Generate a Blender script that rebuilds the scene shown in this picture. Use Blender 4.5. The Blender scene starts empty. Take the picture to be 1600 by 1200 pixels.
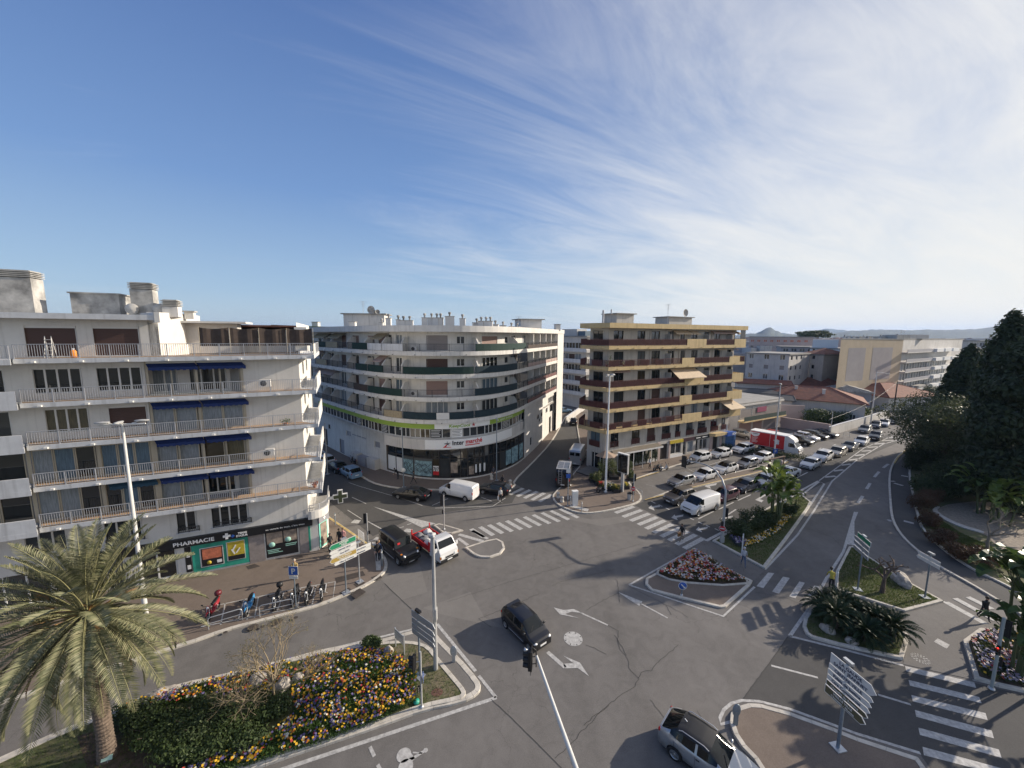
import bpy, bmesh, math, random
from mathutils import Vector, Matrix, noise
from mathutils.geometry import tessellate_polygon
random.seed(7)
sc=bpy.context.scene
R=math.radians
# ---------------- camera ----------------
CAMH=20.0; FPX=600.0
TH=math.atan(76/600); RO=R(.3)
_f=Vector((0,math.cos(TH),-math.sin(TH))); _u0=Vector((0,math.sin(TH),math.cos(TH))); _r0=Vector((1,0,0))
_r=_r0*math.cos(RO)+_u0*math.sin(RO); _u=_u0*math.cos(RO)-_r0*math.sin(RO)
cam=bpy.data.cameras.new('camera'); camo=bpy.data.objects.new('camera',cam)
sc.collection.objects.link(camo); sc.camera=camo
camo.matrix_world=Matrix(((_r.x,_u.x,-_f.x,0),(_r.y,_u.y,-_f.y,0),(_r.z,_u.z,-_f.z,CAMH),(0,0,0,1)))
cam.sensor_width=36; cam.lens=36*FPX/1600; cam.clip_end=30000; cam.clip_start=.1
# ---------------- light ----------------
SUN_AZ=R(17); SUN_EL=R(22)      # direction towards the sun: from +X towards +Y
sv=Vector((math.cos(SUN_AZ)*math.cos(SUN_EL),math.sin(SUN_AZ)*math.cos(SUN_EL),math.sin(SUN_EL)))
sl=bpy.data.lights.new('sun','SUN'); sl.energy=5.0; sl.angle=R(.5); sl.color=(1,.885,.74)
so=bpy.data.objects.new('sun',sl); sc.collection.objects.link(so)
so.rotation_euler=sv.to_track_quat('Z','Y').to_euler()
w=bpy.data.worlds.new('World'); sc.world=w; w.use_nodes=True
nt=w.node_tree; N=nt.nodes; Lk=nt.links; N.clear()
sky=N.new('ShaderNodeTexSky'); sky.sky_type='NISHITA'; sky.sun_disc=False
sky.sun_elevation=SUN_EL; sky.sun_rotation=math.pi/2-SUN_AZ; sky.altitude=0; sky.air_density=1.0; sky.dust_density=.6; sky.ozone_density=2.2
bg=N.new('ShaderNodeBackground'); bg.inputs[1].default_value=.1
wo=N.new('ShaderNodeOutputWorld')
tc=N.new('ShaderNodeTexCoord'); sep=N.new('ShaderNodeSeparateXYZ'); Lk.new(tc.outputs['Generated'],sep.inputs[0])
def mth(op,a,b=None,c=None,clamp=False,T=None):
    n=(T or nt).nodes.new('ShaderNodeMath'); n.operation=op; n.use_clamp=clamp
    for i,v in enumerate((a,b,c)):
        if v is None: continue
        if isinstance(v,(int,float)): n.inputs[i].default_value=v
        else: (T or nt).links.new(v,n.inputs[i])
    return n.outputs[0]
# cirrus: project the direction on a high plane
zc=mth('ADD',mth('MAXIMUM',sep.outputs[2],0.0),.11)
px=mth('DIVIDE',sep.outputs[0],zc); py=mth('DIVIDE',sep.outputs[1],zc)
# rotate so that streaks run roughly toward the right distance
ca,sa=math.cos(R(28)),math.sin(R(28))
qx=mth('ADD',mth('MULTIPLY',px,ca),mth('MULTIPLY',py,sa)); qy=mth('SUBTRACT',mth('MULTIPLY',py,ca),mth('MULTIPLY',px,sa))
cb=N.new('ShaderNodeCombineXYZ'); Lk.new(mth('MULTIPLY',qx,.42),cb.inputs[0]); Lk.new(mth('MULTIPLY',qy,1.5),cb.inputs[1])
n1=N.new('ShaderNodeTexNoise'); n1.inputs['Scale'].default_value=1.25; n1.inputs['Detail'].default_value=12; n1.inputs['Roughness'].default_value=.68; n1.inputs['Distortion'].default_value=.9
Lk.new(cb.outputs[0],n1.inputs['Vector'])
cb2=N.new('ShaderNodeCombineXYZ'); Lk.new(mth('MULTIPLY',px,.5),cb2.inputs[0]); Lk.new(mth('MULTIPLY',py,.5),cb2.inputs[1]); cb2.inputs[2].default_value=3.1
n2=N.new('ShaderNodeTexNoise'); n2.inputs['Scale'].default_value=.9; n2.inputs['Detail'].default_value=5; n2.inputs['Distortion'].default_value=.5
Lk.new(cb2.outputs[0],n2.inputs['Vector'])
# more cloud toward +X (right)
rt=N.new('ShaderNodeMapRange'); rt.inputs[1].default_value=-.45; rt.inputs[2].default_value=.85; rt.inputs[3].default_value=-.14; rt.inputs[4].default_value=.42
Lk.new(sep.outputs[0],rt.inputs[0])
cs=mth('ADD',mth('ADD',mth('MULTIPLY',n1.outputs[0],.75),mth('MULTIPLY',n2.outputs[0],.45)),rt.outputs[0])
mr=N.new('ShaderNodeMapRange'); mr.interpolation_type='SMOOTHSTEP'; mr.inputs[1].default_value=.50; mr.inputs[2].default_value=1.14; mr.inputs[3].default_value=0; mr.inputs[4].default_value=.90
Lk.new(cs,mr.inputs[0])
mix=N.new('ShaderNodeMix'); mix.data_type='RGBA'; Lk.new(mr.outputs[0],mix.inputs['Factor'])
rp=N.new('ShaderNodeValToRGB'); Lk.new(sep.outputs[2],rp.inputs[0]); el=rp.color_ramp.elements
for k,(p_,c_) in enumerate([(0,(4.4,5.3,5.9)),(.09,(3.0,4.3,5.8)),(.30,(1.45,2.6,5.0)),(.60,(.72,1.42,3.5)),(1,(.5,1.05,2.9))]):
    e_=el[k] if k<2 else el.new(p_)
    e_.position=p_; e_.color=(c_[0]/8,c_[1]/8,c_[2]/8,1)
sc8=N.new('ShaderNodeVectorMath'); sc8.operation='SCALE'; sc8.inputs['Scale'].default_value=8; Lk.new(rp.outputs[0],sc8.inputs[0])
mx0=N.new('ShaderNodeMix'); mx0.data_type='RGBA'; mx0.inputs['Factor'].default_value=.82; Lk.new(sky.outputs[0],mx0.inputs[6]); Lk.new(sc8.outputs[0],mx0.inputs[7])
Lk.new(mx0.outputs[2],mix.inputs[6]); mix.inputs[7].default_value=(7.1,7.05,6.9,1)
gl=mth('MULTIPLY',mth('MULTIPLY',mth('MAXIMUM',sep.outputs[0],0.0),mth('POWER',mth('SUBTRACT',1,mth('MAXIMUM',sep.outputs[2],0.0)),3.2)),1.05,clamp=True)
mx2=N.new('ShaderNodeMix'); mx2.data_type='RGBA'; Lk.new(gl,mx2.inputs['Factor']); Lk.new(mix.outputs[2],mx2.inputs[6]); mx2.inputs[7].default_value=(7.5,7.2,6.5,1)
Lk.new(mx2.outputs[2],bg.inputs[0]); Lk.new(bg.outputs[0],wo.inputs[0])
sc.view_settings.view_transform='Standard'; sc.view_settings.look='None'; sc.view_settings.exposure=0.40; sc.view_settings.gamma=1
sc.cycles.max_bounces=6; sc.cycles.diffuse_bounces=3; sc.cycles.glossy_bounces=3; sc.cycles.transparent_max_bounces=6
sc.cycles.use_denoising=True
HAZE=0.00008
# ---------------- pixel -> place helpers (used only to look up real positions) ----------------
def ray(x,y): return _f+_r*((x-800)/FPX)-_u*((y-600)/FPX)
def G(x,y,z=0.):
    d=ray(x,y); t=(z-CAMH)/d.z; return Vector((d.x*t,d.y*t,z))
def PX(p):
    v=Vector(p)-Vector((0,0,CAMH)); w_=v.dot(_f); return (800+FPX*v.dot(_r)/w_,600-FPX*v.dot(_u)/w_)
def HZ(x,y,Y):
    d=ray(x,y); t=Y/d.y; return Vector((d.x*t,Y,CAMH+d.z*t))
# ---------------- object helpers ----------------
C=bpy.data.collections.new('place'); sc.collection.children.link(C)
def props(o,label,cat=None,group=None,kind=None):
    if label: o['label']=label
    if cat: o['category']=cat
    if group: o['group']=group
    if kind: o['kind']=kind
    return o
def thing(name,label,cat,loc=(0,0,0),rz=0,group=None):
    o=bpy.data.objects.new(name,None); o.empty_display_size=.3; C.objects.link(o)
    o.location=loc; o.rotation_euler=(0,0,rz); return props(o,label,cat,group)
class MB:
    def __init__(s): s.v=[];s.f=[];s.m=[];s.sm=[]
    def add(s,vs,fs,m=0,smooth=False):
        b=len(s.v); s.v+= [tuple(v) for v in vs]; s.f+=[tuple(b+i for i in f) for f in fs]; s.m+=[m]*len(fs); s.sm+=[smooth]*len(fs); return s
    def quad(s,a,b,c,d,m=0): return s.add([a,b,c,d],[(0,1,2,3)],m)
    def box(s,c,d,rz=0,m=0,rx=0,ry=0):
        hx,hy,hz=d[0]/2,d[1]/2,d[2]/2
        vs=[Vector((x,y,z)) for x in(-hx,hx) for y in(-hy,hy) for z in(-hz,hz)]
        if rz or rx or ry:
            M=Matrix.Rotation(rz,3,'Z')@Matrix.Rotation(ry,3,'Y')@Matrix.Rotation(rx,3,'X'); vs=[M@v for v in vs]
        c=Vector(c); vs=[v+c for v in vs]
        return s.add(vs,[(0,1,3,2),(4,6,7,5),(0,4,5,1),(2,3,7,6),(0,2,6,4),(1,5,7,3)],m)
    def prism(s,poly,z0,z1,m=0,mside=None,bottom=True):
        n=len(poly); P=[Vector((p[0],p[1])) for p in poly]
        if sum(P[i].x*P[(i+1)%n].y-P[(i+1)%n].x*P[i].y for i in range(n))<0: P.reverse()
        tri=tessellate_polygon([[Vector((p.x,p.y,0)) for p in P]])
        tr=[]
        for t in tri:
            a,b,c=[P[i] for i in t]
            tr.append(t if (b-a).cross(c-a)>0 else (t[0],t[2],t[1]))
        s.add([(p.x,p.y,z1) for p in P],tr,m)
        if z0 is not None and z0<z1:
            if bottom: s.add([(p.x,p.y,z0) for p in P],[(t[0],t[2],t[1]) for t in tr],m)
            vs=[];fs=[]
            for p in P: vs+=[(p.x,p.y,z0),(p.x,p.y,z1)]
            for i in range(n): j=(i+1)%n; fs.append((2*i,2*j,2*j+1,2*i+1))
            s.add(vs,fs,m if mside is None else mside)
        return s
    def tube(s,pts,r,n=8,m=0,cap=True,smooth=True):
        pts=[Vector(p) for p in pts]; k=len(pts)
        rs=r if isinstance(r,(list,tuple)) else [r]*k
        rings=[]; up=Vector((0,0,1)); prev=None
        for i,p in enumerate(pts):
            t=(pts[min(i+1,k-1)]-pts[max(i-1,0)]).normalized()
            if prev is None:
                a=t.cross(Vector((0,0,1)))
                if a.length<1e-3: a=t.cross(Vector((0,1,0)))
                a.normalize()
            else:
                a=prev-t*prev.dot(t); a=a.normalized() if a.length>1e-5 else t.orthogonal().normalized()
            prev=a; b=t.cross(a)
            rings.append([p+(a*math.cos(2*math.pi*j/n)+b*math.sin(2*math.pi*j/n))*rs[i] for j in range(n)])
        vs=[v for r_ in rings for v in r_]; fs=[]
        for i in range(k-1):
            for j in range(n):
                j2=(j+1)%n; fs.append((i*n+j,(i+1)*n+j,(i+1)*n+j2,i*n+j2))
        s.add(vs,fs,m,smooth)
        if cap: s.add(rings[0],[tuple(range(n))],m); s.add(rings[-1],[tuple(reversed(range(n)))],m)
        return s
    def lathe(s,prof,c=(0,0,0),n=16,axis='Z',m=0,smooth=True):
        vs=[];k=len(prof)
        for r,z in prof:
            for j in range(n):
                a=2*math.pi*j/n; x,y=r*math.cos(a),r*math.sin(a)
                vs.append({'Z':(x,y,z),'Y':(x,z,y),'X':(z,x,y)}[axis])
        vs=[(v[0]+c[0],v[1]+c[1],v[2]+c[2]) for v in vs]
        fs=[(i*n+j,i*n+(j+1)%n,(i+1)*n+(j+1)%n,(i+1)*n+j) for i in range(k-1) for j in range(n)]
        s.add(vs,fs,m,smooth); return s
    def mesh(s,name,mats):
        me=bpy.data.meshes.new(name); me.from_pydata(s.v,[],s.f)
        for m in (mats if isinstance(mats,(list,tuple)) else [mats]): me.materials.append(m)
        me.polygons.foreach_set('material_index',s.m); me.polygons.foreach_set('use_smooth',s.sm); me.update(); return me
    def build(s,name,mats,parent=None,loc=None,rz=0,world=False):
        if not s.f: return None
        return inst(s.mesh(name,mats),name,parent,loc,rz,world)
def inst(me,name,parent=None,loc=None,rz=0,world=False,rot=None):
    o=bpy.data.objects.new(name,me); C.objects.link(o)
    if parent is not None:
        o.parent=parent
        if world:
            p=parent; off=Vector((0,0,0))
            while p is not None: off+=Vector(p.location); p=p.parent
            o.location=-off+Vector(loc or (0,0,0)); o.rotation_euler=(0,0,rz); return o
    o.location=loc or (0,0,0); o.rotation_euler=rot or (0,0,rz); return o
def struct(mb,name,mats,kind='structure'):
    o=mb.build(name,mats); o['kind']=kind; return o
def copy_tree(o,parent=None,loc=None,rz=None):
    c=o.copy(); C.objects.link(c)
    if parent is not None: c.parent=parent
    if loc is not None: c.location=loc
    if rz is not None: c.rotation_euler=(0,0,rz)
    for ch in list(o.children): copy_tree(ch,c)
    return c
# ---------------- materials ----------------
MATS={}
def mat(name,col,rough=.7,metal=0,var=0,vs=1.5,bump=0,bs=40,emit=None,coat=0,spec=None,col2=None,stretch=None,detail=4,streak=0):
    if name in MATS: return MATS[name]
    m=bpy.data.materials.new(name); m.use_nodes=True; T=m.node_tree; b=T.nodes['Principled BSDF']
    b.inputs['Base Color'].default_value=(*col,1); b.inputs['Roughness'].default_value=rough; b.inputs['Metallic'].default_value=metal
    if coat: b.inputs['Coat Weight'].default_value=coat; b.inputs['Coat Roughness'].default_value=.04
    if spec is not None: b.inputs['Specular IOR Level'].default_value=spec
    if emit: b.inputs['Emission Color'].default_value=(*emit[:3],1); b.inputs['Emission Strength'].default_value=emit[3]
    g=T.nodes.new('ShaderNodeNewGeometry'); mp=T.nodes.new('ShaderNodeMapping'); T.links.new(g.outputs['Position'],mp.inputs[0])
    if stretch: mp.inputs['Scale'].default_value=stretch
    if var or col2:
        n=T.nodes.new('ShaderNodeTexNoise'); n.inputs['Scale'].default_value=vs; n.inputs['Detail'].default_value=detail; n.inputs['Roughness'].default_value=.6
        T.links.new(mp.outputs[0],n.inputs['Vector'])
        r_=T.nodes.new('ShaderNodeMapRange'); r_.inputs[1].default_value=.32; r_.inputs[2].default_value=.68; T.links.new(n.outputs[0],r_.inputs[0])
        x=T.nodes.new('ShaderNodeMix'); x.data_type='RGBA'; T.links.new(r_.outputs[0],x.inputs['Factor'])
        x.inputs[6].default_value=(*(col2 or [c*(1-var) for c in col]),1); x.inputs[7].default_value=(*[min(1,c*(1+var*.5)) for c in col],1)
        T.links.new(x.outputs[2],b.inputs['Base Color'])
        if streak:
            m2=T.nodes.new('ShaderNodeMapping'); m2.inputs['Scale'].default_value=(2.6,2.6,.16); T.links.new(g.outputs['Position'],m2.inputs[0]); n3=T.nodes.new('ShaderNodeTexNoise'); n3.inputs['Scale'].default_value=1.6; n3.inputs['Detail'].default_value=6; T.links.new(m2.outputs[0],n3.inputs['Vector'])
            r3=T.nodes.new('ShaderNodeMapRange'); r3.inputs[1].default_value=.52; r3.inputs[2].default_value=.74; r3.inputs[3].default_value=0; r3.inputs[4].default_value=streak; T.links.new(n3.outputs[0],r3.inputs[0])
            x3=T.nodes.new('ShaderNodeMix'); x3.data_type='RGBA'; T.links.new(r3.outputs[0],x3.inputs['Factor']); T.links.new(x.outputs[2],x3.inputs[6]); x3.inputs[7].default_value=(col[0]*.38,col[1]*.37,col[2]*.35,1); T.links.new(x3.outputs[2],b.inputs['Base Color'])
    if bump:
        n=T.nodes.new('ShaderNodeTexNoise'); n.inputs['Scale'].default_value=bs; n.inputs['Detail'].default_value=3; T.links.new(mp.outputs[0],n.inputs['Vector'])
        bp=T.nodes.new('ShaderNodeBump'); bp.inputs['Strength'].default_value=bump; bp.inputs['Distance'].default_value=.05
        T.links.new(n.outputs[0],bp.inputs['Height']); T.links.new(bp.outputs[0],b.inputs['Normal'])
    MATS[name]=m; return m
def asphalt(name,col,patch=.25,crack=.5,warm=(1,1,1)):
    m=bpy.data.materials.new(name); m.use_nodes=True; T=m.node_tree; L=T.links; b=T.nodes['Principled BSDF']
    g=T.nodes.new('ShaderNodeNewGeometry')
    def nz(sc_,d=4,dist=0,st=None):
        n=T.nodes.new('ShaderNodeTexNoise'); n.inputs['Scale'].default_value=sc_; n.inputs['Detail'].default_value=d; n.inputs['Distortion'].default_value=dist
        if st:
            mp=T.nodes.new('ShaderNodeMapping'); mp.inputs['Scale'].default_value=st[:3]; mp.inputs['Rotation'].default_value=(0,0,st[3]); L.new(g.outputs['Position'],mp.inputs[0]); L.new(mp.outputs[0],n.inputs['Vector'])
        else: L.new(g.outputs['Position'],n.inputs['Vector'])
        return n.outputs[0]
    a=nz(.12,6,.4); c=nz(18,3); d=nz(.5,5,.3,(1,.12,1,R(-35))); e=nz(1.3,6,1.)
    v=mth('ADD',mth('MULTIPLY',a,patch*1.6,T=T),mth('MULTIPLY',c,.6,T=T),T=T)
    v=mth('ADD',v,mth('MULTIPLY',d,patch,T=T),T=T); v=mth('ADD',v,mth('MULTIPLY',e,patch*1.1,T=T),T=T)
    v=mth('ADD',v,1-.30-patch*1.85,T=T)
    # cracks
    vo=T.nodes.new('ShaderNodeTexVoronoi'); vo.feature='DISTANCE_TO_EDGE'; vo.inputs['Scale'].default_value=.33
    wp=T.nodes.new('ShaderNodeVectorMath'); wp.operation='ADD'; ns=T.nodes.new('ShaderNodeTexNoise'); ns.inputs['Scale'].default_value=1.2; ns.inputs['Detail'].default_value=6
    L.new(g.outputs['Position'],ns.inputs['Vector']); vm=T.nodes.new('ShaderNodeVectorMath'); vm.operation='MULTIPLY'; vm.inputs[1].default_value=(1.6,1.6,0); L.new(ns.outputs['Color'],vm.inputs[0])
    L.new(g.outputs['Position'],wp.inputs[0]); L.new(vm.outputs[0],wp.inputs[1]); L.new(wp.outputs[0],vo.inputs['Vector'])
    cr=T.nodes.new('ShaderNodeMapRange'); cr.inputs[1].default_value=.0; cr.inputs[2].default_value=.006; cr.inputs[3].default_value=1; cr.inputs[4].default_value=0; L.new(vo.outputs['Distance'],cr.inputs[0])
    mk=T.nodes.new('ShaderNodeMapRange'); mk.inputs[1].default_value=.5; mk.inputs[2].default_value=.6; L.new(nz(.09,2),mk.inputs[0])
    v=mth('MULTIPLY',v,mth('SUBTRACT',1,mth('MULTIPLY',mth('MULTIPLY',cr.outputs[0],mk.outputs[0],T=T),crack,T=T),T=T),T=T)
    x=T.nodes.new('ShaderNodeVectorMath'); x.operation='SCALE'; x.inputs[0].default_value=col; L.new(v,x.inputs['Scale'])
    L.new(x.outputs[0],b.inputs['Base Color']); b.inputs['Roughness'].default_value=.88; b.inputs['Specular IOR Level'].default_value=.3
    bp=T.nodes.new('ShaderNodeBump'); bp.inputs['Strength'].default_value=.35; bp.inputs['Distance'].default_value=.02; L.new(nz(60,2),bp.inputs['Height']); L.new(bp.outputs[0],b.inputs['Normal'])
    MATS[name]=m; return m
def leafmat(name,col,col2,rough=.5,trans=.3):
    m=bpy.data.materials.new(name); m.use_nodes=True; T=m.node_tree; b=T.nodes['Principled BSDF']
    g=T.nodes.new('ShaderNodeNewGeometry'); x=T.nodes.new('ShaderNodeMix'); x.data_type='RGBA'
    T.links.new(g.outputs['Random Per Island'],x.inputs['Factor']); x.inputs[6].default_value=(*col,1); x.inputs[7].default_value=(*col2,1)
    T.links.new(x.outputs[2],b.inputs['Base Color']); b.inputs['Roughness'].default_value=rough; b.inputs['Specular IOR Level'].default_value=.3
    t=T.nodes.new('ShaderNodeBsdfTranslucent'); T.links.new(x.outputs[2],t.inputs[0]); ms=T.nodes.new('ShaderNodeMixShader'); ms.inputs[0].default_value=trans
    T.links.new(b.outputs[0],ms.inputs[1]); T.links.new(t.outputs[0],ms.inputs[2]); T.links.new(ms.outputs[0],T.nodes['Material Output'].inputs[0])
    MATS[name]=m; return m
def carpaint(name,col,metal=.0,rough=.32): return mat('paint_'+name,col,rough,metal,coat=.6,spec=.4)
M_glass=mat('dark_glass',(.018,.022,.026),.05,0,spec=.9)
_g=M_glass.node_tree; _oi=_g.nodes.new('ShaderNodeObjectInfo'); _cr=_g.nodes.new('ShaderNodeValToRGB'); _cr.color_ramp.interpolation='CONSTANT'; _cr.color_ramp.elements[0].color=(.016,.02,.023,1); _cr.color_ramp.elements[1].position=.62; _cr.color_ramp.elements[1].color=(.045,.05,.052,1)
_e=_cr.color_ramp.elements.new(.82); _e.color=(.13,.14,.14,1); _e=_cr.color_ramp.elements.new(.93); _e.color=(.055,.045,.03,1)
_g.links.new(_oi.outputs['Random'],_cr.inputs[0]); _g.links.new(_cr.outputs[0],_g.nodes['Principled BSDF'].inputs['Base Color'])
M_carglass=mat('car_glass',(.006,.008,.009),.03,0,spec=.5)
M_rubber=mat('tyre_rubber',(.015,.015,.016),.85)
M_rim=mat('alloy',(.45,.46,.47),.35,.8)
M_black=mat('black_plastic',(.016,.016,.017),.5)
M_steel=mat('galvanised_steel',(.5,.52,.54),.42,.6,var=.1,vs=3)
M_polewhite=mat('pole_white',(.62,.62,.6),.5,var=.08,vs=2)
M_polegrey=mat('pole_grey',(.30,.33,.36),.5,.2,var=.1,vs=3)
M_polepale=mat('pole_pale_grey',(.42,.42,.41),.5,.1,var=.1,vs=3)
M_white=mat('white_paint',(.78,.78,.76),.5)
M_lamp=mat('lamp_lens',(.85,.85,.82),.15,spec=.8)
M_red=mat('red_lens',(.45,.01,.01),.2)
M_amber=mat('amber_lens',(.6,.2,.02),.2)
M_kerb=mat('kerb_stone',(.56,.52,.45),.85,var=.22,vs=2.2,bump=.2)
M_mark=mat('road_paint',(.56,.55,.52),.75,var=.0,vs=5,col2=(.30,.29,.275),detail=10)
M_yellow=mat('yellow_paint',(.52,.38,.14),.7,var=.3,vs=3)
M_road=asphalt('asphalt_old',(.158,.148,.137),.42,.5)
M_road_dark=asphalt('asphalt_dark',(.082,.079,.075),.30,.3)
M_road_light=asphalt('asphalt_patch',(.19,.178,.163),.2,.3)
M_pave=asphalt('pavement_brown',(.178,.142,.115),.30,.3)
M_pavegrey=asphalt('pavement_grey',(.17,.16,.148),.28,.3)
M_crack=mat('tar',(.055,.053,.05),.9)
M_soil=mat('soil',(.085,.065,.045),.95,var=.4,vs=2,bump=.4,bs=12)
M_grass_g=mat('grass_ground',(.075,.095,.028),.95,col2=(.13,.11,.06),var=.2,vs=1.6,bump=.4,bs=20)
M_rock=mat('boulder_stone',(.42,.38,.33),.9,var=.35,vs=3,bump=.6,bs=8)
M_gravel=mat('gravel_tan',(.30,.25,.19),.95,var=.35,vs=5,bump=.5,bs=15)
M_city=mat('ground_far',(.10,.105,.07),.95,col2=(.18,.165,.14),var=.3,vs=.04,detail=8)
M_water=mat('sea_water',(.02,.07,.12),.25)
# ================= GROUND =================
def cr(l,ox,oy,s): return [(ox+a/s,oy+b/s) for a,b in l]
def gp(l,z=0): return [G(x,y,z) for x,y in l]
def rnd(pts,n=2):
    for _ in range(n):
        q=[]
        for i in range(len(pts)):
            a,b=Vector(pts[i]),Vector(pts[(i+1)%len(pts)]); q+=[a*.75+b*.25,a*.25+b*.75]
        pts=q
    return pts
def offset(poly,d):
    P=[Vector((p[0],p[1])) for p in poly]; n=len(P)
    ar=sum(P[i].x*P[(i+1)%n].y-P[(i+1)%n].x*P[i].y for i in range(n))
    s=1 if ar>0 else -1; out=[]
    for i in range(n):
        e1=(P[i]-P[i-1]).normalized(); e2=(P[(i+1)%n]-P[i]).normalized()
        n1=Vector((-e1.y,e1.x))*s; n2=Vector((-e2.y,e2.x))*s
        b=n1+n2; k=b.length_squared
        b=b/ max(k,.4)*2 if k>1e-6 else n1
        out.append(P[i]+b*d)
    return out
def line(mb,pts,w_,z,closed=False,m=0):
    P=[Vector((p[0],p[1])) for p in pts]; n=len(P); vs=[]
    for i in range(n):
        a=P[i-1] if (i>0 or closed) else P[i]; b=P[(i+1)%n] if (i<n-1 or closed) else P[i]
        t=(b-a).normalized(); nn=Vector((-t.y,t.x))*w_/2
        vs+=[(P[i].x+nn.x,P[i].y+nn.y,z),(P[i].x-nn.x,P[i].y-nn.y,z)]
    fs=[(2*i,2*i+1,2*((i+1)%n)+1,2*((i+1)%n)) for i in range(n if closed else n-1)]
    mb.add(vs,fs,m)
# far ground, sea
mb=MB(); rr=[0,150,400,1200,3000,7000]; vs=[(0,0,-.06)]; fs=[]
for r_ in rr[1:]:
    for j in range(48): a=2*math.pi*j/48; vs.append((r_*math.cos(a),r_*math.sin(a),-.06))
for j in range(48): fs.append((0,1+j,1+(j+1)%48))
for k in range(4):
    for j in range(48): fs.append((1+k*48+j,1+(k+1)*48+j,1+(k+1)*48+(j+1)%48,1+k*48+(j+1)%48))
mb.add(vs,fs); struct(mb,'ground',M_city)
mb=MB(); mb.prism([(-5500,420),(-4500,5000),(-1500,6700),(600,6700),(60,900),(-40,420)],None,.5); struct(mb,'sea',M_water)
# road sheet
mb=MB(); mb.prism([(-75,-4),(60,-4),(60,20),(150,70),(150,190),(-20,190),(-75,120)],None,0.0); struct(mb,'road',M_road)
# darker, newer asphalt
mb=MB()
dark=[cr([(860,600),(1090,290),(1230,80)],1000,980,5.333)+[(1411,1040),(1650,1098),(1700,1260),(1500,1250),(1453,1200),(1438,1179),(1337,1148),(1300,1133),(1234,1109),(1187,1097)],
 [(992,790),(1113,846),(1285,756),(1298,752),(1345,716),(1425,683),(1405,672),(1345,694),(1250,722),(1180,741),(1085,763),(1010,781)],
 [(1393,733),(1391,753),(1393,782),(1395,807),(1402,825),(1416,844),(1442,867),(1469,886),(1521,914),(1545,928),(1600,960),(1600,930),(1524,894),(1500,879),(1470,858),(1440,829),(1432,807),(1425,773),(1421,755),(1418,733),(1420,706)],
 [(497,770),(583,838),(640,812),(700,800),(800,786),(812,762),(790,768),(632,768),(562,746),(520,716)],
 [(802,754),(820,765),(865,772),(911,718),(905,640),(868,640),(859,696)]]
for i,p in enumerate(dark): mb.prism(gp(p),None,.004+i*.0004)
struct(mb,'resurfaced_road',M_road_dark)
mb=MB()
for p in [[(660,950),(735,925),(757,965),(800,985),(690,960)],[(595,905),(655,880),(668,925),(625,938)],[(880,810),(940,822),(1000,812),(1090,830),(1040,800),(960,808),(925,812),(895,806)]]: mb.prism(gp(p),None,.003)
struct(mb,'road_repair_patches',M_road_light)
# ---- pavements & kerbs ----
kerb=MB(); kjoint=MB()
def kerbline(pts,w_=.28,h=.13,closed=True,jo=1.0):
    P=[Vector((p[0],p[1],0)) for p in pts]; n=len(P)
    if closed:
        outer=P; inner=offset(P,w_)
    else:
        inner=[];outer=P
        for i in range(n):
            a=P[max(i-1,0)];b=P[min(i+1,n-1)]; t=(b-a).normalized(); inner.append(Vector((P[i].x-t.y*w_,P[i].y+t.x*w_)))
    m_=n if closed else n-1
    for i in range(m_):
        j=(i+1)%n; a,b,c,d=outer[i],outer[j],inner[j],inner[i]
        L=(b-a).length; k=max(1,round(L/jo))
        for q in range(k):
            t0,t1=q/k,(q+1)/k; g_=.012/max(L,.02)
            t1=max(t0,t1-g_) if L/k>.3 else t1
            aa,bb=a.lerp(b,t0),a.lerp(b,t1); dd,cc=d.lerp(c,t0),d.lerp(c,t1)
            ch=.02; 
            kerb.add([(aa.x,aa.y,-.02),(bb.x,bb.y,-.02),(bb.x,bb.y,h-ch),(aa.x,aa.y,h-ch)],[(0,1,2,3)])
            e=(dd.to_2d()-aa.to_2d()).normalized()*ch; e2=(cc.to_2d()-bb.to_2d()).normalized()*ch
            kerb.add([(aa.x,aa.y,h-ch),(bb.x,bb.y,h-ch),(bb.x+e2.x,bb.y+e2.y,h),(aa.x+e.x,aa.y+e.y,h),(cc.x,cc.y,h),(dd.x,dd.y,h)],[(0,1,2,3),(3,2,4,5)])
            kerb.add([(dd.x,dd.y,h),(cc.x,cc.y,h),(cc.x,cc.y,-.02),(dd.x,dd.y,-.02)],[(0,1,2,3)])
    return inner
def ccw(P):
    n=len(P); return P if sum(P[i][0]*P[(i+1)%n][1]-P[(i+1)%n][0]*P[i][1] for i in range(n))>0 else P[::-1]
def island(px_,w_=.28,h=.13,round_=1,fill=None,fz=.12,world=False):
    P=ccw(px_ if world else gp(px_)); 
    if round_: P=rnd(P,round_)
    inner=kerbline(P,w_,h)
    if fill is not None: fill.prism(inner,None,fz)
    return inner
pv=MB(); pvg=MB(); gr=MB(); soil=MB(); grav=MB()
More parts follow.
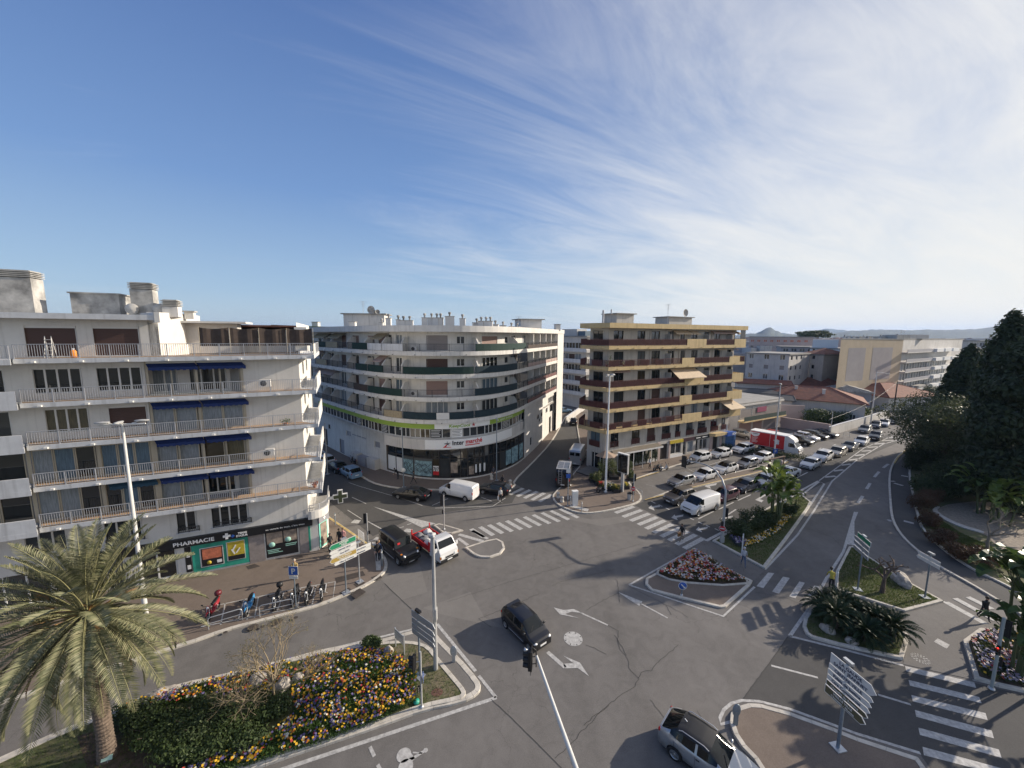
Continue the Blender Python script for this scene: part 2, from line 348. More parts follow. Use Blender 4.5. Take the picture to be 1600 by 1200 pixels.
# building A pavement
Aline=[(606,884),(604,893),(596,901),(578,914),(545,930),(500,948),(450,962),(400,975),(350,988),(290,1010)]
W=gp(Aline); d=(W[-1]-W[-3]).normalized(); W.append(W[-1]+d*45)
Wb=gp([(500,797),(515,809),(545,829),(570,847),(588,857),(600,868),(605,877)])
PA=Wb+W   # from street behind, round the corner and left
kerbline(PA,.25,.13,closed=False) if False else None
PAr=PA[::-1]
def kerb_open(P,w_=.26,h=.13,smooth=1):
    for _ in range(smooth):
        q=[P[0]]
        for i in range(len(P)-1): q+=[P[i]*.75+P[i+1]*.25,P[i]*.25+P[i+1]*.75]
        P=q+[P[-1]]
    return P,kerbline(P,w_,h,closed=False)
P_,inn=kerb_open(PAr)     # interior must be on the left of the direction
back=Wb[0]+Vector((-25,35,0))
pv.prism([Vector((p[0],p[1],0)) for p in inn]+[back,Vector((-75,60,0))],None,.12)
kA=list(P_)
# B pavement (interior to the left of direction)
PB=gp([(500,703),(520,718),(545,734),(562,744),(580,755),(602,761),(632,765),(700,767),(760,764),(788,768),(808,760),(802,754),(830,727),(859,696),(872,675),(884,652)])
P_,inn=kerb_open(PB,.22,.13,1); pv.prism([Vector((p[0],p[1],0)) for p in inn]+[Vector((20,100,0)),Vector((-50,80,0))],None,.12)
# C pavement
PC=gp([(897,640),(905,690),(909,712),(911,722),(888,750),(864,772),(863,780),(870,789),(888,798),(910,803.5),(935,802),(965,796),(992,789),(1003,782),(1002,772),(984,757),(984,753),(1000,747),(1026,738),(1066,725),(1110,713),(1160,699),(1195,690)])
P_,inn=kerb_open(PC,.2,.13,1); pv.prism([Vector((p[0],p[1],0)) for p in inn]+[Vector((60,84,0)),Vector((20,85,0))],None,.12)
# yellow painted kerb faces on C and the median
ymb=MB()
MED=gp([(1008,782),(1040,774),(1085,762),(1130,751),(1180,740),(1215,731),(1232,722)])
MED2=gp([(1228,719),(1205,727),(1150,739.5),(1100,751)])
island([(1010,781),(1040,774),(1085,762.5),(1130,752),(1180,741),(1212,731),(1232,721),(1226,719),(1195,728),(1150,738),(1100,750),(1060,763)],.2,.13,1,pv,.115)
line(ymb,[p+Vector((.0,-.02,0)) for p in MED],.16,.136); struct(ymb,'yellow_kerb_paint',M_yellow)
ymb=MB(); line(ymb,gp([(515,811),(545,831.5),(570,849),(588,859)]),.2,.137); line(ymb,gp([(1030,738.5),(1000,747.5),(985,753.5)]),.14,.137)
line(ymb,gp([(1417,703),(1403,715),(1397,725)]),.2,.137); struct(ymb,'yellow_kerb_line',M_yellow)
# I1 big flower bed island
I1o=[(-60,1212),(0,1187),(100,1141),(182,1110),(218,1092),(286,1069),(340,1058),(385,1047),(460,1029),(505,1016),(577,1005),(605,999),(640,989),(672,981),(684,996),(698,1011),(719,1031),(748,1065),(752,1077),(746,1088),(723,1100),(662,1112),(595,1137),(527,1160),(460,1182),(400,1203),(320,1225),(200,1262),(80,1290),(-40,1300)]
inn=island(I1o,.3,.14,1,pvg,.125)
I1i=[(-50,1214),(5,1190),(100,1146),(182,1114),(218,1096),(286,1073),(340,1062),(385,1051),(460,1033),(505,1020),(577,1009),(620,1004),(653,1006),(671,1013),(685,1031),(712,1063),(727,1081),(728,1091),(718,1098),(660,1110),(594,1135),(527,1157),(460,1179),(400,1200),(320,1222),(200,1258),(80,1285),(-30,1290)]
I1g=island(I1i,.24,.19,1,gr,.16)
# I2
I2o=[(1079,861),(1026,896),(1008,906),(1008,915),(1017,924.5),(1126,951),(1134,950),(1172,916),(1196,891),(1113,846)]
island([(1079,862),(1026,896),(1009,905),(1008,914),(1017,924),(1075,939),(1126,951),(1134,950),(1152,934),(1172,916),(1176,909)],.22,.13,0,pv,.12)
I2f=island([(1081,861),(1052,880),(1026,895),(1026,900),(1045,908.6),(1075,914),(1130,918),(1170,915),(1168,909),(1141,895),(1109,873.5)],.16,.20,0,soil,.18)
pvg.prism(gp([(1080,861),(1112,846.5),(1195,890.5),(1183,903),(1176,909)]),None,.012)
# I3 strelitzia island
I3=[(1113,846),(1156,822),(1200,794.5),(1238,776),(1255,776),(1268,786),(1264,795),(1248,818),(1228,846),(1195,890)]
I3g=island(I3,.24,.15,0,gr,.14)
# I4
I4=[(1326,856),(1335,855),(1352,868),(1390,893),(1421,912),(1474,941),(1414,957),(1304,922),(1306,894)]
I4g=island(I4,.2,.15,0,gr,.14)
# I5 cycads
I5=[(1285,934),(1267,951),(1256,967),(1253.5,980),(1259,992),(1269,998.5),(1311,1010),(1360,1021),(1411,1032),(1420,1000),(1408,967),(1350,948)]
I5g=island(I5,.22,.15,0,gr,.14)
pvg.prism(gp([(1300,923),(1414,959),(1477,942),(1545,975),(1600,1005),(1640,1100),(1600,1083),(1519,1062),(1411,1038),(1419,1000),(1407,966),(1350,947),(1286,933)]),None,.02)
F7=island([(1504,1003),(1530,984),(1570,985),(1640,1010),(1690,1100),(1600,1083),(1560,1074),(1522,1062)],.22,.17,0,soil,.16)
# I6
I6o=[(1141,1118),(1149,1108),(1169,1102),(1187,1103),(1234,1116),(1300,1140),(1337,1155),(1434,1187),(1446,1204),(1465,1240),(1300,1290),(1200,1225),(1178,1190),(1159,1170),(1146,1150),(1140,1131)]
island(I6o,.24,.15,0,pv,.13)
# I8 splitters
island([(677,822),(686,819.5),(697,822),(724,830),(706,835),(692,834)],.18,.14,0,pvg,.12)
island([(726,857),(740,868),(750,872),(766,872.5),(782,867),(789,858),(786,848),(776,843),(760,846)],.2,.14,0,pvg,.12)
# park on the right: kerbs, cycle lane edge
RP=gp([(1600,962),(1545,929),(1521,914.5),(1469,886),(1442.5,867),(1416,844),(1402,825),(1395,807),(1393,782),(1391,753),(1393,733),(1403,715),(1417,703),(1432,696)])
kerb_open(RP,.22,.13)
PK=gp([(1680,990),(1600,932),(1560,910),(1524,894),(1500,879),(1470,858),(1440,829),(1432,807),(1425,773),(1421,755),(1419,735),(1421,712),(1440,697)])
P_,inn=kerb_open(PK[::-1],.2,.13); P_,inn=kerb_open([Vector((-p.x,p.y,0)) for p in PK],.01,.01) if False else (P_,inn)
parkp=[Vector((p.x,p.y,0)) for p in PK]
gr.prism(parkp+[Vector((110,82,0)),Vector((120,40,0)),Vector((60,8,0))],None,.118)
# gravel path in the park
grav.prism(gp([(1455,800),(1463,797),(1480,790),(1520,785),(1600,790),(1700,860),(1700,920),(1600,880),(1560,858),(1540,838),(1500,825),(1472,812)]),None,.14)
grav_edge=rnd(gp([(1455,800),(1472,813),(1500,826),(1537,836),(1537,833),(1500,822),(1475,810),(1462,799),(1470,794),(1462,794)]),1)
kerb.prism(grav_edge,0,.22)
struct(pv,'pavement',M_pave); struct(pvg,'pavement_grey',M_pavegrey); struct(gr,'lawn',M_grass_g); struct(soil,'flower_bed_soil',M_soil); struct(grav,'gravel_path',M_gravel)
struct(kerb,'kerb',M_kerb)
# ---- road markings ----
mk=MB()
def ml(px_,w_=.14,z=.010): line(mk,gp(px_),w_,z)
def mq(px_,z=.010): mk.prism(gp(px_),None,z)
ml([(487,1021),(642,984),(676,974.5)],.16); ml([(683,975),(743,1049)],.2); ml([(748,1056),(775,1090)],.18); ml([(776,1090),(460,1196),(300,1250)],.2)
ml([(983,914),(1077,861)],.16); ml([(983,914),(1130,963),(1179,917)],.16)
mq([(1100,844.5),(1106,846),(1200,797),(1280,752),(1277,751),(1196,795)],.008)
ml([(1280,751),(1350,700),(1398,680)],.14); ml([(1195,890),(1246,836),(1272,798),(1300,752),(1340,718),(1380,694),(1420,683)],.18)
ml([(1240,783),(1280,752.5),(1288,756),(1264,792)],.22)
for a,b in [((1010,580),(1090,570)),((1070,535),(1150,525)),((1130,495),(1210,485)),((1180,460),(1260,450)),((1230,425),(1310,420)),((1275,395),(1370,390)),((1325,370),(1420,362)),((1370,345),(1480,340)),((1430,322),(1520,315)),((940,628),(1030,620))]:
    ml(cr([a,b],1100,620,5),.45)
for a,b in [((1205,830),(1240,775)),((1270,720),(1298,675)),((1330,628),(1368,585)),((1400,555),(1440,525))]: ml(cr([a,b],1100,620,5),.32)
ml([(1336,800),(1318,862),(1290,906),(1275,935),(1234,994)],.2); ml([(1234,994),(1330,1018),(1412,1040)],.17)
mq([(1337,800),(1341,800),(1335,815),(1335,834),(1352,866),(1390,891),(1388,893),(1350,868),(1333,852),(1322,850)],.009)
ml([(1421,912),(1478,942)],.2); ml([(1142,1128),(1126,1132),(1125,1122),(1131,1109),(1143,1099),(1159,1094.5),(1187,1096),(1234,1108),(1300,1132),(1337,1146),(1438,1177)],.16)
ml([(1205,1040),(1278,1059)],.14); ml([(1372,1085.5),(1423,1101)],.14); ml([(1519,1062),(1600,1082)],.12)
for q in [[(1045,640),(1095,655),(1175,545),(1130,540)],[(1160,680),(1210,695),(1290,580),(1240,570)],[(1285,715),(1330,730),(1400,615),(1360,605)],[(1395,750),(1435,755),(1515,645),(1470,635)]]: mq(cr(q,960,780,4.706))
for q in [[(750,278),(1245,395),(1258,435),(758,315)],[(775,378),(1280,500),(1297,545),(785,418)],[(795,485),(1325,615),(1340,665),(805,530)],[(820,592),(1370,740),(1385,795),(830,640)],[(845,718),(1420,875),(1440,935),(857,770)],[(875,855),(1480,1020),(1500,1075),(885,915)]]: mq(cr(q,1250,980,4.571),.0105)
for a,b in [((1478,941),(1540,975)),((1492,935),(1556,970)),((1512,933),(1550,952))]: ml([a,b],.5,.024)
def zebra(c0,c1,n,v0,v1,wd):
    for i in range(n):
        t=i/(n-1); cx=c0[0]+(c1[0]-c0[0])*t; cy=c0[1]+(c1[1]-c0[1])*t; vx=v0[0]+(v1[0]-v0[0])*t; vy=v0[1]+(v1[1]-v0[1])*t
        ml([(cx-vx,cy-vy),(cx+vx,cy+vy)],wd)
zebra((976,796.5),(1084,849),10,(14.5,-5),(15,-8),.5)
zebra((889,802),(746,833),11,(14.5,7),(10,6.5),.5)
zebra((807,768),(852,778.5),5,(10.5,-5),(9.5,-5.5),.5)
for a,b in [((1091,811),(1115,799)),((1123,796),(1146,785)),((1153,782),(1173,773)),((1136,805),(1150,796)),((1180,769),(1196,761)),((1234,752),(1262,738)),((1186,744),(1200,740))]: ml([a,b],.15)
for c in [(1021,785),(1032,790),(1043,795),(1081,811),(1094,817),(1106,822),(1120,827.5)]: ml([(c[0]-3,c[1]-1.5),(c[0]+3,c[1]+1.5)],.16)
# lane arrows near the stop line
for cx,cy in [(1022,793),(1058,808),(1096,827),(1110,759),(1135,810)]:
    mq([(cx-9,cy+1),(cx-4,cy-4),(cx-3,cy-1.5),(cx+10,cy-4),(cx+9,cy-1),(cx-1,cy+1),(cx+1,cy+5)])
mq(cr([(1500,805),(1525,835),(1535,825),(1522,808),(1580,775),(1570,770)],1100,620,5)) if False else mq([(1180,781),(1190,785),(1188,787),(1193,782),(1187,780),(1200,772),(1197,771)])
# big arrows
c5=lambda l: cr(l,740,900,4)
mq(c5([(500,197),(560,213),(625,207),(680,232),(610,224),(572,238),(665,265),(540,240)])); ml(c5([(665,228),(840,308)]),.13)
ml(c5([(462,475),(572,572)]),.26); mq(c5([(560,548),(625,546),(560,498),(665,543),(722,628),(650,575),(570,578)]))
mq(c5([(903,100),(1055,160),(1035,187),(975,150)])); ml(c5([(1040,170),(1213,263)]),.13)
# painted wedge, splitter chevrons
mq([(583,791.5),(650,811),(681,818),(659,824.5),(635,812.5)]); ml([(717,835),(755,846)],.42); ml([(738,829),(762,842)],.35); ml([(716,841),(731,852)],.35); ml([(725,857),(765,845)],.18)
ml([(575,815),(597,827)],.14); ml([(576,846),(584,844)],.14);ml([(620,826),(631,823)],.14);ml([(636,820),(643,818)],.14); ml([(550,777),(572,787)],.12); ml([(543,797),(565,811)],.09)
for cx,cy in [(590,842),(637,829),(556,815)]: mq([(cx-8,cy+2),(cx-2,cy-3),(cx+8,cy-2),(cx+4,cy+3)])
# parking bays
ml([(545,754),(562,760),(590,768),(625,778),(660,790)],.08); ml([(675,790),(700,779)],.1); ml([(680,794),(770,791),(790,778)],.1); ml([(752,777),(768,783)],.1)
ml([(1105,728),(1137,717)],.1); ml([(1060,724),(1085,738)],.08); ml([(1150,725),(1190,733)],.08); ml([(1010,757),(1040,765)],.05)
ml([(314,982),(520,941),(524,911),(470,921),(330,950)],.1,.128)
for a,b in [((345,979),(352,945)),((372,973),(382,938)),((398,968),(404,935)),((433,958),(445,925)),((465,952),(470,921)),((488,947),(494,917)),((386,971),(394,936))]: ml([a,b],.08,.128)
mq([(581,849),(588,850),(595,870),(595,893),(588,893),(586,870)],.127); mq([(889,793),(891,790),(920,797),(918,801)],.127)
ml([(1419,745),(1408,743)],.5,.014); ml([(1397,755),(1411,759)],.45,.014); ml([(1412,814),(1428,818)],.5,.014); ml([(1388,812),(1393,815)],.4,.014); ml([(1388,752),(1398,752)],.3,.014)
# bike symbol
def ell(c,a,b,ang,z=.0105,n=24):
    c=G(*c); return mk.prism([(c.x+a*math.cos(t)*math.cos(ang)-b*math.sin(t)*math.sin(ang),c.y+a*math.cos(t)*math.sin(ang)+b*math.sin(t)*math.cos(ang)) for t in [2*math.pi*i/n for i in range(n)]],None,z)
ell((631,1180),.34,.34,0); ell((634,1198),.34,.34,0); ml([(626,1191),(645,1185),(664,1173)],.13); ml([(640,1180),(646,1188)],.2); ml([(645,1176),(660,1177)],.07); ell((665,1172.5),.11,.11,0,.011)
ml([(578,1167),(585,1182)],.16); ml([(590,1195),(594,1203)],.16)
# painted manhole disc
ell((895.5,998),.62,.62,0)
struct(mk,'road_markings',M_mark)
mb=MB()
for k in range(8):
    a=k*math.pi/4+.3; c=G(895.5,998); mb.box((c.x+.54*math.cos(a),c.y+.54*math.sin(a),.012),(.1,.06,.004),a)
struct(mb,'manhole_slots',M_crack)
# cracks and joints as tar lines
ck=MB(); rs=random.Random(3)
def crack(px_,w_=.03,j=.05,z=.0135):
    P=gp(px_); out=[]
    for i in range(len(P)-1):
        L=(P[i+1]-P[i]).length; k=max(2,int(L/.22))
        for q in range(k):
            p=P[i].lerp(P[i+1],q/k); out.append(p+Vector((rs.uniform(-j,j),rs.uniform(-j,j),0)))
    out.append(P[-1]); line(ck,out,w_,z)
for l in ([(840,308),(910,345),(895,400),(915,460),(965,520),(970,580),(1030,640),(1005,690),(840,805),(690,935)],[(840,805),(700,950),(600,1060),(510,1140)],[(1030,640),(1045,600),(1110,590),(1130,560),(1280,430)],[(30,268),(290,165),(410,110)],[(700,435),(760,450),(830,490)],[(905,105),(800,160),(705,215)],[(1100,770),(1160,840),(1200,900)]): crack(cr(l,740,900,4),.026,.05)
crack(cr([(110,770),(240,890),(370,1020),(560,1210)],740,900,4),.03,.012); crack(cr([(30,268),(110,320)],740,900,4),.03,.02)
crack([(601,912),(630,940),(663,970)],.04,.01); crack([(663,870),(640,940)],.02,.02) if False else None
crack(cr([(0,590),(20,600),(40,760)],960,780,4.706),.03,.04); crack([(983,916),(1010,930),(1060,955),(1075,965)],.025,.05)
crack(cr([(380,780),(420,850)],960,780,4.706),.03,.03); crack([(1231,995),(1204,1034),(1161,1092)],.05,.012)
crack([(863,915),(880,908),(960,890)],.02,.05); crack([(700,940),(810,905),(1000,850)],.02,.06); crack([(1180,925),(1230,935),(1290,960)],.02,.05); crack(cr([(0,1000),(30,1040),(90,1150)],960,780,4.706),.03,.05)
crack([(1262,826),(1300,840),(1322,860)],.025,.04); crack([(1090,1110),(1130,1180)],.02,.05)
struct(ck,'tar_joints',M_crack)
# darker trench patches on the A pavement, manhole covers
mb=MB()
for q in [[(523,903),(567,892),(571,899),(526,911)],[(548,930),(561,918),(572,925),(556,936)],[(580,902),(594,897),(597,903),(583,908)],[(530,926),(545,918),(553,925),(537,931)],[(552,913),(564,906),(571,911),(558,918)],[(384,885),(398,881),(407,885),(388,890)],[(455,872),(472,868),(474,871),(458,875)]]:
    mb.prism(gp(q,.12),None,.129)
for c,r_ in [((433,971),.3),((395,980),.3),((352,988),.12),((410,979),.13),((462,965),.13)]:
    g=G(*c,.12); mb.prism([(g.x+r_*math.cos(t)*1.2,g.y+r_*math.sin(t)) for t in [math.pi*i/8 for i in range(16)]],None,.13)
struct(mb,'pavement_patches',mat('dark_patch',(.062,.05,.043),.9,var=.3,vs=4))
mb=MB(); 
for q in [(1438,1029)]:
    g=G(*q,.02)
    for r_,k in ((.38,18),(.22,10)):
        for i in range(k):
            a=2*math.pi*i/k; mb.box((g.x+r_*math.cos(a),g.y+r_*math.sin(a),.026),(.12,.05,.004),a)
mb.prism(gp([(1459,1003),(1465,998),(1484,1008),(1479,1014)]),None,.027); struct(mb,'paving_inlays',M_mark)
# ================= BUILDINGS =================
M_wA=mat('render_cream',(.66,.64,.60),.9,var=.08,vs=.9,streak=.25,bump=.08,bs=30)
M_wAd=mat('render_weathered',(.50,.485,.45),.95,col2=(.20,.195,.185),vs=1.1,var=.2,detail=8)
M_slab=mat('slab_grey_white',(.58,.59,.60),.8,var=.12,vs=1.2,streak=.4)
M_wB=mat('render_white',(.65,.63,.59),.9,var=.10,vs=.7,detail=7,streak=.4)
M_wC=mat('render_pale',(.50,.47,.42),.9,var=.10,vs=.8,streak=.4)
M_tan=mat('tan_paint',(.60,.45,.23),.8,var=.14,vs=.9,streak=.45)
M_brown=mat('maroon_rail',(.14,.055,.05),.6,var=.25,vs=3)
M_shbrown=mat('roller_brown',(.085,.045,.035),.6,var=.2,vs=6,stretch=(.2,.2,8))
M_shpink=mat('roller_pinkish',(.30,.20,.17),.6,var=.15,vs=6,stretch=(.2,.2,8))
M_shgrey=mat('roller_grey',(.28,.25,.24),.6,var=.15,vs=6,stretch=(.2,.2,8))
M_frame=mat('window_frame_white',(.66,.65,.62),.5)
M_framebr=mat('window_frame_beige',(.42,.37,.28),.5)
M_framedk=mat('window_frame_dark',(.035,.03,.028),.5)
M_curt=mat('curtain_pale',(.30,.335,.36),.6,col2=(.13,.15,.17),vs=5,stretch=(6,6,.3))
M_curtb=mat('curtain_blue',(.12,.19,.25),.5,col2=(.05,.08,.11),vs=5,stretch=(6,6,.3))
M_curtg=mat('curtain_olive',(.15,.13,.07),.5,col2=(.05,.045,.03),vs=6,stretch=(6,6,.3))
M_blue=mat('awning_blue',(.012,.035,.16),.75,var=.2,vs=4)
M_awcream=mat('awning_cream',(.60,.47,.32),.8,var=.15,vs=3)
M_awpink=mat('awning_rose',(.42,.31,.27),.8,var=.15,vs=3)
M_rail=mat('rail_grey',(.42,.43,.45),.5,.2)
M_raildk=mat('rail_dark',(.045,.047,.05),.5,.2)
M_green=mat('screen_green',(.009,.034,.029),.85,var=.25,vs=4)
M_teal=mat('screen_blue_green',(.013,.031,.042),.85,var=.25,vs=4)
M_screenbr=mat('screen_brown',(.075,.055,.045),.9,var=.25,vs=3)
M_reed=mat('screen_reed',(.36,.30,.20),.9,var=.3,vs=6)
M_roof=mat('flat_roof',(.30,.29,.27),.95,var=.2,vs=.6)
M_tile=mat('roof_tiles',(.26,.10,.06),.85,col2=(.15,.06,.042),vs=1.3,detail=8,bump=.5,bs=5)
M_terr=mat('terrace_tiles',(.45,.30,.18),.8,var=.2,vs=2)
M_signblk=mat('sign_black',(.012,.013,.016),.4)
M_lime=mat('sign_lime',(.28,.42,.06),.6)
M_ltr=mat('letter_white',(.82,.82,.8),.5)
M_teal2=mat('shop_green',(.03,.34,.24),.5,var=.3,vs=1)
M_stone=mat('shop_stone',(.30,.26,.24),.7,var=.2,vs=3)
M_poster=mat('poster_sky',(.35,.55,.60),.5,col2=(.06,.10,.13),vs=2.2,detail=8)
M_poster2=mat('poster_people',(.12,.10,.09),.5,col2=(.45,.36,.28),vs=1.8,detail=6)
M_orange=mat('poster_orange',(.55,.17,.09),.5,var=.4,vs=3)
M_yel=mat('poster_yellow',(.55,.42,.04),.5,var=.3,vs=4)
M_redp=mat('sign_red',(.55,.02,.025),.5)
M_bluep=mat('sign_blue',(.02,.09,.38),.5)
M_beigew=mat('gable_beige',(.50,.41,.29),.9,var=.08,vs=.4,streak=.12)
M_greyw=mat('wall_grey',(.30,.30,.32),.9,var=.08,vs=.5)
M_pinkw=mat('wall_pink',(.50,.40,.36),.9,var=.1,vs=.6)
M_whitew=mat('wall_offwhite',(.55,.53,.50),.9,var=.1,vs=.5,streak=.4)
def text_mesh(txt,h,mat_,depth=.03,bold=False,xs=1.0,sp=1.0):
    cu=bpy.data.curves.new('lettering','FONT'); cu.body=txt; cu.size=h/.7; cu.extrude=depth/2; cu.align_x='CENTER'; cu.space_character=sp
    if bold: cu.offset=h*.035
    o=bpy.data.objects.new('lettering',cu); C.objects.link(o)
    me=bpy.data.meshes.new_from_object(o); bpy.data.objects.remove(o); bpy.data.curves.remove(cu)
    me.transform(Matrix.Scale(xs,4,(1,0,0))); me.transform(Matrix.Rotation(math.pi/2,4,'X')); me.name='lettering'
    me.materials.clear(); me.materials.append(mat_); return me
WC={}
def win_mesh(wd,ht,np_,kind,fr):
    """frame and pane meshes; origin bottom-centre, facade along +x, outside is -y"""
    k=(round(wd,2),round(ht,2),np_,kind,fr.name)
    if k in WC: return WC[k]
    a=MB(); t=.06
    if kind.name.startswith('roller'):
        a.box((0,0,t/2),(wd,.06,t)); a.box((0,-.01,ht-.08),(wd,.1,.16)); a.box((-wd/2+.02,0,ht/2),(.04,.06,ht)); a.box((wd/2-.02,0,ht/2),(.04,.06,ht))
        p=MB(); n=max(4,int(ht/.12))
        for i in range(n): p.box((0,.0,ht*(i+.5)/n),(wd-.02,.035,ht/n*.86)); 
        p.box((0,.012,ht/2),(wd-.02,.02,ht))
    else:
        a.box((0,0,t/2),(wd,.07,t)); a.box((0,0,ht-t/2),(wd,.07,t))
        for i in range(np_+1):
            x=-wd/2+wd*i/np_; x=min(max(x,-wd/2+t/2),wd/2-t/2); a.box((x,-.003,ht/2),(t if i in(0,np_) else t*1.7,.07,ht-2*t))
        p=MB(); 
        for i in range(np_):
            tl=.012*math.sin(i*2.3+wd*7); x0=-wd/2+wd*i/np_; x1=-wd/2+wd*(i+1)/np_
            p.quad((x0,.01-tl,.03),(x1,.01+tl,.03),(x1,.01+tl,ht-.03),(x0,.01-tl,ht-.03))
    WC[k]=(a.mesh('window',[fr]),p.mesh('pane',[kind])); return WC[k]
class Fac:
    """a facade path seen from outside, s grows to the right"""
    def __init__(s,root,pts,wallmat):
        s.root=root; s.P=[Vector((p[0],p[1])) for p in pts]; s.wm=wallmat; s.L=[0]
        for i in range(1,len(s.P)): s.L.append(s.L[-1]+(s.P[i]-s.P[i-1]).length)
        s.len=s.L[-1]; s.wall=MB(); n=len(s.P); s.N=[]
        for i in range(n):
            e1=(s.P[i]-s.P[i-1]).normalized() if i else None; e2=(s.P[i+1]-s.P[i]).normalized() if i<n-1 else None
            n1=Vector((e1.y,-e1.x)) if e1 else None; n2=Vector((e2.y,-e2.x)) if e2 else None
            if n1 is None: v=n2
            elif n2 is None: v=n1
            else: b=n1+n2; v=b*2/max(b.length_squared,1.0)
            s.N.append(v)
    def at(s,t,off=0,z=0):
        i=0
        while i<len(s.P)-2 and t>s.L[i+1]: i+=1
        k=(t-s.L[i])/(s.L[i+1]-s.L[i]); kk=min(max(k,0),1)
        p=s.P[i].lerp(s.P[i+1],k); nn=s.N[i].lerp(s.N[i+1],kk)
        p=p+nn*off; return Vector((p.x,p.y,z))
    def ang(s,t):
        i=0
        while i<len(s.P)-2 and t>s.L[i+1]: i+=1
        d=s.P[i+1]-s.P[i]; return math.atan2(d.y,d.x)
    def S(s,px_,z,off=0,lo=0,hi=None):
        "path parameter whose image column is px_"
        hi=s.len if hi is None else hi; n=160; best=None
        pr=None
        for i in range(n+1):
            t=lo+(hi-lo)*i/n; x=PX(s.at(t,off,z))[0]
            if pr is not None and (pr[1]-px_)*(x-px_)<=0:
                return pr[0]+(t-pr[0])*(px_-pr[1])/((x-pr[1]) or 1e-6)
            pr=(t,x)
            if best is None or abs(x-px_)<best[1]: best=(t,abs(x-px_))
        return best[0]
    def brk(s,a,b):
        return [a]+[t for t in s.L if a+1e-4<t<b-1e-4]+[b]
    def walls(s,a,b,z0,z1,ops=(),off=0,dep=.16,mb=None):
        mb=mb or s.wall; ss=set(s.brk(a,b)); zs={z0,z1}
        for o in ops: ss|={max(a,o[0]),min(b,o[1])}; zs|={o[2],o[3]}
        ss=sorted(ss); zs=sorted(zs)
        def inside(t,z): return any(o[0]-1e-5<t<o[1]+1e-5 and o[2]-1e-5<z<o[3]+1e-5 for o in ops)
        for i in range(len(ss)-1):
            if ss[i+1]-ss[i]<1e-4: continue
            for j in range(len(zs)-1):
                if zs[j+1]-zs[j]<1e-4 or inside((ss[i]+ss[i+1])/2,(zs[j]+zs[j+1])/2): continue
                mb.quad(s.at(ss[i],off,zs[j]),s.at(ss[i+1],off,zs[j]),s.at(ss[i+1],off,zs[j+1]),s.at(ss[i],off,zs[j+1]))
        for o in ops:
            for k,(ta,tb) in enumerate(zip(s.brk(o[0],o[1])[:-1],s.brk(o[0],o[1])[1:])):
                mb.quad(s.at(ta,off,o[2]),s.at(tb,off,o[2]),s.at(tb,off-dep,o[2]),s.at(ta,off-dep,o[2]))
                mb.quad(s.at(ta,off-dep,o[3]),s.at(tb,off-dep,o[3]),s.at(tb,off,o[3]),s.at(ta,off,o[3]))
            for t,sg in ((o[0],1),(o[1],-1)):
                q=[s.at(t,off,o[2]),s.at(t,off-dep,o[2]),s.at(t,off-dep,o[3]),s.at(t,off,o[3])]
                mb.quad(*(q if sg>0 else q[::-1]))
    def strip(s,a,b,o0,o1,z0,z1,mb,m=0,ends=True):
        "solid ribbon between offsets o0<o1"
        ss=s.brk(a,b)
        for i in range(len(ss)-1):
            A,B,Cc,D=s.at(ss[i],o0),s.at(ss[i+1],o0),s.at(ss[i+1],o1),s.at(ss[i],o1)
            def q(p,z): return (p.x,p.y,z)
            mb.quad(q(A,z1),q(D,z1),q(Cc,z1),q(B,z1),m); mb.quad(q(A,z0),q(B,z0),q(Cc,z0),q(D,z0),m)
            mb.quad(q(D,z0),q(Cc,z0),q(Cc,z1),q(D,z1),m); mb.quad(q(B,z0),q(A,z0),q(A,z1),q(B,z1),m)
            if ends and i==0: mb.quad(q(A,z0),q(D,z0),q(D,z1),q(A,z1),m)
            if ends and i==len(ss)-2: mb.quad(q(Cc,z0),q(B,z0),q(B,z1),q(Cc,z1),m)
        return mb
    def part(s,name,mb,m,parent=None): return mb.build(name,m,parent or s.root,world=True)
    def win(s,a,b,z0,z1,np_=2,kind=None,fr=None,off=0,dep=.13,name='window'):
        kind=kind or M_glass; fr=fr or M_frame
        f,p=win_mesh(b-a,z1-z0,np_,kind,fr); t=(a+b)/2; q=s.at(t,off-dep,z0)
        nm='roller_shutter' if kind.name.startswith('roller') else name
        o=inst(f,nm,s.root,q-Vector(s.root.location),s.ang(t)); inst(p,'slats' if nm!=name else 'pane',o)
        return o
    def wrow(s,lst,a,b,z0,z1,off=0,dep=.16):
        "lst: (s0,s1,zb,zt,panes,kind,frame)"
        s.walls(a,b,z0,z1,[(l[0],l[1],l[2],l[3]) for l in lst],off,dep)
        for l in lst: s.win(l[0],l[1],l[2],l[3],l[4],l[5] if len(l)>5 else None,l[6] if len(l)>6 else None,off,dep-.03)
    def railing(s,a,b,off,z,h=.95,m=None,step=.13,post=1.5,r=.018,name='railing'):
        mb=MB(); ss=s.brk(a,b)
        s.strip(a,b,off-.025,off+.025,z+h-.04,z+h,mb); s.strip(a,b,off-.015,off+.015,z+.08,z+.11,mb)
        n=max(1,int((b-a)/step))
        for i in range(n+1):
            t=a+(b-a)*i/n; p=s.at(t,off,z+.1); mb.box((p.x,p.y,z+h/2+.03),(.022,.022,h-.14),s.ang(t))
        n=max(1,round((b-a)/post))
        for i in range(n+1):
            t=a+(b-a)*i/n; t=min(max(t,a+.03),b-.03); p=s.at(t,off,z); mb.box((p.x,p.y,z+h/2-.01),(.05,.05,h-.02),s.ang(t))
        return s.part(name,mb,m or M_rail)
    def panel(s,a,b,off,z0,z1,m,name='balcony_screen',th=.03):
        return s.part(name,s.strip(a,b,off-th/2,off+th/2,z0,z1,MB()),m)
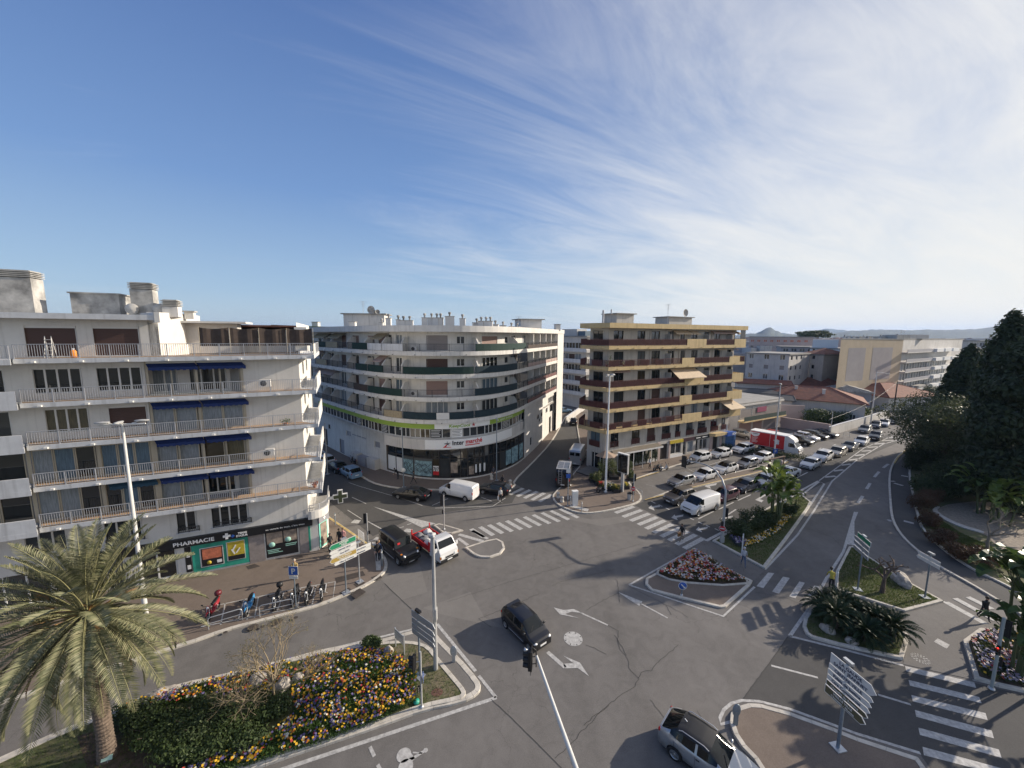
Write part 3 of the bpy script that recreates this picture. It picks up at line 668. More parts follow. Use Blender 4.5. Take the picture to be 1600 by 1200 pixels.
    def awning(s,a,b,z,out=.9,drop=.35,m=None,off=0,val=.2,case=True):
        mb=MB(); n=max(2,int((b-a)/.5))
        p=[s.at(a,off,z),s.at(b,off,z),s.at(b,off+out,z-drop),s.at(a,off+out,z-drop)]
        up=Vector((0,0,.02))
        mb.quad(p[0]+up,p[3]+up,p[2]+up,p[1]+up); mb.quad(*p)
        k=max(4,int((b-a)/.18))
        for i in range(k):
            t0=a+(b-a)*i/k; t1=a+(b-a)*(i+1)/k; A=s.at(t0,off+out,z-drop+.02); B=s.at(t1,off+out,z-drop+.02); d=val*(.82+.18*(i%2))
            mb.quad(A-Vector((0,0,d)),B-Vector((0,0,d)),B,A)
        o=s.part('awning',mb,m or M_blue)
        if case:
            c=MB(); s.strip(a,b,off-.02,off+.14,z,z+.14,c); s.part('awning_case',c,M_frame,o)
        for t in (a+.1,b-.1):
            c=MB(); c.tube([s.at(t,off,z-.05),s.at(t,off+out,z-drop)],.018,6); s.part('arm',c,M_rail,o)
        return o
    def text(s,txt,t,z,h,m,off=.03,bold=False,xs=1.0,sp=1.0,shear=0,name='lettering',parent=None):
        me=text_mesh(txt,h,m,.02,bold,xs,sp)
        if shear: 
            for v in me.vertices: v.co.x+=v.co.z*shear
        cx=0
        for v in me.vertices:
            p=s.at(t+v.co.x,off-v.co.y,z+v.co.z); v.co=p
        o=inst(me,name,parent or s.root,world=True); return o
    def spots(s,a,b,off,z,step=2.3):
        "little drain spouts below the slab edge"
        n=int((b-a)/step)
        for i in range(n):
            t=a+step*(i+.5); mb=MB(); p=s.at(t,off+.05,z); mb.box(p,(.22,.12,.1),s.ang(t)); s.part('drain_spout',mb,M_lampdk)
    def finish(s,name='wall'): return s.part(name,s.wall,s.wm)
M_lampdk=mat('spout',(.5,.5,.5),.6)
def flat(mb,poly,z0,z1,m=0): mb.prism(poly,z0,z1,m); return mb
def acunit(loc,rz,parent,name='air_conditioner'):
    mb=MB(); mb.box((0,0,.3),(.8,.32,.6)); o=mb.build(name,M_frame,parent,loc,rz)
    f=MB(); f.lathe([(.0,-.175),(.22,-.175),(.24,-.165),(.24,-.15)],(-.1,0,.3),14,'Y'); f.build('fan_grille',M_raildk,o); return o
def chimney(root,x,y,z,w_,d,h,rz=0,pots=0,m=None,cap=True,name='chimney',louv=False):
    mb=MB(); mb.box((0,0,h/2),(w_,d,h)); 
    o=mb.build(name,m or M_wB,root,Vector((x,y,z))-Vector(root.location),rz)
    c=MB()
    if louv:
        for k in range(4): c.box((0,0,h+.08+k*.12),(w_+.14,d+.14,.05))
        c.box((0,0,h+.28),(w_-.1,d-.1,.5))
        c.build('louvred_cap',M_wAd,o)
    elif pots:
        c.box((0,0,h+.04),(w_+.12,d+.12,.08)); c.build('cap',M_wAd,o)
        for k in range(pots):
            px_=(k-(pots-1)/2)*w_/pots; c=MB(); c.lathe([(.12,h+.08),(.12,h+.38),(.2,h+.42),(.21,h+.62),(.15,h+.68),(0,h+.68)],(px_,0,0),8); c.build('chimney_pot',M_wAd,o)
    else: c.box((0,0,h+.05),(w_+.2,d+.2,.1)); c.build('cap',M_wAd,o)
    return o
# ---------- Building A: left apartment block with pharmacy ----------
aA=R(23.8); cA,sA=math.cos(aA),math.sin(aA); O=Vector((-19.04,32.94))
def Ap(s_,o=0): return (O.x+s_*cA+o*sA,O.y+s_*sA-o*cA)
rA=thing('apartment_building','white apartment block on the left with blue awnings and a pharmacy at street level','apartment building',(*Ap(.6),0))
FA=Fac(rA,[Ap(-34),Ap(.62),Ap(.62,-14)],M_wA); S0=34.0   # s = S0 + (old s)
fl=[3.55,6.42,9.37,12.35,15.3,18.3]; sb=[6.07,9.02,12.0,14.95,17.95]
# s ranges in metres along the front
def W_(a,b,z0,z1,n,k=None,f=None): return (S0+a,S0+b,z0,z1,n,k,f)
# penthouse
FA.wrow([W_(-15.8,-13.17,18.32,20.5,1,M_shbrown),W_(-12.3,-9.72,18.32,20.5,1,M_shbrown),W_(-19.5,-17.2,18.4,20.3,2),W_(-24,-21,18.32,20.5,1,M_shbrown),W_(-30,-27,18.32,20.5,1,M_shbrown)],0,S0-8.6,18.2,20.97)
# floor 5
FA.wrow([W_(-15.7,-13.2,15.75,17.5,4),W_(-12.4,-9.84,15.75,17.5,4),W_(-19.2,-17.1,15.4,17.5,2),W_(-24.6,-21.4,15.4,17.5,3,M_curt),W_(-30,-27,15.7,17.5,3)],0,S0-9.68,15.25,17.95)
FA.wrow([W_(-15.4,-13.1,12.9,14.6,4,M_curtg),W_(-12.0,-9.8,12.9,14.6,4,M_shbrown),W_(-19.2,-17.1,12.5,14.6,2),W_(-24.6,-21.4,12.4,14.5,3),W_(-30,-27,12.7,14.5,3)],0,S0-9.68,12.3,14.95)
def glazed(a,b,z0,z1,n,kinds,off=.0,fr=None):
    for i in range(n):
        t0=a+(b-a)*i/n; t1=a+(b-a)*(i+1)/n
        FA.win(S0+t0+.02,S0+t1-.02,z0,z1,1,kinds[i%len(kinds)],fr or M_framebr,off,.05)
for k,(z0,z1) in enumerate([(9.37,12.0),(6.42,9.02)]):
    FA.walls(0,S0-9.68,z1-.28,z1); FA.walls(0,S0-9.68,z0-.1,z0+.02)
    ks=[[M_curt,M_curtb,M_glass,M_curtb,M_curtb,M_curtb],[M_curt,M_curt,M_glass,M_glass,M_curtb,M_glass]][k]
    glazed(-16.4,-13.0,z0+.02,z1-.28,3,ks[:3]); glazed(-12.75,-9.85,z0+.02,z1-.28,3,ks[3:])
    glazed(-21.5,-16.7,z0+.02,z1-.28,3,[M_glass,M_curtb,M_glass]); glazed(-33.9,-22,z0+.02,z1-.28,7,[M_glass,M_curt,M_glass])
    for t in (-16.55,-12.87,-9.76,-21.75): FA.part('pilaster',FA.strip(S0+t-.11,S0+t+.11,-.2,.06,z0,z1-.02,MB()),M_framebr)
# loggias right of centre, floors 2..5
for k,(z0,z1) in enumerate([(6.42,9.02),(9.37,12.0),(12.35,14.95),(15.3,17.95)]):
    D=1.3
    a,b=S0-9.66,S0-3.5
    FA.walls(a,b,z0-.1,z1,[(a+.9,a+2.5,z0+.05,z1-.4),(a+3.35,a+5.9,z0+.05,z1-.4)],off=-D)
    FA.win(a+.9,a+2.5,z0+.05,z1-.4,2,[M_glass,M_glass,M_curt,M_curt][k],None,-D,.12); FA.win(a+3.35,a+5.9,z0+.05,z1-.4,3 if k else 4,[M_glass,M_glass,M_curt,M_glass][k],None,-D,.12)
    FA.walls(b,S0+.62,z0-.1,z1)
    for t in (a,b):   # side cheeks
        q=[FA.at(t,0,z0-.1),FA.at(t,-D,z0-.1),FA.at(t,-D,z1),FA.at(t,0,z1)]; FA.wall.quad(*q); FA.wall.quad(*q[::-1])
    for t,w_ in ((a+.08,.08),((a+b)/2,.08),(b-.08,.08),((3*a+b)/4,.03),((a+3*b)/4,.03)): FA.part('loggia_post',FA.strip(t-w_,t+w_,-.05-w_,.05,z0,z1-.02,MB()),M_framebr)
    if k in(0,1): glazed(-9.55,-6.7,z0+.02,z1-.3,2,[M_curt,M_curt],-.15); 
    if k==1: glazed(-6.45,-3.6,z0+.02,z1-.3,2,[M_glass,M_curtg],-.15)
    if k==2: glazed(-9.55,-6.7,z0+.02,z1-.3,2,[M_curt]); glazed(-6.45,-3.6,z0+.02,z1-.3,2,[M_curt])
    FA.awning(a+.05,(a+b)/2-.05,z1-.22,.42,.3,M_blue,val=.25); FA.awning((a+b)/2+.05,b-.02,z1-.22,.42,.3,M_blue,val=.25)
FA.awning(S0-12.6,S0-9.8,9.02-.22,.42,.3,mat('awning_petrol',(.02,.07,.12),.8,var=.2,vs=4),val=.25)
# floor 1 and shop base
FA.wrow([W_(-8.75,-7.45,3.95,5.6,2),W_(-6.45,-3.86,3.9,5.6,4),W_(-13.1,-10.9,3.95,5.6,3),W_(-17.4,-15.2,3.95,5.6,3),W_(-23,-20.5,3.95,5.6,3),W_(-29,-26.5,3.95,5.6,3)],0,S0+.62,3.45,6.07)
for a,b in ((-8.8,-7.4),(-6.5,-3.8),(-13.15,-10.85)): 
    mb=MB(); FA.strip(S0+a-.1,S0+b+.1,0,.16,3.84,3.92,mb); FA.part('window_sill',mb,M_slab); FA.railing(S0+a,S0+b,.12,3.9,.45,M_raildk,.11,.7)
FA.wrow([(S0-11.4,S0-9.0,.25,2.7,2,M_glass,M_frame),(S0-15.5,S0-12.2,.25,2.7,3,M_glass,M_frame),(S0-20,S0-16.4,.3,2.7,3,M_glass,M_frame),(S0-28,S0-24,.3,2.7,3,M_shgrey)],0,S0+.62,.05,3.45)
FA.walls(S0+.62,FA.len,-.05,21,[(S0+.62+3+i*4,S0+.62+4.4+i*4,z+.9,z+2.1) for i in range(2) for z in fl[1:]])
for i in range(2):
    for z in fl[1:]: FA.win(S0+.62+3+i*4,S0+.62+4.4+i*4,z+.9,z+2.1,2)
for z in fl[1:5]: pass
FA.finish()
# slabs + railings (front, then wrapped round the corner)
FA2=Fac(rA,[Ap(-34),Ap(.62),Ap(.62,-14)],M_slab)
OF=1.2
for i,z in enumerate(sb):
    mb=MB(); FA2.strip(S0-16.5,S0+.62,-.05,OF,z,z+.33,mb); FA2.strip(S0+.62,S0+.62+7.5,-.05,1.3,z,z+.33,mb)
    o=FA2.part('balcony_slab',mb,M_slab); mb=MB(); FA2.strip(S0-16.45,S0+.6,.0,OF-.06,z+.33,z+.345,mb); FA2.part('balcony_floor',mb,M_terr,o)
    # corner infill
    r1=FA2.railing(S0-16.45,S0+.62,OF-.05,z+.33,.98,M_rail,.125,1.55)
    if i==4: FA2.panel(S0+.7,S0+3.5,1.25,z+.34,z+1.25,M_frame); FA2.railing(S0+3.5,S0+8,1.25,z+.33)
    else: FA2.railing(S0+.62,S0+2.3,1.25,z+.33,.98,M_rail,.125,1.1); FA2.panel(S0+2.3,S0+8,1.25,z+.34,z+1.3,M_wA,'parapet',.1)
    for t in [x for x in (-15.2,-12.9,-10.6,-8.4,-6.1,-4.0,-1.7,.3)]:
        mb=MB(); p=FA2.at(S0+t-.4,OF+.06,z+.1); mb.box(p,(.2,.14,.12),aA); o=FA2.part('drain_spout',mb,M_frame); mb=MB(); mb.lathe([(.04,-.02),(.04,.03),(0,.03)],(0,0,0),8); 
# left bay: solid white parapets
for i,z in enumerate(sb):
    mb=MB(); FA2.strip(0,S0-16.6,-.05,1.75,z-.05,z+.3,mb); FA2.part('balcony_slab',mb,M_slab)
    if i==4: FA2.railing(0,S0-16.6,1.65,z+.3)
    else: FA2.panel(0,S0-16.62,1.68,z+.28,z+1.2,M_slab,'parapet',.12)
# roof slab and terrace
mb=MB(); FA2.strip(0,S0-8.88,-9,.95,20.97,21.35,mb); mb.box((*Ap(-9.6,-2.2),21.16),(2.2,5.6,.37),aA) if False else None
FA2.part('roof',mb,M_slab)
mb=MB(); FA2.strip(S0-9.15,S0-8.85,-3.2,1.0,20.8,21.55,mb); FA2.part('roof_upstand',mb,M_wA)
mb=MB(); mb.prism([Ap(-8.6,0),Ap(.6,0),Ap(.6,-14),Ap(-34,-14),Ap(-34,-.4),Ap(-8.6,-.4)],18.1,18.28); FA2.part('terrace',mb,M_terr)
mb=MB(); mb.prism([Ap(-8.6,-0.0),Ap(-7.6,-1.8),Ap(-7.6,-6),Ap(-9.2,-6),Ap(-9.2,0)],18.3,21.6); FA2.part('stair_wall',mb,M_wA)
mb=MB(); mb.box((*Ap(-5.9,-3.2),19.6),(3.6,1.4,2.5),aA); mb.build('penthouse_room',M_wA,rA,world=True)
mb=MB(); mb.box((*Ap(-6.0,-3.0),20.95),(5.4,2.8,.16),aA); mb.build('penthouse_canopy',M_wA,rA,world=True)
e1=FA.S(390,20.2,-5,lo=S0-14,hi=S0)-S0; e0=-6.2; em=(e0+e1)/2; el_=e1-e0
mb=MB(); mb.box((*Ap(em,-6.5),19.35),(el_,3,2.1),aA); mb.build('penthouse_wall',M_wA,rA,world=True)
mb=MB(); mb.box((*Ap(em+.1,-6.2),20.62),(el_+.7,4.2,.14),aA,rx=-.06); mb.build('lean_to_roof',mat('fibre_roof',(.14,.06,.045),.9,var=.3,vs=2),rA,world=True)
mb=MB(); mb.box((*Ap(em-.3,-4.96),19.95),(el_-1.4,.06,.6),aA); mb.build('glazed_front',M_glass,rA,world=True)
for k in range(4):    # canvas windbreaks standing behind the terrace railing
    a=-5.9+k*1.95
    mb=MB(); n=8
    for j in range(n):
        t0=a+1.88*j/n; t1=a+1.88*(j+1)/n; w0=.05*math.sin(j*1.3+k); w1=.05*math.sin((j+1)*1.3+k); sg0=.12*math.sin(math.pi*j/n); sg1=.12*math.sin(math.pi*(j+1)/n)
        A=Vector((*Ap(t0,.85+w0),19.05)); B=Vector((*Ap(t1,.85+w1),19.05)); mb.quad(A,B,B+Vector((0,0,1.45-sg1)),A+Vector((0,0,1.45-sg0)))
    mb.build('canvas_windbreak',M_screenbr,rA,world=True)
for k in range(5): mb=MB(); mb.tube([(*Ap(-5.9+k*1.95,.9),18.3),(*Ap(-5.9+k*1.95,.9),20.5)],.018,6); mb.build('windbreak_post',M_framebr,rA,world=True)
mb=MB(); mb.box((*Ap(.95,.6),19.6),(.9,.08,2.0),aA); mb.build('side_panel',M_frame,rA,world=True)
mb=MB(); mb.box((*Ap(.95,.52),20.1),(.8,.05,.9),aA); mb.build('side_pane',M_curtb,rA,world=True)
# chimneys on A
for (x,o,z,w_,d,h,lv) in [(-17.1,-1.6,21.3,3.0,1.3,2.5,1),(-12.6,-2.4,21.3,2.7,1.8,1.6,0),(-9.8,-1.7,21.3,1.35,1.0,2.05,1),(-8.05,-1.3,21.3,.95,.9,.8,1),(-7.2,-2.2,21.2,.6,.6,.55,0)]:
    p=Ap(x,o); chimney(rA,p[0],p[1],z,w_,d,h,aA,0,M_wAd if w_>1 else M_wA,louv=bool(lv))
for x,o,r_ in ((-10.4,-.9,.42),(-8.75,-.9,.45)):
    mb=MB(); mb.lathe([(0,0),(r_*.5,.03),(r_*.85,.1),(r_,.17)],(0,0,0),18,'Y'); c=mb.build('satellite_dish',M_wAd,rA,Vector((*Ap(x,o),21.85))-Vector(rA.location),aA)
acunit(Vector((*Ap(-1.9,.4),15.64))-Vector(rA.location),aA,rA); acunit(Vector((*Ap(-2.0,.4),9.7))-Vector(rA.location),aA,rA)
# terrace clutter: stepladder, orange pot, small tables, plants
st=thing('stepladder','aluminium stepladder standing on the top left balcony by a brown shutter','ladder',(*Ap(-14.4,.55),18.29),aA)
mb=MB()
for sx in(-.2,.2): mb.tube([(sx,-.2,0),(sx*.8,0,1.5)],.02,6); mb.tube([(sx,.25,0),(sx*.8,0,1.5)],.02,6)
for k in range(5): mb.box((0,-.2+.04*k+.02,.25*(k+1)),(.36,.1,.025))
mb.build('frame',M_frame,st)
st=thing('gas_bottle','orange gas bottle on the top left balcony','gas bottle',(*Ap(-13.2,.6),18.29))
mb=MB(); mb.lathe([(0,.02),(.14,.02),(.16,.06),(.16,.42),(.12,.52),(.05,.56),(0,.56)],(0,0,0),14); mb.build('bottle',mat('orange_paint',(.7,.25,.03),.5),st); mb=MB(); mb.lathe([(.09,.54),(.09,.66),(.08,.66)],(0,0,0),10); mb.build('collar',M_rail,st)
def plant_pot(p,h,label,leaf=(.05,.09,.03),pot=(.35,.15,.08),w_=.3,group=None,seed=1):
    o=thing('potted_plant',label,'plant pot',p,0,group)
    mb=MB(); mb.lathe([(0,0),(w_*.4,0),(w_*.55,h*.35),(w_*.5,h*.35),(0,h*.32)],(0,0,0),12); mb.build('pot',mat('pot%.2f'%pot[0],pot,.8),o)
    r_=random.Random(seed); mb=MB()
    for i in range(70):
        a=r_.uniform(0,6.28); q=Vector((math.cos(a)*r_.random()*w_,math.sin(a)*r_.random()*w_,h*.35+r_.random()*h*.65)); d=Vector((r_.uniform(-1,1),r_.uniform(-1,1),r_.uniform(0,1))).normalized()*.14; e=d.orthogonal().normalized()*.04
        mb.add([q,q+d*.5+e,q+d,q+d*.5-e],[(0,1,2,3)])
    mb.build('foliage',leafmat('leaf%.2f'%leaf[1],leaf,(leaf[0]*1.8,leaf[1]*1.6,leaf[2])),o); return o
plant_pot((*Ap(-.6,.75),12.34),.45,'low green plants along the balcony edge beside the plain wall, third balcony from the top',w_=.4)
plant_pot((*Ap(1.3,.6),6.41),.5,'reddish potted plant at the corner of the lowest left balcony',leaf=(.2,.05,.02))
# ---- pharmacy front ----
mb=MB(); FA2.strip(S0-14.5,S0+1.3,.0,.28,2.74,3.45,mb); FA2.part('shop_fascia',mb,M_signblk)
FA2.text('PHARMACIE',S0-7.95,2.93,.30,M_ltr,.30,True,1.12,1.05)
mb=MB(); p=FA2.at(S0-5.75,.30,3.1); mb.box(p,(.52,.03,.19),aA); mb.box(p,(.19,.036,.52),aA); FA2.part('cross_logo',mb,M_ltr)
mb=MB(); p=FA2.at(S0-5.35,.33,3.03); mb.box(p,(.2,.03,.2),aA,ry=.78); FA2.part('blue_logo_mark',mb,M_bluep)
FA2.text('TERRE',S0-4.65,3.1,.16,M_ltr,.30,True); FA2.text("D'AZUR",S0-4.7,2.87,.16,M_ltr,.30,True)
FA2.text("au centre de tout, c'est vous",S0-1.5,2.98,.14,M_ltr,.30,False,1.15,1.1)
# shop front panels, s in front-plane metres
def shop(a,b,z0,z1,m,off=.05,name='shop_panel',par=None): 
    mb=MB(); FA2.strip(S0+a,S0+b,.0,off,z0,z1,mb); return FA2.part(name,mb,m,par)
shop(-8.05,-4.15,.3,2.7,M_teal2,.06,'green_shopfront'); shop(-7.55,-5.95,.62,2.3,M_frame,.09,'poster_frame'); o=shop(-7.48,-6.02,.68,2.24,M_signblk,.11,'poster'); shop(-7.4,-6.1,1.3,2.2,M_orange,.125,'poster_print')
shop(-5.72,-4.42,.75,2.45,M_frame,.09,'poster_frame'); shop(-5.66,-4.48,1.2,2.4,M_yel,.11,'poster'); shop(-5.66,-4.48,.8,1.19,M_signblk,.112,'poster_foot')
mb=MB()
for x,z,r_ in ((-7.0,.98,.16),): 
    p=FA2.at(S0+x,.135,z); mb.lathe([(0,0),(r_,0),(r_,.01)],(0,0,0),14,'Y')
    c=FA2.part('yellow_disc',mb,M_yel); 
    c.location=p-Vector(rA.location); c.rotation_euler=(0,0,aA)
shop(-6.45,-6.12,.85,1.1,M_ltr,.128,'price_tag'); FA2.text('SOLDES',S0-6.75,1.36,.15,M_ltr,.14,True,.9) if False else None
for x,z,t in ((-5.2,1.9,.5),(-4.95,1.6,.6),(-5.3,1.55,-.4)):
    mb=MB(); mb.box((0,0,0),(.1,.01,.5),0,ry=t); c=mb.build('figure_print',M_ltr,rA,FA2.at(S0+x,.13,z)-Vector(rA.location),aA)
shop(-8.5,-8.12,.45,2.6,M_signblk,.08,'notice_column'); shop(-8.43,-8.2,1.75,2.1,M_ltr,.1,'notice'); shop(-8.43,-8.2,.7,1.05,M_ltr,.1,'notice')
shop(-8.9,-8.06,.05,.3,M_stone); shop(-4.12,-3.0,.1,2.74,M_stone,.07,'stone_pier'); shop(-.25,.45,.1,2.74,M_stone,.07,'stone_pier')
shop(-2.95,-.35,.28,2.72,M_frame,.05,'poster_frame'); shop(-2.88,-.42,.34,2.68,M_signblk,.07,'poster'); shop(-2.8,-1.6,1.55,2.62,M_poster2,.085,'poster_print'); shop(-1.5,-.5,1.6,2.62,M_poster2,.085,'poster_print')
mb=MB()
for x,z in ((-2.45,1.5),(-1.2,1.75)):
    mb=MB(); mb.lathe([(0,0),(.24,0),(.24,.01)],(0,0,0),16,'Y'); mb.build('mint_disc',mat('mint',(.35,.62,.52),.5),rA,FA2.at(S0+x,.1,z)-Vector(rA.location),aA)
for i,(x,z,wd) in enumerate([(-2.3,.98,1.0),(-2.35,.84,.8),(-2.2,.70,1.1),(-.95,1.3,.9),(-1.0,1.15,.8)]): shop(x-wd/2,x+wd/2,z,z+.06,mat('mint',(.35,.62,.52),.5),.08,'print_line')
shop(.5,1.25,.25,2.72,M_teal2,.05,'green_shopfront')
# ground-floor corner: chamfered
crn=[Ap(1.3,0),Ap(2.05,-.85),Ap(2.05,-3.4),Ap(.6,-3.4),Ap(.6,0)]
mb=MB(); mb.prism(crn,0.1,3.45); mb.build('corner_pillar',M_wA,rA,world=True)
ch=Fac(rA,[Ap(1.3,.06),Ap(2.1,-.85)],M_wA)
mb=MB(); ch.strip(0.02,ch.len,0,.2,2.74,3.45,mb); ch.part('corner_fascia',mb,M_greyw)
mb=MB(); p=ch.at(ch.len*.5,.22,3.1); mb.box(p,(.3,.03,.1),ch.ang(.1)); mb.box(p,(.1,.036,.34),ch.ang(.1)); ch.part('cross_logo',mb,M_ltr)
mb=MB(); ch.strip(.12,ch.len-.1,0,.06,.3,2.7,mb); ch.part('green_frame',mb,mat('mint_light',(.25,.75,.6),.5)); mb=MB(); ch.strip(.25,ch.len-.22,0,.09,.45,2.6,mb); ch.part('poster',mb,M_poster2)
# curved first floor balcony on the corner
cp=[Ap(.62,.55)]+[Ap(.9+1.35*math.sin(t),-.75+1.35*math.cos(t)) for t in [math.pi/2*i/7 for i in range(8)]]+[Ap(2.25,-4)]
cb=Fac(rA,cp,M_slab); mb=MB(); mb.prism([*cp,Ap(.6,-4)],3.45,3.75); mb.build('curved_balcony',M_wA,rA,world=True)
mb=MB(); cb.strip(.05,cb.len-.05,-.1,0.0,3.75,4.2,mb); cb.part('curved_parapet',mb,M_wA); cb.railing(.1,cb.len-.1,-.06,4.18,.6,M_rail,.12,.9)
# green cross sign
cr_=thing('pharmacy_cross','green outlined pharmacy cross sign sticking out from the corner of the left building','pharmacy sign',(*Ap(2.25,-1.0),4.6),aA)
mb=MB(); mb.box((.25,0,-.05),(.5,.12,.25)); mb.build('bracket',M_frame,cr_)
mb=MB(); mb.box((1.05,0,0),(1.3,.2,.46)); mb.box((1.05,0,0),(.46,.205,1.3)); mb.build('cross_case',M_frame,cr_)
mb=MB(); mb.box((1.05,0,0),(1.16,.23,.32)); mb.box((1.05,0,0),(.32,.235,1.16)); mb.build('cross_face',mat('cross_olive',(.05,.06,.03),.4),cr_)
# ---------- Building B: curved block with supermarket ----------
rB=thing('apartment_building','white curved apartment block in the middle with a green sign band above a corner supermarket','apartment building',(-9.6,52,0))
def sm(P,n=2):
    P=[Vector(p) for p in P]
    for _ in range(n):
        q=[P[0]]
        for i in range(len(P)-1): q+=[P[i]*.75+P[i+1]*.25,P[i]*.25+P[i+1]*.75]
        P=q+[P[-1]]
    return P
bp=sm([(-44,76.5),(-34,66.2),(-26.3,58.8),(-20.3,53.2),(-16,50.1),(-12.7,48.95),(-9.6,48.65),(-5.9,49.5),(-2.4,51.8),(.6,56.2),(2.6,61.4)],2)+[Vector((9.3,79.2)),Vector((11.2,84.2)),Vector((2,90))]
FB=Fac(rB,bp,M_wB)
sR=FB.L[-4]; sE=FB.L[-3]; sF=FB.L[-2]     # where the straight side starts, loggias end, side wall ends
lb=sm([(-43,77.5),(-33.2,67),(-24.8,59.1),(-18.2,54.3),(-14.3,51.9),(-9.6,50.9),(-5.3,51.6),(-1.8,54),(.5,57.0),(2.2,60.8)],2)+[Vector((4.4,66.9)),Vector((7.9,77.9)),Vector((11.1,84.3)),Vector((3,90))]
LB=Fac(rB,lb,M_wB)
sbB=[8.5,11.45,14.4,17.35]
WO=-1.5
def bS(px_,z,off=WO): return FB.S(px_,z,off,lo=12)
sides=[]
for i,z in enumerate(sbB):
    mb=MB(); FB.strip(0,sE,WO-.1,0,z,z+.55,mb); FB.part('balcony_slab',mb,M_wB)
    z0=z+.55; z1=(sbB+[20.4])[i+1]; zm=z0+1.2
    L=[]
    def add(a,b,zb,zt,n,k=None,f=None):
        s0,s1=sorted((bS(a,zm),bS(b,zm))); L.append((s0,s1,z0+zb,z0+zt,n,k,f))
    top=z1-z0-.28
    add(668.5,699.5,.06,top,4,[M_curt,M_shpink,M_shbrown,M_shgrey][i])
    if i==3: pass
    add(714,725.5,.95,1.95,2); add(754,777,.06,top-.1,4,[M_glass,M_curtb,M_glass,M_shpink][i]); add(788.5,794,.95,1.9,1)
    add(619,628,.06,top-.1,2,[M_curt,M_curtb,M_glass,M_curt][i]); add(592,602,.06,top-.1,2,[M_shbrown,M_shpink,M_shpink,M_shpink][i]); add(606,612,.06,top-.1,1,M_glass)
    add(574,585,.06,top-.1,2,[M_glass,M_shbrown,M_glass,M_shpink][i]); add(550,561,.06,top-.1,2,[M_glass,M_shbrown,M_glass,M_shpink][i]); add(533,541,.06,top-.1,2,[M_curt,M_glass,M_shbrown,M_shpink][i]); add(512,522,.06,top-.1,2,M_glass); add(498,505,.06,top-.1,2,M_glass)
    add(799,806,.06,top-.1,2,M_glass)
    FB.wrow(L,0,sR-.3,z0-.1,z1,WO)
    # side wall behind loggias
    La=[]; n=5
    for k in range(n):
        a=sR+.8+(sE-sR-1.2)*k/n; La.append((a+.5,a+2.4,z0+.06,z0+top-.1,2,M_glass if k%2 else M_curt))
    FB.wrow(La,sR-.3,sE,z0-.1,z1,WO)
    for k in range(1,n+1):
        mb=MB(); t=sR+(sE-sR)*k/(n)-.25; FB.strip(t-.12,t+.12,WO,-.25,z0,z1,mb); FB.part('loggia_fin',mb,M_wB)
    FB.panel(sR+.15,sE-.1,-.08,z0,z0+.6,[M_brown,M_brown,M_awpink,M_screenbr][i],'balcony_screen'); FB.railing(sR+.1,sE-.1,-.08,z0,1.0,M_raildk,.2,2)
    # divider fins with chamfer
    for px_ in (516,530,556,583,610,637,740,796):
        t=bS(px_,zm); A=[FB.at(t,WO,z0),FB.at(t,-.12,z0),FB.at(t,-.12,z0+1.1),FB.at(t,-.75,z0+1.8),FB.at(t,WO,z0+1.8)]
        a=FB.ang(t); d=Vector((math.cos(a),math.sin(a),0))*.09; mb=MB(); mb.add([p-d for p in A]+[p+d for p in A],[(0,1,2,3,4),(9,8,7,6,5)]+[(j,5+j,5+(j+1)%5,(j+1)%5) for j in range(5)]); FB.part('divider_fin',mb,M_wB)
    FB.railing(FB.S(492,z0,0,lo=8),sR-.1,-.06,z0,.98,M_raildk,.16,1.9)
    scr=[[(600,628,M_reed),(630,682,M_teal),(682,702,M_frame),(702,740,M_teal),(742,808,M_teal)],
         [(553,574,M_screenbr),(575,628,M_green),(742,808,M_teal)],
         [(494,510,M_reed),(556,573,M_green),(575,598,M_green),(630,740,M_green),(742,808,M_teal)],
         [(494,509,M_green),(509,527,M_reed),(550,573,M_green),(574,596,M_slab),(597,629,M_slab),(743,822,M_green)]][i]
    for a,b,m_ in scr: FB.panel(bS(a,z0+.4,0),bS(b,z0+.4,0),.0,z0+.05,z0+.95,m_)
    if i<3: FB.panel(bS(809,z0+1,0),sR-.15,-.1,z0+1.0,z1,M_glass,'glass_screen')
    aw=[[],[(494,508),(509,530)],[(494,508),(594,607)],[(495,518),(522,541),(590,608)]][i]
    for a,b in aw: FB.awning(bS(a,z1,WO),bS(b,z1,WO),z1-.2,1.3,.75,M_awpink if i<3 else M_reed,WO,.1)
    for k in range(14):
        t=6+k*3.3; mb=MB(); p=FB.at(t,.06,z+.12); mb.box(p,(.1,.14,.08),FB.ang(t)); FB.part('drain_spout',mb,M_raildk)
    for px_,dz in ((649,0),(747,.0)):
        if (i+px_)%2: continue
        t=bS(px_,z0); q=FB.at(t,WO+.3,z0); acunit(q-Vector(rB.location),FB.ang(t),rB)
# odd balcony furniture
FB.walls(sE,sF,0,20.6,[],0); 
mb=MB(); FB.strip(sE-.02,sE+.35,WO-.1,.05,8.5,20.4,mb); FB.part('end_pier',mb,M_wB)
FB.walls(sF,FB.len,0,20.6)
mb=MB(); FB.strip(0,sF+.01,-12 if False else -3.2,.12,20.4,21.2,mb); FB.part('roof_fascia',mb,M_wB)
mb=MB(); mb.prism([FB.at(t,-1.2) for t in [FB.len*k/40 for k in range(38)]]+[Vector((-8,78,0)),Vector((-34,84,0))],20.5,20.95); FB.part('roof',mb,M_roof)
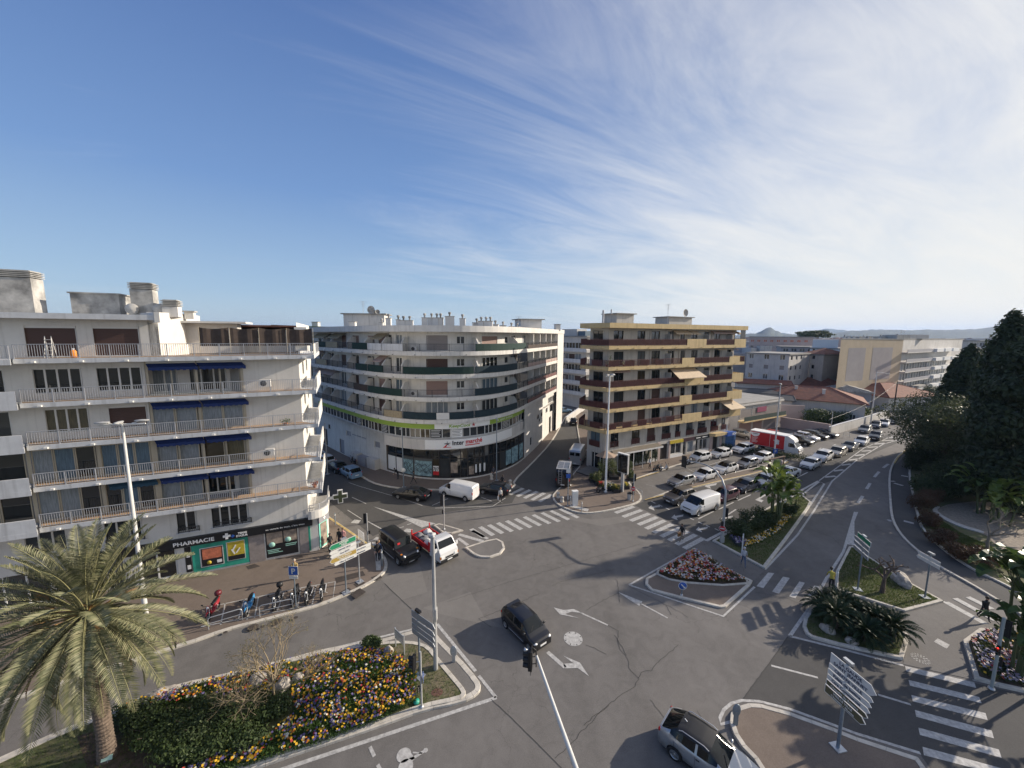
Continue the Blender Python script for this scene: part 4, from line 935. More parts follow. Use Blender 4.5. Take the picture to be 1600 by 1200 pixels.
# first floor window band, sign strips
FBw=-.75
zw0,zw1=6.45,7.78
FB.walls(0,sF-1,7.7,8.5,[],-.5); FB.walls(0,sF-1,6.2,6.45,[],-.5)
mb=MB(); FB.strip(0,sF-1,-1.6,-.5,6.15,6.47,mb); FB.part('window_band_sill',mb,M_wB)
xs=[500,508,517,526,537,549,558,566,576,585,597,608,618,628,641,657,672,691,704,723,745,757,769,783,795,806,814,822]
for k in range(len(xs)-1):
    a,b=bS(xs[k],7.1,FBw),bS(xs[k+1],7.1,FBw)
    sign={6:1,10:1,16:2,18:3,23:1}.get(k)
    FB.win(a+.04,b-.04,zw0,zw1,1 if (b-a)<1.4 else 2,M_glass,M_frame,FBw,.0)
    if sign:
        m_=M_signblk if sign!=3 else M_ltr; FB.panel(a+.1,b-.1,FBw+.09,zw0+.08,zw1-.06,m_,'window_poster')
        for q in range(5): FB.panel(a+.2,b-.2-(q%3)*.12,FBw+.115,zw1-.3-q*.2,zw1-.24-q*.2,M_ltr if sign!=3 else M_signblk,'poster_line',.01)
for k in range(9):
    a=sR+.6+k*2.1
    if a+1.9<sF-1: FB.win(a,a+1.8,zw0,zw1,2,M_glass,M_frame,FBw,0)
mb=MB()
for (a,b,m_) in [(498,684,M_lime),(679,765,M_ltr),(765,824,M_lime)]:
    s0,s1=bS(a,8.1,-.45),bS(b,8.1,-.45); o=FB.panel(s0,s1,-.44+(.01 if m_ is M_ltr else 0),7.76,8.44,m_,'sign_band',.06)
tK=bS(718,8.1,-.4); FB.text('KeepCool',tK,7.92,.40,M_lime,-.38,True,1.25,1.0,.2)
t=bS(740,8.1,-.4); me=text_mesh('*',.7,M_redp,.02,True)
mb=MB(); 
for a in range(5):
    an=math.pi/2+a*2*math.pi/5; q=FB.at(t+.28*math.cos(an),-.36,8.1+.28*math.sin(an)); c=FB.at(t,-.36,8.1); e=Vector((0,0,.06)) ; mb.tube([c,q],[.07,.02],5)
FB.part('star_logo',mb,M_redp)
FB.text('le sport bonheur',bS(790,8.1,-.4),7.98,.30,M_ltr,-.38,False,1.1,1.25)
# shop band
sA_,sB_=bS(602,5.5,-.5),sR+1.0
mb=MB(); FB.strip(sA_,sB_,-1.6,-.35,4.95,6.35,mb); FB.part('shop_canopy',mb,M_whitew)
mb=MB(); s0,s1=bS(664,5.6,-.3),bS(800,5.6,-.3); FB.strip(s0,s1,-.36,-.31,5.05,6.28,mb); FB.part('shop_fascia',mb,M_white)
tI=bS(733,5.6,-.3); FB.text('Inter',tI-1.55,5.55,.58,M_signblk,-.29,True,1.0); FB.text('marché',tI+.75,5.62,.58,M_redp,-.29,True,1.0)
mb=MB(); FB.strip(tI-.55,tI+1.6,-.31,-.285,5.34,5.46,mb); FB.part('red_swash',mb,M_redp); FB.text('SUPER',tI+1.0,5.36,.09,M_signblk,-.27,True,1.2) if False else None
tL=bS(698,5.6,-.3)
mb=MB(); Q=lambda x,z: FB.at(tL+x,-.28,5.6+z)
mb.add([Q(-.55,-.36),Q(.6,-.34),Q(.6,-.28),Q(-.1,-.26),Q(.1,.05),Q(-.02,.08)],[(0,1,2,3,4,5)]); FB.part('logo_red',mb,M_redp)
mb=MB(); mb.add([Q(-.35,.22),Q(.5,.3),Q(.5,.24),Q(.15,.15),Q(.4,0),Q(.3,-.04),Q(-.02,.1),Q(-.35,.16)],[(0,1,2,3,4,5,6,7)]); mb.lathe([(0,0),(.07,0)],Q(.08,.4),8,'Y'); FB.part('logo_black',mb,M_signblk)
# lower walls
lA=LB.S(604,2.,0,lo=12); lZ=LB.L[-4]+.0
lR=LB.S(819,2.5,0,lo=20)
def lS(px_,z=2.5): return LB.S(px_,z,0,lo=12)
ops=[(lS(541,4),lS(548,4),3.6,4.5,2,M_greyw,M_frame),(lS(549,4),lS(572,3.9),4.0,4.3,3,M_greyw,M_frame),(lS(585,3.4),lS(594,3.2),3.2,4.2,1,M_greyw,M_frame),(lS(513,4),lS(516,4),3.5,4.3,1,M_glass,M_framedk),(lS(531,1.5),lS(538,1.5),.2,2.6,1,M_greyw,M_framedk),(lS(504,1.5),lS(512,1.5),.2,3.2,1,M_framedk,M_framedk)]
LB.wrow([o for o in ops],0,lA,-.05,6.3)
LB.walls(lA,lR,-.05,.32); LB.walls(lA,lR,4.6,5.1)
side=[]
a=lR
for (px_,pw,zb,zt) in [(828,4,1.4,2.8),(842,2,4.3,4.9)]: s0=lS(px_,zb); side.append((s0,s0+1.0,zb,zt,1,M_glass,M_framedk))
for k,(f0,f1,zb,zt) in enumerate([(.28,.35,5.0,5.8),(.40,.45,4.9,5.7),(.55,.62,4.9,5.8),(.68,.74,.1,3.4),(.70,.78,4.4,6.0),(.82,.9,.1,3.6)]):
    T=LB.L[-2]; s0=a+(T-a)*f0; s1=a+(T-a)*f1; side.append((s0,s1,zb,zt,1,M_glass,M_framedk))
LB.wrow(side,lR,LB.L[-2],-.05,8.5); LB.walls(LB.L[-2],LB.len,-.05,8.5); 
LB.finish()
# shop glazing bays
bx=[604,617,627.5,645,675,686,703,720,731,742,750.5,758,765,773,783,793,800,806,812,819]
for k in range(len(bx)-1):
    s0,s1=lS(bx[k]),lS(bx[k+1]); 
    LB.win(s0+.02,s1-.02,.32,3.0,1,M_glass,M_framedk,-.25,0); LB.win(s0+.02,s1-.02,3.0,4.6,1,M_glass,M_framedk,-.25,0)
def lpanel(a,b,z0,z1,m,off=-.17,name='shop_poster'): return LB.panel(lS(a),lS(b),off,z0,z1,m,name)
lpanel(605,616.5,.5,2.6,M_white); lpanel(618,627,.5,2.6,M_white); lpanel(628.5,644,.45,2.6,M_poster); lpanel(646,674,.45,2.6,M_poster); lpanel(676,685,.7,1.9,M_redp); lpanel(676,685,1.25,2.0,M_white,-.16); LB.text('7J/7',lS(680.5),1.35,.45,M_signblk,-.13,True,.8)
lpanel(704,715,1.0,2.5,M_poster2); lpanel(733,741,.6,1.8,M_poster2); 
lpanel(792,800,.7,2.9,M_poster); lpanel(801,811,.5,3.0,M_poster); lpanel(813,818.5,.5,2.9,M_poster)
for px_ in (743,749.5,756.5,): lpanel(px_,px_+2.5,.8,2.0,M_white,-.16,'price_sheet')
for a,b in ((630,643),(648,673)):
    for q in range(3):
        mb=MB(); s0,s1=lS(a),lS(b); w_=s1-s0
        mb.tube([LB.at(s0+w_*k/10,-.14,1.1+.45*q+.22*math.sin(k*1.7+q*2)) for k in range(11)],.035,4); LB.part('poster_lines',mb,M_signblk)
FB.finish()
# small annexes along the left side wall (grey service doors)
for a,b,h,m_ in ((556,566,1.7,M_whitew),(567,579,1.5,M_greyw),(581,594,1.7,M_whitew)):
    s0,s1=lS(a,1),lS(b,1); mb=MB(); LB.strip(s0,s1,0,.9,.1,h,mb); LB.part('utility_box',mb,m_)
# rooftop
def roofpt(px_,dist): 
    q=HZ(px_,520,dist); return q.x,q.y
mb=MB(); x,y=roofpt(575,64); mb.box((x,y,22.2),(6.3,4,2.0),.1); mb.build('lift_housing',M_wB,rB,world=True)
mb=MB(); mb.box((x,y,23.28),(7,4.6,.16),.1); mb.build('lift_housing_roof',M_roof,rB,world=True)
rs=random.Random(5)
for px_,w_,h,p,dst in [(552,1.1,1.4,0,60),(597,.6,1.3,1,60),(608,.9,1.9,1,58),(623,.7,1.6,1,56),(636,2.2,1.5,2,56),(664,1.0,1.9,1,56),(679,2.0,1.9,2,56),(689,.8,1.9,1,56),(703,1.6,2.1,1,56),(723,1.0,1.8,1,56),(745,1.6,1.3,1,58),(752,1.0,1.5,1,57),(763,1.6,1.5,2,57),(774,1.2,1.1,1,60),(786,1.2,1.0,1,62),(799,1.0,.9,1,64),(808,1.1,.9,1,66)]:
    x,y=roofpt(px_,dst); chimney(rB,x,y,20.95,w_*.8,.9,h-.45,rs.uniform(-.2,.2),p)
mb=MB(); x,y=roofpt(825,74); mb.box((x,y,22.0),(4.2,3.2,1.8),.35); mb.build('stair_housing',M_wB,rB,world=True); mb=MB(); mb.box((x,y,22.98),(5.2,4.0,.16),.35); mb.build('stair_housing_roof',M_roof,rB,world=True)
x,y=roofpt(870.5,80); chimney(rB,x,y,20.95,1.0,1.0,1.3,.35)
def antenna(parent,x,y,z,h,n=4,name='aerial'):
    mb=MB(); mb.tube([(0,0,0),(0,0,h)],.03,5)
    for k in range(n): mb.tube([(-.6+.1*k,0,h-.25*k),(.6-.1*k,0,h-.25*k)],.015,4)
    mb.tube([(0,-.7,h-.1),(0,.7,h-.1)],.015,4)
    return mb.build(name,M_rail,parent,Vector((x,y,z))-Vector(parent.location))
def dish(parent,x,y,z,r_,rz=0):
    mb=MB(); mb.lathe([(0,.0),(r_*.5,-.04),(r_*.85,-.13),(r_,-.2)],(0,0,0),18,'Y'); o=mb.build('satellite_dish',M_wAd,parent,Vector((x,y,z))-Vector(parent.location),rz)
    m2=MB(); m2.tube([(0,0,-r_-.5),(0,0.05,0)],.03,5); m2.tube([(0,0,-r_*.7),(0,-.55,0)],.015,4); m2.build('mount',M_rail,o); return o
x,y=roofpt(569,63); antenna(rB,x,y,23.3,2.0); x,y=roofpt(582,62); dish(rB,x,y,23.9,.62,-.1)
for px_ in (585,591): x,y=roofpt(px_,62); dish(rB,x,y,23.6,.35,.5)
x,y=roofpt(810,70); antenna(rB,x,y,22,1.4,2)
# left rear wing with green roof edge
rW=thing('apartment_wing','pale rear wing with a thin green roof edge behind the curved block','building',(-44,82,0))
p0=HZ(434,520,84); p1=HZ(497,520,77)
fw=Fac(rW,[(p0.x-6,p0.y+6),(p0.x,p0.y),(p1.x,p1.y),(p1.x+8,p1.y+14)],M_wB)
fw.wrow([(fw.L[1]+k*2.4+.7,fw.L[1]+k*2.4+1.7,z,z+1.4,2,M_glass) for k in range(3) for z in (3.5,6.5,9.5,12.5,15.5,18.3)],0,fw.len,-.05,20.3); fw.finish()
mb=MB(); mb.prism([(p0.x-.6,p0.y-.8),(p1.x,p1.y-.8),(p1.x+8,p1.y+14),(p0.x,p0.y+12)],20.3,20.55); mb.build('roof',M_wB,rW,world=True)
q0=HZ(455,510,78); q1=HZ(474,510,77); mb=MB(); mb.box((q0.x-2.4,q0.y,20.9),(4.6,3,1.4)); mb.build('stair_housing',M_wB,rW,world=True)
mb=MB(); mb.box((p1.x-1.2,p1.y,21.5),(13,5,.18),0,ry=.03); mb.build('green_roof_edge',mat('green_sheet',(.09,.13,.06),.8),rW,world=True); mb=MB(); mb.box((p1.x-.5,p1.y+.3,20.9),(11,4,1.2)); mb.build('upper_room',M_wB,rW,world=True)
chimney(rW,*HZ(494,510,78).xy,21.6,1.2,1,.8); 
# narrow block seen between A and B
rN=thing('apartment_building','narrow strip of plain pale building with small windows just right of the left block','apartment building',(-38,70,0))
a0=HZ(466,600,72); a1=HZ(500,600,70.5); fn=Fac(rN,[(a0.x,a0.y),(a1.x,a1.y),(a1.x+3,a1.y+9)],M_whitew)
fn.wrow([(fn.S(x0,z,0),fn.S(x1,z,0),z,z+h_,1,M_glass,M_framedk) for z,h_ in ((15.6,1.2),(12.3,1.9),(8.8,1.5),(5.8,1.6),(2.6,1.6)) for x0,x1 in ((470,475),(483,489))],0,fn.len,-.05,18.6); fn.finish()
mb=MB(); mb.prism([(a0.x-8,a0.y),(a1.x,a1.y),(a1.x+3,a1.y+9),(a0.x-8,a0.y+10)],18.6,18.9); mb.build('roof',M_roof,rN,world=True)
# ---------- Building C: tan balconies ----------
rC=thing('apartment_building','apartment block with tan balcony edges and maroon railings above a row of shops','apartment building',(13.4,53.3,0))
aC=R(27); cC=Vector((13.4,53.3)); dC=Vector((math.cos(aC),math.sin(aC)))
eC=cC+dC*30.6
FC=Fac(rC,[(18.5,76),(10.1,57.1),cC,eC,eC+Vector((-5.5,11))],M_wC)
c0=FC.L[1]; c1=FC.L[2]; c2=FC.L[3]; WC_=-1.25
sbC=[6.1,9.15,12.2,15.15,18.1]; zr=21.1
def cS(px_,z,off=WC_): return FC.S(px_,z,off,lo=c1,hi=c2)
solid=[[(1066,1096),(1140,1163)],[(1062,1081),(1136,1161)],[(1070,1100),(1144,1166)],[(1066,1085),(1140,1156)],[(1074,1104),(1148,1171)]]
wx=[(959,974),(996,1008),(1018,1031),(1043,1053),(1063,1070),(1080,1090),(1099,1109),(1116,1126),(1136,1143),(1147,1156)]
for i,z in enumerate(sbC):
    mb=MB(); FC.strip(c0-4,c2+4,WC_-.1,0,z,z+.5,mb); FC.part('balcony_slab',mb,M_tan)
    z0=z+.5; z1=(sbC+[zr])[i+1]; zm=z0+1.2; top=z1-z0-.35
    L=[]
    for k,(a,b) in enumerate(wx):
        kind=M_glass; h=top
        if i in(0,1) and k in (1,2) : kind=[M_glass,M_shbrown][(i+k)%2]
        if (i*7+k*3)%11==4: kind=M_curt
        L.append((cS(a,zm),cS(b,zm),z0+.06,z0+h,2,kind,M_framedk))
    ls=FC.L[1]; t0=FC.S(926,zm,WC_,lo=c0,hi=c1); t1=FC.S(942,zm,WC_,lo=c0,hi=c1)
    L.append((t0,t1,z0+.06,z0+top,2,M_glass,M_framedk))
    FC.wrow(L,0,FC.len,z0-.15,z1,WC_)
    cuts=[]; e=c2
    seg=[(cS(a,z0+.4,0),cS(b,z0+.4,0)) for a,b in solid[i]]
    for a,b in seg:
        mb=MB(); b=min(b,c2); FC.strip(a,b,-.12,.0,z0,z0+.98,mb); FC.part('solid_parapet',mb,M_tan)
    mb=MB(); FC.strip(c2+.0,c2+4,-.12,0,z0,z0+.98,mb); FC.part('solid_parapet',mb,M_tan) if i>0 else None
    pts=[c0-4]+[v for s in seg for v in s]+[c2]
    for j in range(0,len(pts)-1,2):
        a,b=pts[j],pts[j+1]
        if b-a<.3: continue
        FC.railing(a+.02,b-.02,-.05,z0,.98,M_brown,.11,1.8)
        if not(i==0 or (i==3 and j==0)): FC.panel(a+.03,b-.03,-.09,z0+.1,z0+.86,M_brown,'railing_infill',.015)
        else:
            for q in range(int((b-a)/3)): FC.panel(a+3*q+.1,a+3*q+1.9,-.09,z0+.1,z0+.86,M_brown,'railing_infill',.015)
    # dividing screens and clutter
    for px_ in (1040,1098,1133):
        t=cS(px_,zm); a=FC.ang(t); mb=MB(); c=FC.at(t,WC_/2-.1,z0+.85); mb.box(c,(.08,1.1,1.7),a); FC.part('divider_fin',mb,M_wC)
    for k in range(12):
        t=c0+1+k*2.9; mb=MB(); p=FC.at(t,.05,z+.2); mb.box(p,(.14,.12,.1),FC.ang(t)); FC.part('drain_spout',mb,M_tan)
    for px_ in (1015,1053,1060,1112,1127):
        t=cS(px_,zm); mb=MB(); mb.tube([FC.at(t,WC_+.06,z0),FC.at(t,WC_+.06,z1)],.05,6); FC.part('downpipe',mb,M_wC)
for a,b,i,out,dr,m_ in [(1050,1074,4,.9,.55,M_awcream),(1075,1086,4,.9,.55,M_awcream),(1107,1139,4,.8,.4,M_awpink),(1140,1158,4,.9,.5,M_awcream),(1045,1083,2,2.1,1.45,M_awcream),(960,984,2,.35,.2,M_awpink),(1120,1142,0,1.8,1.5,M_awcream),(1103,1118,0,.6,.2,M_awpink),(1045,1072,0,.5,.15,M_awpink),(1144,1165,3,.5,.2,M_awpink),(1115,1128,3,.6,.15,M_awcream),(1047,1066,1,.4,.15,M_awpink)]:
    z1=(sbC+[zr])[i+1]; FC.awning(cS(a,z1-.3),min(cS(b,z1-.3),c2),z1-.15,out,dr,m_,WC_,.14)
mb=MB(); FC.strip(c2-1.4,c2-.1,-.12,-.08,19.6,zr,mb); FC.part('glazed_corner',mb,M_glass)
# green potted climber etc. on second balcony from the top
for k,(px_,h) in enumerate([(948,.9),(953,1.6),(960,.9),(975,.7),(986,.9),(990,.7),(1011,.5)]):
    t=cS(px_,16,-.4) if px_>952 else FC.S(px_,16,-.4,lo=c0,hi=c1)
    plant_pot(FC.at(t,-.5,15.65),h,['leafy plant left of the corner, second balcony from the top, tan-edged block','tall climbing plant by the corner windows, second balcony from the top, tan-edged block','bushy plant behind the railing right of the corner, tan-edged block, second balcony from the top','small plant by the second window, tan-edged block, second balcony from the top','pair of plants on the railing: left one, tan-edged block','pair of plants on the railing: right one, tan-edged block','low plant right of the third window, tan-edged block'][k],leaf=(.06,.09,.03),pot=(.3,.1,.06),seed=k)
mb=MB(); FC.strip(c0-5,c2+5,-8 if False else -2.2,.12,zr,zr+.7,mb); FC.part('roof_fascia',mb,M_tan)
mb=MB(); mb.prism([FC.at(t,-1) for t in (0,c0,c1,c2,FC.len)],zr+.2,zr+.5); FC.part('roof',mb,M_roof)
# 1st floor
fx=[(954,966),(987,999),(1011,1023),(1034,1047),(1055,1062),(1072,1083),(1090,1103),(1110,1121),(1127,1133),(1138,1148)]
L=[]
for k,(a,b) in enumerate(fx): L.append((cS(a,4.5),cS(b,4.5),3.55,5.75,2,M_glass if k!=2 else M_shbrown,M_framedk))
t0=FC.S(922,4.5,WC_,lo=c0,hi=c1); t1=FC.S(937,4.5,WC_,lo=c0,hi=c1); L.append((t0,t1,3.45,5.8,2,M_curtb,M_framedk))
FC.wrow(L,0,FC.len,3.1,6.2,WC_)
for l in L: FC.railing(l[0]-.05,l[1]+.05,WC_+.1,3.5,.95,M_brown,.11,.8); 
for l in L[1:]: 
    if l[0]%1<.6: FC.panel(l[0],l[1],WC_+.06,3.6,4.3,M_brown,'railing_infill',.012)
# ground floor
g=[]
def sh(a,b,z0,z1,n,k=M_glass,f=M_frame): g.append((cS(a,1.7),cS(b,1.7),z0,z1,n,k,f))
sh(966,983,.7,2.6,3,M_glass,M_framedk); sh(986,1009,.7,2.6,4,M_glass,M_framedk); sh(1012,1025,.7,2.6,2,M_glass,M_framedk); sh(1030.5,1043,.13,2.7,1,M_framedk,M_framedk); sh(1048,1064,.7,2.5,2); sh(1067,1072,.2,2.5,1); sh(1074,1083,.5,2.4,1,M_curt); sh(1087,1091,.2,2.5,1); sh(1093,1105,.6,2.4,2); sh(1112,1122,.13,2.6,1,M_framedk,M_framedk); sh(1127,1131,.13,2.5,1); sh(1134,1148,.6,2.3,1,M_poster)
g.append((FC.S(924,1.7,WC_,lo=c0,hi=c1),FC.S(942,1.7,WC_,lo=c0,hi=c1),.15,2.6,3,M_glass,M_frame))
FC.wrow(g,0,FC.len,-.05,3.1,WC_); FC.finish()
def cpan(a,b,z0,z1,m,off=.05,name='shop_fascia'): mb=MB(); FC.strip(cS(a,z0),cS(b,z0),WC_,WC_+off,z0,z1,mb); return FC.part(name,mb,m)
cpan(1045.5,1066,2.55,3.05,M_yel,.2); FC.text('FLEURS',cS(1057,2.8),2.66,.26,M_signblk,WC_+.22,True) if False else None
cpan(1066.5,1084,2.5,3.1,mat('dark_maroon',(.05,.02,.03),.5),.12); cpan(1084.5,1107,2.5,3.1,M_signblk,.12); FC.text('Nail Beauty',cS(1097,2.8),2.7,.22,M_ltr,WC_+.14,True,.9) if False else None
for a,b in ((1086.5,1093),(1096,1104)): cpan(a,b,2.72,2.86,M_ltr,.14,'sign_strokes')
for a,b in ((1026.5,1030),(1043.5,1046),(1107.5,1111.5),(1123,1126)): cpan(a,b,.1,3.1,M_pinkw,.1,'shop_pier')
cpan(965,1026,.1,.65,M_white,.08,'low_shop_wall'); cpan(1086,1106,.1,.55,M_white,.06,'low_shop_wall'); cpan(1046,1066,.1,.6,M_white,.06,'low_shop_wall')
mb=MB(); FC.strip(cS(1107,2.8),cS(1125,2.8),WC_,WC_+.9,2.75,3.25,mb); FC.part('porch_canopy',mb,M_tan)
mb=MB(); FC.strip(cS(1124,2.8),c2-.1,WC_,WC_+1.0,2.45,3.15,mb); FC.part('blue_fascia',mb,M_bluep)
FC.text('ADAMA',cS(1136,2.8),2.6,.42,M_ltr,WC_+1.02,True,1.0); mb=MB(); FC.strip(cS(1133,1),cS(1148,1),WC_,WC_+.95,.1,2.4,mb); FC.part('blue_kiosk_front',mb,mat('window_blue',(.10,.2,.38),.3,var=.4,vs=2))
# terrace awning of the brasserie (brown canopies)
mb=MB(); FC.strip(cS(956,2.9),cS(1026,2.9),WC_,WC_+1.5,2.95,3.06,mb); FC.part('canopy',mb,mat('canopy_taupe',(.20,.17,.13),.8,var=.2,vs=2)); mb=MB(); FC.strip(cS(956,2.9),cS(1026,2.9),WC_+1.45,WC_+1.52,2.75,3.0,mb); FC.part('canopy_valance',mb,M_frame)
for a in (972,985,998,1010): mb=MB(); FC.strip(cS(a,2.8)-.05,cS(a,2.8)+.05,WC_+1.35,WC_+1.45,.1,2.95,mb); FC.part('canopy_post',mb,M_frame)
mb=MB(); cc=FC.at(c1,-.3,2.9); mb.add([cc+Vector((0,0,.75)),cc+Vector((-1.5,-.1,0)),cc+Vector((-.6,-1.3,0)),cc+Vector((1.0,-1.2,0)),cc+Vector((1.8,.2,0)),cc+Vector((0,1,0))],[(0,1,2),(0,2,3),(0,3,4),(0,4,5),(0,5,1)]); FC.part('corner_awning',mb,mat('awning_taupe',(.30,.22,.16),.8))
# roof things
def boxon(root,px0,px1,y,z0,h,depth,m,name='stair_housing',ov=.35,rz=None):
    a=HZ(px0,520,y); b=HZ(px1,520,y); w_=b.x-a.x; cx=(a.x+b.x)/2; rz=aC if rz is None else rz
    mb=MB(); mb.box((cx,y+depth/2,z0+h/2),(w_*.92,depth,h),rz); o=mb.build(name,m,root,world=True)
    mb=MB(); mb.box((cx,y+depth/2,z0+h+.07),(w_*.92+ov*2,depth+ov*2,.14),rz); mb.build('roof_cap',M_roof,o,world=True); return o
boxon(rC,951,989,62,21.6,1.85,3,M_wC); boxon(rC,1029,1085,72,21.6,1.85,3.2,M_wC)
x,y=roofpt(941.5,60); mb=MB(); mb.tube([(x,y,21.6),(x,y,23.9)],.16,8); mb.build('flue',M_rail,rC,world=True); chimney(rC,x-.1,y,21.5,1.2,1,.35)
x,y=roofpt(954,61); mb=MB(); mb.tube([(x,y,23.4),(x,y,24.1)],.12,8); mb.build('flue',M_rail,rC,world=True)
x,y=roofpt(1042,69); antenna(rC,x,y,21.6,4.0,5); x,y=roofpt(1068,69); dish(rC,x,y,24.1,.65,.5)
for px_ in (1093,1103,1121,1152): x,y=roofpt(px_,72); chimney(rC,x,y,21.4,1.1,1,.3)
# ================= BACKGROUND =================
def block(label,P0,P1,depth,h,wm,zs,ww,wh,sp,balc=None,roofm=None,side=True,name='apartment_building',kinds=(M_glass,),par=None,marg=.8,z0w=.9,cat='apartment building',sidewin=False):
    rt_=thing(name,label,cat,(P0[0],P0[1],0))
    d=(Vector(P1)-Vector(P0)).normalized(); nin=Vector((-d.y,d.x))*depth
    f=Fac(rt_,[Vector(P0)+nin,P0,P1,Vector(P1)+nin],wm); a0,a1=f.L[1],f.L[2]; L=[]; j=0
    for z in zs:
        n=max(1,int((a1-a0-2*marg+sp-ww)/sp))
        for k in range(n):
            s0=a0+marg+k*sp
            if s0+ww<a1-.2: L.append((s0,s0+ww,z+z0w,z+z0w+wh,2 if ww>1 else 1,kinds[(j*7+k*3)%len(kinds)],M_frame)); 
            j+=1
        if sidewin:
            for k in range(int((depth-2)/3.2)):
                for base in (1,-1):
                    s0=(a1+1.2+k*3.2) if base==1 else (a0-2.2-k*3.2)
                    if base==1 or sidewin==2: L.append((s0,s0+1.1,z+.9,z+2.2,1,M_glass,M_frame))
    L=L[:95]
    f.wrow(L,0,f.len,-.05,h)
    if balc:
        o,bm,rm=balc
        for z in zs[1:] if zs[0]<1 else zs:
            mb=MB(); f.strip(a0+.2,a1-.2,-.02,o,z-.12,z+.12,mb); b_=f.part('balcony_slab',mb,bm); mb=MB(); f.strip(a0+.2,a1-.2,o-.08,o,z+.12,z+1.05,mb); f.part('balcony_front',mb,rm)
            for t in (a0+.2,(a0+a1)/2,a1-.3): mb=MB(); f.strip(t,t+.1,0,o-.08,z+.12,z+2.2,mb); f.part('divider_fin',mb,wm)
    f.finish()
    mb=MB(); o=-.0; mb.prism([Vector(P0)-d*.3-nin.normalized()*.3,Vector(P1)+d*.3-nin.normalized()*.3,Vector(P1)+d*.3+nin,Vector(P0)-d*.3+nin],h,h+.4,0); f.part('roof',mb,roofm or M_roof)
    return rt_,f,a0,a1
def gx(px_,Y,yp=560): q=HZ(px_,yp,Y); return (q.x,q.y)
def roofbox(rt_,f,t,off,w_,d,z,h,m=M_whitew): p=f.at(t,off,z+h/2); mb=MB(); mb.box(p,(w_,d,h),f.ang(t)); return f.part('roof_housing',mb,m)
zz=[.3+3*k for k in range(7)]
# F: seen down the side street
rt_,f,a0,a1=block('white block with long glazed floors at the far end of the side street',gx(858,116),gx(916,104),14,19.6,M_whitew,[3.6,6.6,9.6,12.6,15.6],2.3,1.6,2.5,(1.0,M_whitew,M_slab),kinds=(M_glass,M_curt,M_glass,M_shbrown))
mb=MB(); f.strip(a1-.3,a1+6,-.02,1.0,15.5,16.2,mb); f.part('corner_balcony',mb,M_whitew)
for z in (12.5,9.5,6.5,3.5): mb=MB(); f.strip(a1-.2,a1+6,0,1.0,z,z+.9,mb); f.part('corner_balcony',mb,M_whitew)
roofbox(rt_,f,a0+5,-4,6,4,19.9,2.0); roofbox(rt_,f,a1-2,-4,4,3,19.9,1.4,M_curtb)
# garden wall at the alley end
def wallrun(label,pts,h,m,th=.25,name='garden_wall',cap=None,cat='wall'):
    r_=thing(name,label,cat,(pts[0][0],pts[0][1],0)); f=Fac(r_,pts,m); mb=MB(); f.strip(0,f.len,-th,0,-.05,h,mb); f.part('wall',mb,m)
    if cap: mb=MB(); f.strip(0,f.len,-th-.05,.05,h,h+.1,mb); f.part('coping',mb,cap)
    return r_,f
g=lambda x,y: tuple(G(x,y).xy)
wallrun('long white garden wall on the right of the far side street',[g(885,662),g(914,640),g(935,632)],1.5,M_whitew,cap=M_slab)
# 1 low shop building
rt_,f,a0,a1=block('low flat-roofed shop building with grey shutters right of the tan-edged block',g(1151,680),g(1217,667),11,6.2,M_whitew,[],1,1,2,name='shop_building',cat='shop building')
f2=Fac(rt_,[f.at(a0,0),f.at(a1,0)],M_whitew); n=f2.len
for k,(a,b,m_) in enumerate([(.03,.28,M_shgrey),(.30,.62,M_shgrey),(.64,.98,M_shgrey)]): f2.win(n*a,n*b,3.4,5.4,1,m_,M_frame,.08,0)
f2.panel(n*.4,n*.62,.2,4.2,5.3,mat('purple_cloth',(.25,.04,.10),.8),'banner')
mb=MB(); f2.strip(0,n,-.0,1.3,2.75,3.0,mb); f2.part('balcony_slab',mb,M_tan); f2.panel(.1,n-.1,1.2,3.0,3.9,M_green,'balcony_screen'); 
for a,b,m_ in ((.02,.3,M_shpink),(.33,.55,M_shpink),(.58,.98,M_shgrey)): f2.win(n*a,n*b,.1,2.6,1,m_,M_frame,.08,0)
mb=MB(); f2.strip(-.2,n+.2,-.3,.5,6.0,6.3,mb); f2.part('roof_edge',mb,M_whitew)
